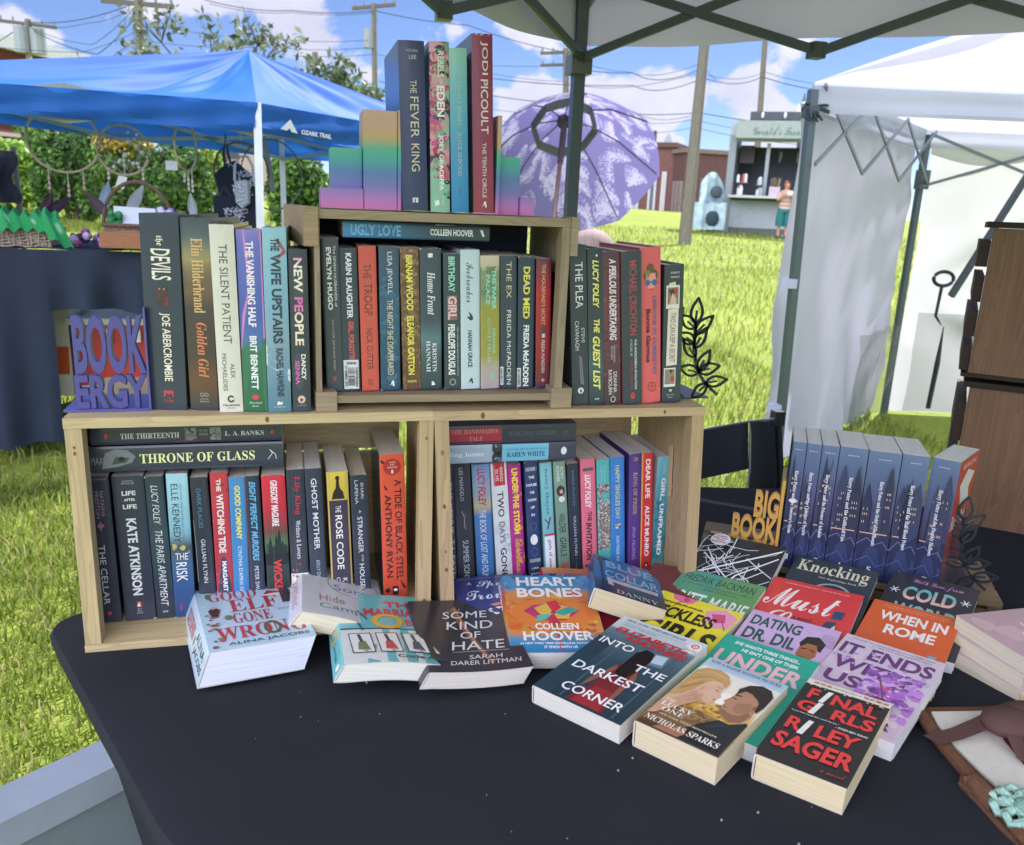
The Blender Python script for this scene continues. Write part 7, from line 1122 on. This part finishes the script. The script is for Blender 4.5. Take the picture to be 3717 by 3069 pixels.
bag('tote_bag', [(440, 358), (452, 345), (480, 330), (522, 370), (520, 402), (452, 408)], 3.3, .03, C('2b303c'), 'upper black bag with a white print hanging under the blue canopy', [[(462, 342), (459, 318), (463, 275), (468, 315), (474, 338)]], [(494, 348, 526, 402, 60, 'b8bcc8'), (470, 330, 490, 345, 6, 'b8bcc8')])
bag('tote_bag', [(438, 404), (522, 402), (530, 470), (440, 466)], 3.2, .03, C('272d3a'), 'lower black bag with a white scrawl hanging under the blue canopy', [[(450, 404), (460, 385), (475, 404)]], [(466, 425, 508, 458, 70, 'b4b8c4')])
bag('crochet_bag', [(481, 372), (508, 372), (509, 418), (496, 428), (484, 416)], 3.15, .03, C('8f98a4'), 'pale grey crocheted bottle holder beside the white tent leg', [[(482, 372), (482, 340), (492, 322), (508, 322), (518, 340), (522, 372), (532, 398)]], [(484, 376, 506, 416, 20, 'b8bcc4')])
def dark_display():
    a = at(0, 430, 3.6); o = Vector((a.x - .12, 3.6, 0)); g = G(a.x, 3.6); root = thing('dark_display', 'dark hanging shirt display with a pale sign beside the green basket', 'display', o); zt = at(0, 300, 3.6).z; zb = at(0, 408, 3.6).z
    m = MB(); m.grid(lambda u, v: Vector((-.3 + .5 * u + .02 * math.sin(9 * v), .02 * math.sin(14 * u), zt - .02 + (zb - zt) * v)), 14, 8, C('272c36')); m.build('dark_cloth', FABRIC, root)
    m = MB(); m.prism([(-.1, -.05, zt), (.155, -.06, zt - .09), (.135, -.06, zt - .22), (.02, -.05, zt - .10)], (0, .004, 0), C('a6a6b4')); m.build('pale_sign', PRINT, root)
    for x in (-.28, .2): m = MB(); m.bar((x, .03, g - .1), (x, .03, zt), .02, .02, C('30343a')); m.build('pole', METAL, root)
dark_display()
# ------------------------------------------------------------------ white tent
def white_tent():
    A = at(1672, 170, 2.4); wv = C('cdcdd9'); o = Vector((A.x, A.y, 0)); zt = A.z; zb = at(1672, 234, 2.4).z; Bk = at(1908, 262, 3.7); d1 = Vector((Bk.x - A.x, Bk.y - A.y, 0)); L1 = d1.length; d1.normalize(); d2 = Vector((.96, -.26, 0)).normalized(); L2 = 2.9
    root = thing('white_tent', 'white tent with hanging side walls, straight beyond the lawn', 'tent', o); g = G(A.x, A.y)
    Z0 = Vector((0, 0, 0)); P4 = [Z0, d2 * L2, d2 * L2 + d1 * L1, d1 * L1]; cen = (d1 * L1 + d2 * L2) / 2; pk = Vector((cen.x, cen.y, zt + .78)); m = MB()
    for i in range(4):
        a, b = P4[i], P4[(i + 1) % 4]
        def roof(u, v, a=a, b=b): q = a.lerp(b, u); q.z = zt; return q.lerp(pk, v) - Vector((0, 0, .16 * math.sin(math.pi * v) * math.sin(math.pi * u) + .02 * math.sin(17 * u + 4 * v) * math.sin(math.pi * v)))
        m.grid(roof, 30, 12, wv)
    m.build('roof_fabric', SHEETING, root, smooth=True); m = MB()
    for i in range(4):
        a, b = P4[i], P4[(i + 1) % 4]; n = Vector(((b - a).y, -(b - a).x, 0)).normalized() * .03; m.grid(lambda u, v: a.lerp(b, u) - n * 0 + Vector((0, 0, zt - (zt - zb) * v)) + n * (.25 + .5 * math.sin(9 * v) * math.sin(5 * u) * v), 24, 8, C('b4bac6'))
    m.build('valance', SHEETING, root, smooth=True)
    for i, q in enumerate(P4): m = MB(); r = q.copy(); ln = Vector((.055, -.01, 0)) if i == 0 else Vector((0, 0, 0)); m.bar((r.x + ln.x, r.y + ln.y, g - .2), (r.x, r.y, zt - .03), .036, .036, C('5c6870')); m.build('leg', METAL, root)
    nn = Vector((d1.y, -d1.x, 0))
    wr = lambda u, v: .018 * math.sin(7 * u + 2.5 * math.sin(4 * v)) * (.3 + v) + .012 * math.sin(23 * u - 5 * v) * v + .022 * math.exp(-((u - .52) * 12) ** 2) * (.3 + v) + .012 * math.sin(9 * v + 12 * u) + .006 * math.sin(31 * v * (u + .3)) + .005 * math.sin(47 * u + 20 * v)
    def wall1(u, v):
        vv = v; p = d1 * (L1 * (.01 + .98 * u)); z = zb + .05 - (zb + .05 - g - .05) * vv; tie = math.exp(-((vv - .42) / .08) ** 2) * math.exp(-(u / .25) ** 2) + math.exp(-((vv - .42) / .08) ** 2) * math.exp(-((1 - u) / .25) ** 2)
        return p + nn * (wr(u, vv) * (1 - .8 * tie) - .06) + Vector((0, 0, z))
    m = MB(); m.grid(wall1, 56, 48, C('c6c6d6')); m.build('side_wall', SHEETING, root, smooth=True)
    b0 = d1 * L1; n2 = Vector((-d2.y, d2.x, 0)) * -1
    def wall2(u, v):
        p = b0 + d2 * (L2 * (.012 + .98 * u)); z = zb + .02 - (zb + .02 - g - .05) * v; q = v - .52; rad = math.atan2(q * 2.2, u + .02); return p + n2 * (.05 * math.sin(12 * rad) * min(1, (u * u * 8 + q * q * 20)) + .03 * math.sin(15 * u) * v) + Vector((0, 0, z))
    m = MB(); m.grid(wall2, 56, 40, C('d2d4d2')); m.build('back_wall', SHEETING, root, smooth=True)
    vy = mat('clear_vinyl')
    def win(f, u0, u1, v0, v1, off, nm):
        m = MB(); m.grid(lambda u, v: f(u0 + (u1 - u0) * u, v0 + (v1 - v0) * v) + off + nn * .02 * math.sin(13 * u + 3 * v), 20, 16, C('5f6c64')); m.build(nm, vy, root, smooth=True)
    win(wall1, .62, .99, .66, .99, nn * -.05 + nn * .11, 'window_panel'); win(wall2, .02, .5, .60, .99, n2 * .07, 'window_panel')
    st = C('76828a')
    def bars(o2, d, L, z0, z1, k):
        for i in range(k):
            for za, zc in ((z0, z1), (z1, z0)): m = MB(); m.bar(o2 + d * (L * i / k) + Vector((0, 0, za)), o2 + d * (L * (i + 1) / k) + Vector((0, 0, zc)), .009, .018, st); m.build('scissor_bar', METAL, root)
    bars(nn * .05, d1, L1, zb - .22, zb + .12, 3); bars(b0 + n2 * .05, d2, L2, zb - .22, zb + .1, 3)
    m = MB(); q = b0 + n2 * .02; m.box(q.x - .032, q.x + .032, q.y - .032, q.y + .032, zb - .24, zb - .12, C('5a656c')); m.build('corner_joint', PLAST, root); m = MB(); m.box(-.028, .028, -.028, .028, zb - .02, zb + .03, C('3f484e')); m.build('corner_joint', PLAST, root)
    m = MB(); rr = random.Random(5)
    for i in range(10): a = rr.uniform(0, 6.28); m.tube([(0, 0, zb + .03), (.05 * math.cos(a), -.03, zb + .03 + .03 * math.sin(a)), (.07 * math.cos(a + .3), -.04, zb + .01 + .05 * math.sin(a + .3))], .006, C('363c44'), seg=5)
    m.build('strap_bundle', FABRIC, root)
    for zq in (at(1640, 583, 2.4).z, at(1618, 838, 2.4).z): m = MB(); m.box(-.026, .026, -.026, .022, zq - .022, zq + .022, C('b8c0d8')); m.build('wall_tie', FABRIC, root)
    m = MB(); p, q = at(2130, 330, 2.3) - o, at(2036, 478, 2.3) - o; m.bar(p, q + (q - p) * .9, .02, .03, C('454d55')); m.build('brace', METAL, root)
    # iron hooks hung on the back wall
    for nm, lab, ring, tip in (('ring_hook', 'black iron hook with an oval ring handle hanging on the white tent wall', 1, 0), ('iron_spike', 'long black iron spike hanging on the white tent wall below the ring hook', 0, 1)):
        Y = 3.35; hk = at(1938, 573, Y) if ring else at(1927, 735, Y); r2 = thing(nm, lab, 'iron hook', hk); s = (at(1948, 573, Y) - at(1938, 573, Y)).length / 10; u = Vector((.966, -.254, 0)); b = C('2c363a')
        m = MB()
        if ring:
            m.tube([u * s * (17 * math.cos(a) + (4 if math.cos(a) > 0 else -4) * 0) + Vector((0, 0, s * 12 * math.sin(a))) for a in [k * math.pi / 14 for k in range(29)]], s * 3.1, b, seg=8, caps=False); m.build('ring_handle', METAL, r2)
            m = MB(); m.tube([u * s * -1 + Vector((0, 0, -12 * s)), u * s * -3 + Vector((0, 0, -64 * s)), u * s * 2 + Vector((0, 0, -70 * s)), u * s * 10 + Vector((0, 0, -80 * s))], [s * 3, s * 2.6, s * 2, s * .6], b, seg=7); m.build('shaft', METAL, r2)
        else: m.tube([Vector((0, 0, 55 * s)), Vector((0, 0, -10 * s)), u * -3 * s + Vector((0, 0, -92 * s))], [s * .8, s * 4.5, s * 4], b, seg=8); m.build('shaft', METAL, r2)
white_tent()
# ------------------------------------------------------------------ purple umbrella lying tilted on the lawn
def umbrella():
    Y = 9.0; hub = at(1157, 245, Y); s = (at(1167, 245, Y) - hub).length / 10; root = thing('beach_umbrella', 'large lilac umbrella with a pale palm leaf pattern, tipped with its inside showing', 'umbrella', hub); cam_d = (Vector(CAMP) - hub).normalized()
    ax = (at(1140, 440, Y - .9) - hub).normalized(); apex_px = (1055, 198)
    nrm = (Vector((.10, .70, .71))).normalized(); u = nrm.cross(Vector((0, 0, 1))).normalized(); v = nrm.cross(u).normalized(); R = 172 * s; n = 8; dep = R * .82
    def dome(a, r): 
        k = a / (2 * math.pi) * n; f = k - math.floor(k); sc = math.cos(math.pi / n) / math.cos((f - .5) * 2 * math.pi / n); rr = r * (sc * .55 + .45)
        return u * math.cos(a) * rr * R + v * math.sin(a) * rr * R - nrm * (dep * r * r) - nrm * (.03 * R * abs(f - .5) * r)
    pm = bpy.data.materials.new('palm_fabric'); pm.use_nodes = True; t = pm.node_tree; p = t.nodes['Principled BSDF']; at_ = N(t, 'ShaderNodeAttribute', attribute_name='Col'); tr = N(t, 'ShaderNodeBsdfTranslucent'); mx = N(t, 'ShaderNodeMixShader'); mx.inputs[0].default_value = .6
    t.links.new(at_.outputs['Color'], p.inputs['Base Color']); t.links.new(at_.outputs['Color'], tr.inputs[0]); t.links.new(p.outputs[0], mx.inputs[1]); t.links.new(tr.outputs[0], mx.inputs[2]); t.links.new(mx.outputs[0], t.nodes['Material Output'].inputs[0]); p.inputs['Roughness'].default_value = .8
    # palm fronds printed on the cloth: drawn once over the opened disc, then read off at each corner of the canopy mesh
    S = 420; img = np.zeros((S, S), np.float32); rr = random.Random(21)
    for _ in range(92):
        a0 = rr.uniform(0, 6.283); r0 = math.sqrt(rr.uniform(.01, .95)); th = rr.uniform(0, 6.283); L = rr.uniform(.17, .30); bend = rr.uniform(-.9, .9)
        for k in range(1, 13):
            tt = k / 12; bx, by = r0 * math.cos(a0) + L * tt * math.cos(th + bend * tt), r0 * math.sin(a0) + L * tt * math.sin(th + bend * tt)
            for sg in (1, -1):
                ll = L * .46 * math.sin(math.pi * min(1, tt * .85 + .1)); an = th + bend * tt + sg * .8
                for q in np.linspace(0, 1, 26):
                    x, y = bx + ll * q * math.cos(an), by + ll * q * math.sin(an); i0, j0 = int((x * .5 + .5) * S), int((y * .5 + .5) * S); w = 1 if q < .35 else 0
                    if 1 < i0 < S - 2 and 1 < j0 < S - 2: img[j0:j0 + 1 + w, i0:i0 + 1 + w] = 1
    base, pale = C('67638f'), C('b4b0c8')
    def pc(a, r):
        q = a * 2 * math.pi; rd = .02 + .98 * r; i0 = min(S - 1, int((rd * math.cos(q) * .5 + .5) * S)); j0 = min(S - 1, int((rd * math.sin(q) * .5 + .5) * S)); return mix(base, pale, float(img[j0, i0]) * .7)
    m = MB(); m.grid(lambda a, r: dome(a * 2 * math.pi, .02 + .98 * r), 400, 120, pc)
    m.build('canopy', pm, root)
    m = MB(); gr = C('6c746c'); oct_ = [dome(k * math.pi / 4, .36) - nrm * .04 for k in range(9)]
    for a, b in zip(oct_, oct_[1:]): m.bar(a, b, .018, .10, gr)
    m.build('vent_ring', FABRIC, root)
    for k in range(8): m = MB(); m.tube([dome(k * math.pi / 4, r) - nrm * .02 for r in (.03, .3, .6, .97)], .009, C('5a6066'), seg=5); m.build('rib', METAL, root)
    top = dome(0, 0.0); foot = at(1134, 480, Y - .7) - hub; m = MB(); m.tube([top - nrm * .0, nrm * -.12, (nrm * -.12).lerp(foot, .35)], [.035, .04, .035], C('5f5450'), seg=10); m.tube([(nrm * -.12).lerp(foot, .34), foot + (foot).normalized() * .5], [.026, .026], C('7a6458'), seg=10); m.ball(nrm * -.05, .09, C('4c4a4c'), nu=10, nv=6); m.build('pole', METAL, root)
    m = MB(); m.tube([top, top + nrm * .12], [.04, .012], C('5a5a8a'), seg=8); m.build('tip', PLAST, root)
    return hub
umbrella()
def boulder():
    b = at(1216, 500, 6.4); root = MB(); rr = random.Random(4)
    root.grid(lambda u, v: Vector((math.cos(6.283 * u) * math.sin(math.pi * v) * .20, math.sin(6.283 * u) * math.sin(math.pi * v) * .18, math.cos(math.pi * v) * .17)) * (1 + .08 * math.sin(6.283 * u * 3 + v * 5) * math.sin(math.pi * v)), 20, 12, C('84756f')); o = root.build('boulder', BARK, smooth=True, loc=Vector((b.x, b.y, G(b.x, b.y) + .1)))
    o.location.z = b.z - .04; tag(o, 'rounded grey brown boulder on the lawn behind the black hardcovers', 'boulder')
boulder()
# ------------------------------------------------------------------ food trailer, its goods, and the person before it
def trailer():
    Y = 25.0; a = at(1478, 494, Y); o = Vector((a.x, a.y, a.z)); u = Vector((.84, -.543, 0)); dy = Vector((.543, .84, 0)); s = (at(1578, 490, Y) - at(1478, 490, Y)).length / 100 * 1.04; root = thing('food_trailer', 'grey food trailer with an open serving hatch and a lettered pale green fascia', 'food trailer', o)
    M = Matrix.Identity(4)
    for i in range(3): M[i][0] = u[i]; M[i][1] = dy[i]; M[i][2] = (0, 0, 1)[i]
    W_, hz = 205 * s, lambda y: (494 - y) * s; Bx = lambda m, x0, x1, y0, y1, d0, d1, c: m.box(x0 * s, x1 * s, d0, d1, hz(y1), hz(y0), c, M=M)
    m = MB(); Bx(m, 0, 12, 318, 494, 0, 2.6, C('7a8286')); Bx(m, 190, 205, 318, 494, 0, 2.6, C('8a9296')); Bx(m, 12.1, 190, 425, 470, .02, .1, C('9aa2a8')); Bx(m, 12.1, 190, 318, 328, .0, .1, C('8f9a98')); Bx(m, 12.1, 190, 328, 425, 2.4, 2.5, C('3c4048')); Bx(m, 0, 205, 300, 318, 0, 2.6, C('9aa4a2')); Bx(m, 12.1, 190, 421, 424.6, .1, 2.4, C('5a6066')); m.build('body', PAINT, root)
    m = MB(); Bx(m, 12.1, 190, 470.5, 484, .05, .2, C('565c64')); Bx(m, 50, 190, 484.5, 494, .1, .2, C('3a4048')); m.build('skirt', PAINT, root)
    m = MB(); Bx(m, 8, 205, 417, 420.8, -.55, .1, C('b8bcb4')); m.build('counter', PAINT, root)
    m = MB(); Bx(m, 10, 200, 296, 324, -.28, -.005, C('8f9894')); m.build('fascia', PAINT, root)
    v, f, _ = text("Gerald's Treasure Chest", 'sc'); m = MB(); m.add([M @ Vector(((38 + 135 * q[0]) * s, -.287, hz(319 - 14 * q[1]))) for q in v], f, C('3f6a5c')); m.build('sign_lettering', PRINT, root)
    m = MB(); Bx(m, 30, 205, 281, 294, -.1, 1.2, C('3f4650')); m.build('roof_box', PAINT, root)
    for x in (50, 86, 122, 158): m = MB(); m.ball(M @ Vector((x * s, -.14, hz(287))), (.05, .05, .1), C('dcdcd8'), nu=8, nv=6); m.build('bulb_lamp', PLAST, root)
    for x in (28, 170): m = MB(); m.tube([M @ Vector((x * s, .0, hz(486) - .25)), M @ Vector((x * s, .25, hz(486) - .25))], .33, C('23272c'), seg=18); m.build('wheel', PLAST, root)
    m = MB(); Bx(m, 16, 40, 330, 360, 1.2, 1.3, C('5c5258')); [Bx(m, x, x + 3, 338, 350 + (x % 3) * 6, 1.6, 1.7, C('8a8e96')) for x in (82, 84, 112, 130)]; Bx(m, 62, 68, 330, 418, .2, .3, C('8c9496')); m.build('shelving', PAINT, root)
    rr = random.Random(3)
    def goods(name, lab, cat, x0, x1, y0, n, cols, group=None):
        r2 = thing(name, lab, cat, o + M @ Vector((x0 * s, -.3, hz(417)))); m = MB(); m.box(0, (x1 - x0) * s, 0, .2, 0, .012, C('8a8a88'), M=M); m.box(0, (x1 - x0) * s, 0, .2, (417 - y0) * s * .52, (417 - y0) * s * .54, C('6a6e74'), M=M); m.build('rack', PAINT, r2); m = MB()
        for k in range(n): xx = rr.uniform(.05, .92) * (x1 - x0) * s; zz = rr.choice([.014, (417 - y0) * s * .55]); hh = rr.uniform(.3, .44) * (417 - y0) * s; m.tube([M @ Vector((xx, .08, zz)), M @ Vector((xx, .08, zz + hh * .75)), M @ Vector((xx, .08, zz + hh))], [.05, .05, .02], C(rr.choice(cols)), seg=8)
        m.build('bottles', PLAST, r2)
    goods('bottle_rack', 'two tier rack of bottles at the hatch end of the food trailer', 'rack', 20, 38, 378, 12, ['c8c4bc', 'b04a3a', '5a4a3a', 'd0d0cc', '7a8a8a'])
    goods('bottle_rack', 'rack of glass bottles in the middle of the food trailer counter', 'rack', 50, 62, 384, 9, ['9aa4aa', 'b8c0c4', '7f898f'])
    r2 = thing('plant_tub', 'pale pink tub of leafy stems on the food trailer counter', 'plant tub', o + M @ Vector((74 * s, -.35, hz(417)))); m = MB(); m.prism([M @ Vector(p) for p in ((0, 0, .001), (.34, 0, .001), (.34, .25, .001), (0, .25, .001))], (0, 0, .30), C('b9a8b4')); m.build('tub', PAINT, r2); m = MB()
    for k in range(26): x, y = rr.uniform(.03, .31), rr.uniform(.04, .2); m.bar(M @ Vector((x, y, .3)), M @ Vector((x + rr.uniform(-.08, .08), y, .3 + rr.uniform(.15, .32))), .02, .012, C(rr.choice(['7a8a5a', '9aa87a', 'c8c0b0', 'b05a5a'])))
    m.build('leafy_stems', LEAF, r2)
    # jar on the counter right of the person
    m = MB(); m.tube([(0, 0, 0), (0, 0, .3), (0, 0, .34)], [.11, .11, .08], C('b4b8b4'), seg=10); j = m.build('cash_jar', PLAST, loc=o + M @ Vector((153 * s, -.3, hz(417)))); tag(j, 'pale jar on the food trailer counter beside the person', 'jar')
trailer()
def tarp_stall():
    Y = 24.0; o = at(1395, 490, Y); o = Vector((o.x, o.y, G(o.x, o.y) + .1)); u = Vector((.966, -.254, 0)); s = (at(1495, 490, Y) - at(1395, 490, Y)).length / 100; root = thing('covered_stall', 'market stall covered in pale mottled sheeting behind the leaning utility pole', 'stall', o); zt = at(1440, 352, Y).z - o.z; zc = at(1440, 415, Y).z - o.z; dy = Vector((.254, .966, 0)); rr = random.Random(2)
    pale = lambda a, b: mix(C('b9cdd4'), C('8fa8b0'), .5 + .5 * math.sin(13 * a + 4 * math.sin(9 * b)) * math.sin(17 * b + 3 * a))
    m = MB(); m.grid(lambda a, b: u * (a * 82 * s) + dy * (.05 * math.sin(25 * a)) + Vector((0, 0, zc * (1 - b))), 24, 8, pale); m.grid(lambda a, b: u * (a * 82 * s) + dy * (1.5 * b) + Vector((0, 0, zc)), 6, 3, C('b9cdd4')); m.build('table_cover', FABRIC, root)
    m = MB(); m.grid(lambda a, b: u * ((34 + 46 * a - 0) * s) + dy * (.3 + .04 * math.sin(20 * a)) + Vector((0, 0, zc + (zt - zc) * (1 - b) * (1 - .55 * abs(2 * a - .9) ** 2.2))), 20, 8, pale); m.build('sheet_hood', SHEETING, root)
    m = MB(); m.ball(u * 62 * s + dy * .1 + Vector((0, 0, zc + .32)), (.22, .12, .2), C('4a5560'), nu=9, nv=6); m.ball(u * 58 * s + Vector((0, 0, .34)), (.24, .12, .26), C('3a464e'), nu=9, nv=6); m.build('dark_goods', FABRIC, root)
    for x in (36, 80): m = MB(); m.bar(u * x * s + dy * .4, u * x * s + dy * .4 + Vector((0, 0, zt * .9)), .04, .04, C('6a747a')); m.build('post', METAL, root)
tarp_stall()
def person():
    Y = 22.6; ft = at(1604, 489, Y); hd_ = at(1605, 383, Y); h = 1.66; g = ft.z; o = Vector((ft.x, ft.y, g)); root = thing('person', 'person with bare forearms, striped top and teal shorts standing at the food trailer', 'person', o)
    u = Vector((.966, -.254, 0)); f = Vector((-.254, -.966, 0)); P = lambda a, b, c: tuple(u * a + f * b + Vector((0, 0, c)))
    V = [P(0, 0, .90), P(0, 0, 1.08), P(0, .02, 1.30), P(0, .02, 1.42), P(0, .03, 1.48), P(0, .05, 1.56), P(0, .04, 1.66), P(-.09, 0, .86), P(-.11, .02, .48), P(-.12, 0, .08), P(-.13, .13, .03), P(.09, 0, .86), P(.11, .02, .48), P(.12, 0, .08), P(.13, .13, .03),
         P(-.17, .02, 1.37), P(-.27, .06, 1.12), P(-.12, .27, 1.30), P(.17, .02, 1.37), P(.27, .06, 1.12), P(.12, .27, 1.30), P(-.07, .30, 1.35), P(.07, .30, 1.35)]
    E = [(0, 1), (1, 2), (2, 3), (3, 4), (4, 5), (5, 6), (0, 7), (7, 8), (8, 9), (9, 10), (0, 11), (11, 12), (12, 13), (13, 14), (3, 15), (15, 16), (16, 17), (3, 18), (18, 19), (19, 20), (17, 21), (20, 22)]
    R = [(.16, .12), (.14, .10), (.15, .11), (.09, .08), (.05, .05), (.08, .09), (.075, .085), (.10, .10), (.062, .062), (.042, .045), (.04, .03), (.10, .10), (.062, .062), (.042, .045), (.04, .03), (.06, .06), (.045, .045), (.034, .034), (.06, .06), (.045, .045), (.034, .034), (.03, .02), (.03, .02)]
    me = bpy.data.meshes.new('body'); me.from_pydata(V, E, []); b = bpy.data.objects.new('body', me); COL.objects.link(b); b.parent = root
    sk = b.modifiers.new('skin', 'SKIN'); lay = me.skin_vertices[0] if len(me.skin_vertices) else None
    for i, r in enumerate(R): lay.data[i].radius = r; lay.data[i].use_root = (i == 0)
    b.modifiers.new('sub', 'SUBSURF').levels = 1; b.modifiers['sub'].render_levels = 2
    ms = bpy.data.materials.new('bare_skin'); ms.use_nodes = True; ms.node_tree.nodes['Principled BSDF'].inputs['Base Color'].default_value = (*C('c08a74'), 1); me.materials.append(ms)
    def sleeve_(nm, rings, col, stripes=None):
        m = MB(); n = 16
        m.grid(lambda a, t: (lambda i, q: Vector(P(0, 0, 0)) + u * ((rings[i][0] * (1 - q) + rings[i + 1][0] * q) + (rings[i][3] * (1 - q) + rings[i + 1][3] * q) * math.cos(6.283 * a)) + f * ((rings[i][1] * (1 - q) + rings[i + 1][1] * q) + (rings[i][4] * (1 - q) + rings[i + 1][4] * q) * math.sin(6.283 * a)) + Vector((0, 0, rings[i][2] * (1 - q) + rings[i + 1][2] * q)))(min(int(t * (len(rings) - 1)), len(rings) - 2), t * (len(rings) - 1) - min(int(t * (len(rings) - 1)), len(rings) - 2)), n, 12, (lambda a, t: stripes[int(t * 11.99) % 2]) if stripes else col); return m
    m = sleeve_('top', [(0, .01, .86, .19, .14), (0, .01, 1.1, .18, .13), (0, .02, 1.34, .2, .125), (0, .02, 1.43, .1, .09)], None, (C('c8b0a8'), C('a87a70')))
    for sx in (-1, 1):
        m2 = sleeve_('s', [(sx * .16, .02, 1.39, .07, .075), (sx * .22, .04, 1.26, .072, .07), (sx * .25, .05, 1.18, .066, .066)], C('c0a098')); bb = len(m.v); m.v += m2.v; m.f += [[i + bb for i in q] for q in m2.f]; m.c += m2.c; m.m += m2.m
    m.build('striped_top', FABRIC, root, smooth=True)
    m = sleeve_('w', [(0, 0, .92, .19, .145), (0, 0, .78, .215, .16)], C('2f6f70'))
    for sx in (-1, 1):
        m2 = sleeve_('l', [(sx * .1, 0, .82, .115, .135), (sx * .112, .015, .6, .125, .125), (sx * .118, .02, .36, .12, .115)], C('2f6f70')); bb = len(m.v); m.v += m2.v; m.f += [[i + bb for i in q] for q in m2.f]; m.c += m2.c; m.m += m2.m
    m.build('teal_shorts', FABRIC, root, smooth=True)
    m = MB(); m.ball(P(0, .0, 1.6), (.105, .10, .12), C('8a5f4c'), nu=12, nv=8); m.ball(P(0, -.07, 1.70), .055, C('8a5f4c')); m.build('hair', FABRIC, root, smooth=True)
    m = MB()
    for a, z, r in ((-.032, 1.585, .012), (.032, 1.585, .012)): m.ball(P(a, .135, z), r, C('2c2422'), nu=6, nv=5)
    m.ball(P(0, .145, 1.555), (.016, .016, .022), C('c08a74')); m.ball(P(0, .135, 1.515), (.026, .012, .008), C('9a5a54')); m.build('face_features', SKIN, root)
    m = MB()
    for sx in (-1, 1):
        for k in range(4): m.tube([P(sx * (.06 - .0 * k), .30, 1.355 - .018 * k), P(sx * .03, .335, 1.355 - .018 * k), P(sx * .012, .33, 1.352 - .018 * k)], [.010, .009, .007], C('c08a74'), seg=6)
        m.tube([P(sx * .07, .29, 1.37), P(sx * .04, .30, 1.40)], [.011, .008], C('c08a74'), seg=6)
    m.build('fingers', SKIN, root)
    for sx in (-1, 1): pass
    m = MB()
    for sx in (-1, 1): m.ball(P(sx * .125, .06, .035), (.055, .12, .035), C('5a4a44'), nu=10, nv=6)
    m.build('sandals', FABRIC, root, smooth=True)
    m = MB(); m.prism([P(-.085, .345, 1.30), P(.085, .345, 1.30), P(.085, .35, 1.43), P(-.085, .35, 1.43)], tuple(f * .012), C('d8d0cc')); o2 = m.build('paper_menu', PRINT, loc=o); tag(o2, 'pale paper held up by the person at the food trailer', 'paper')
person()
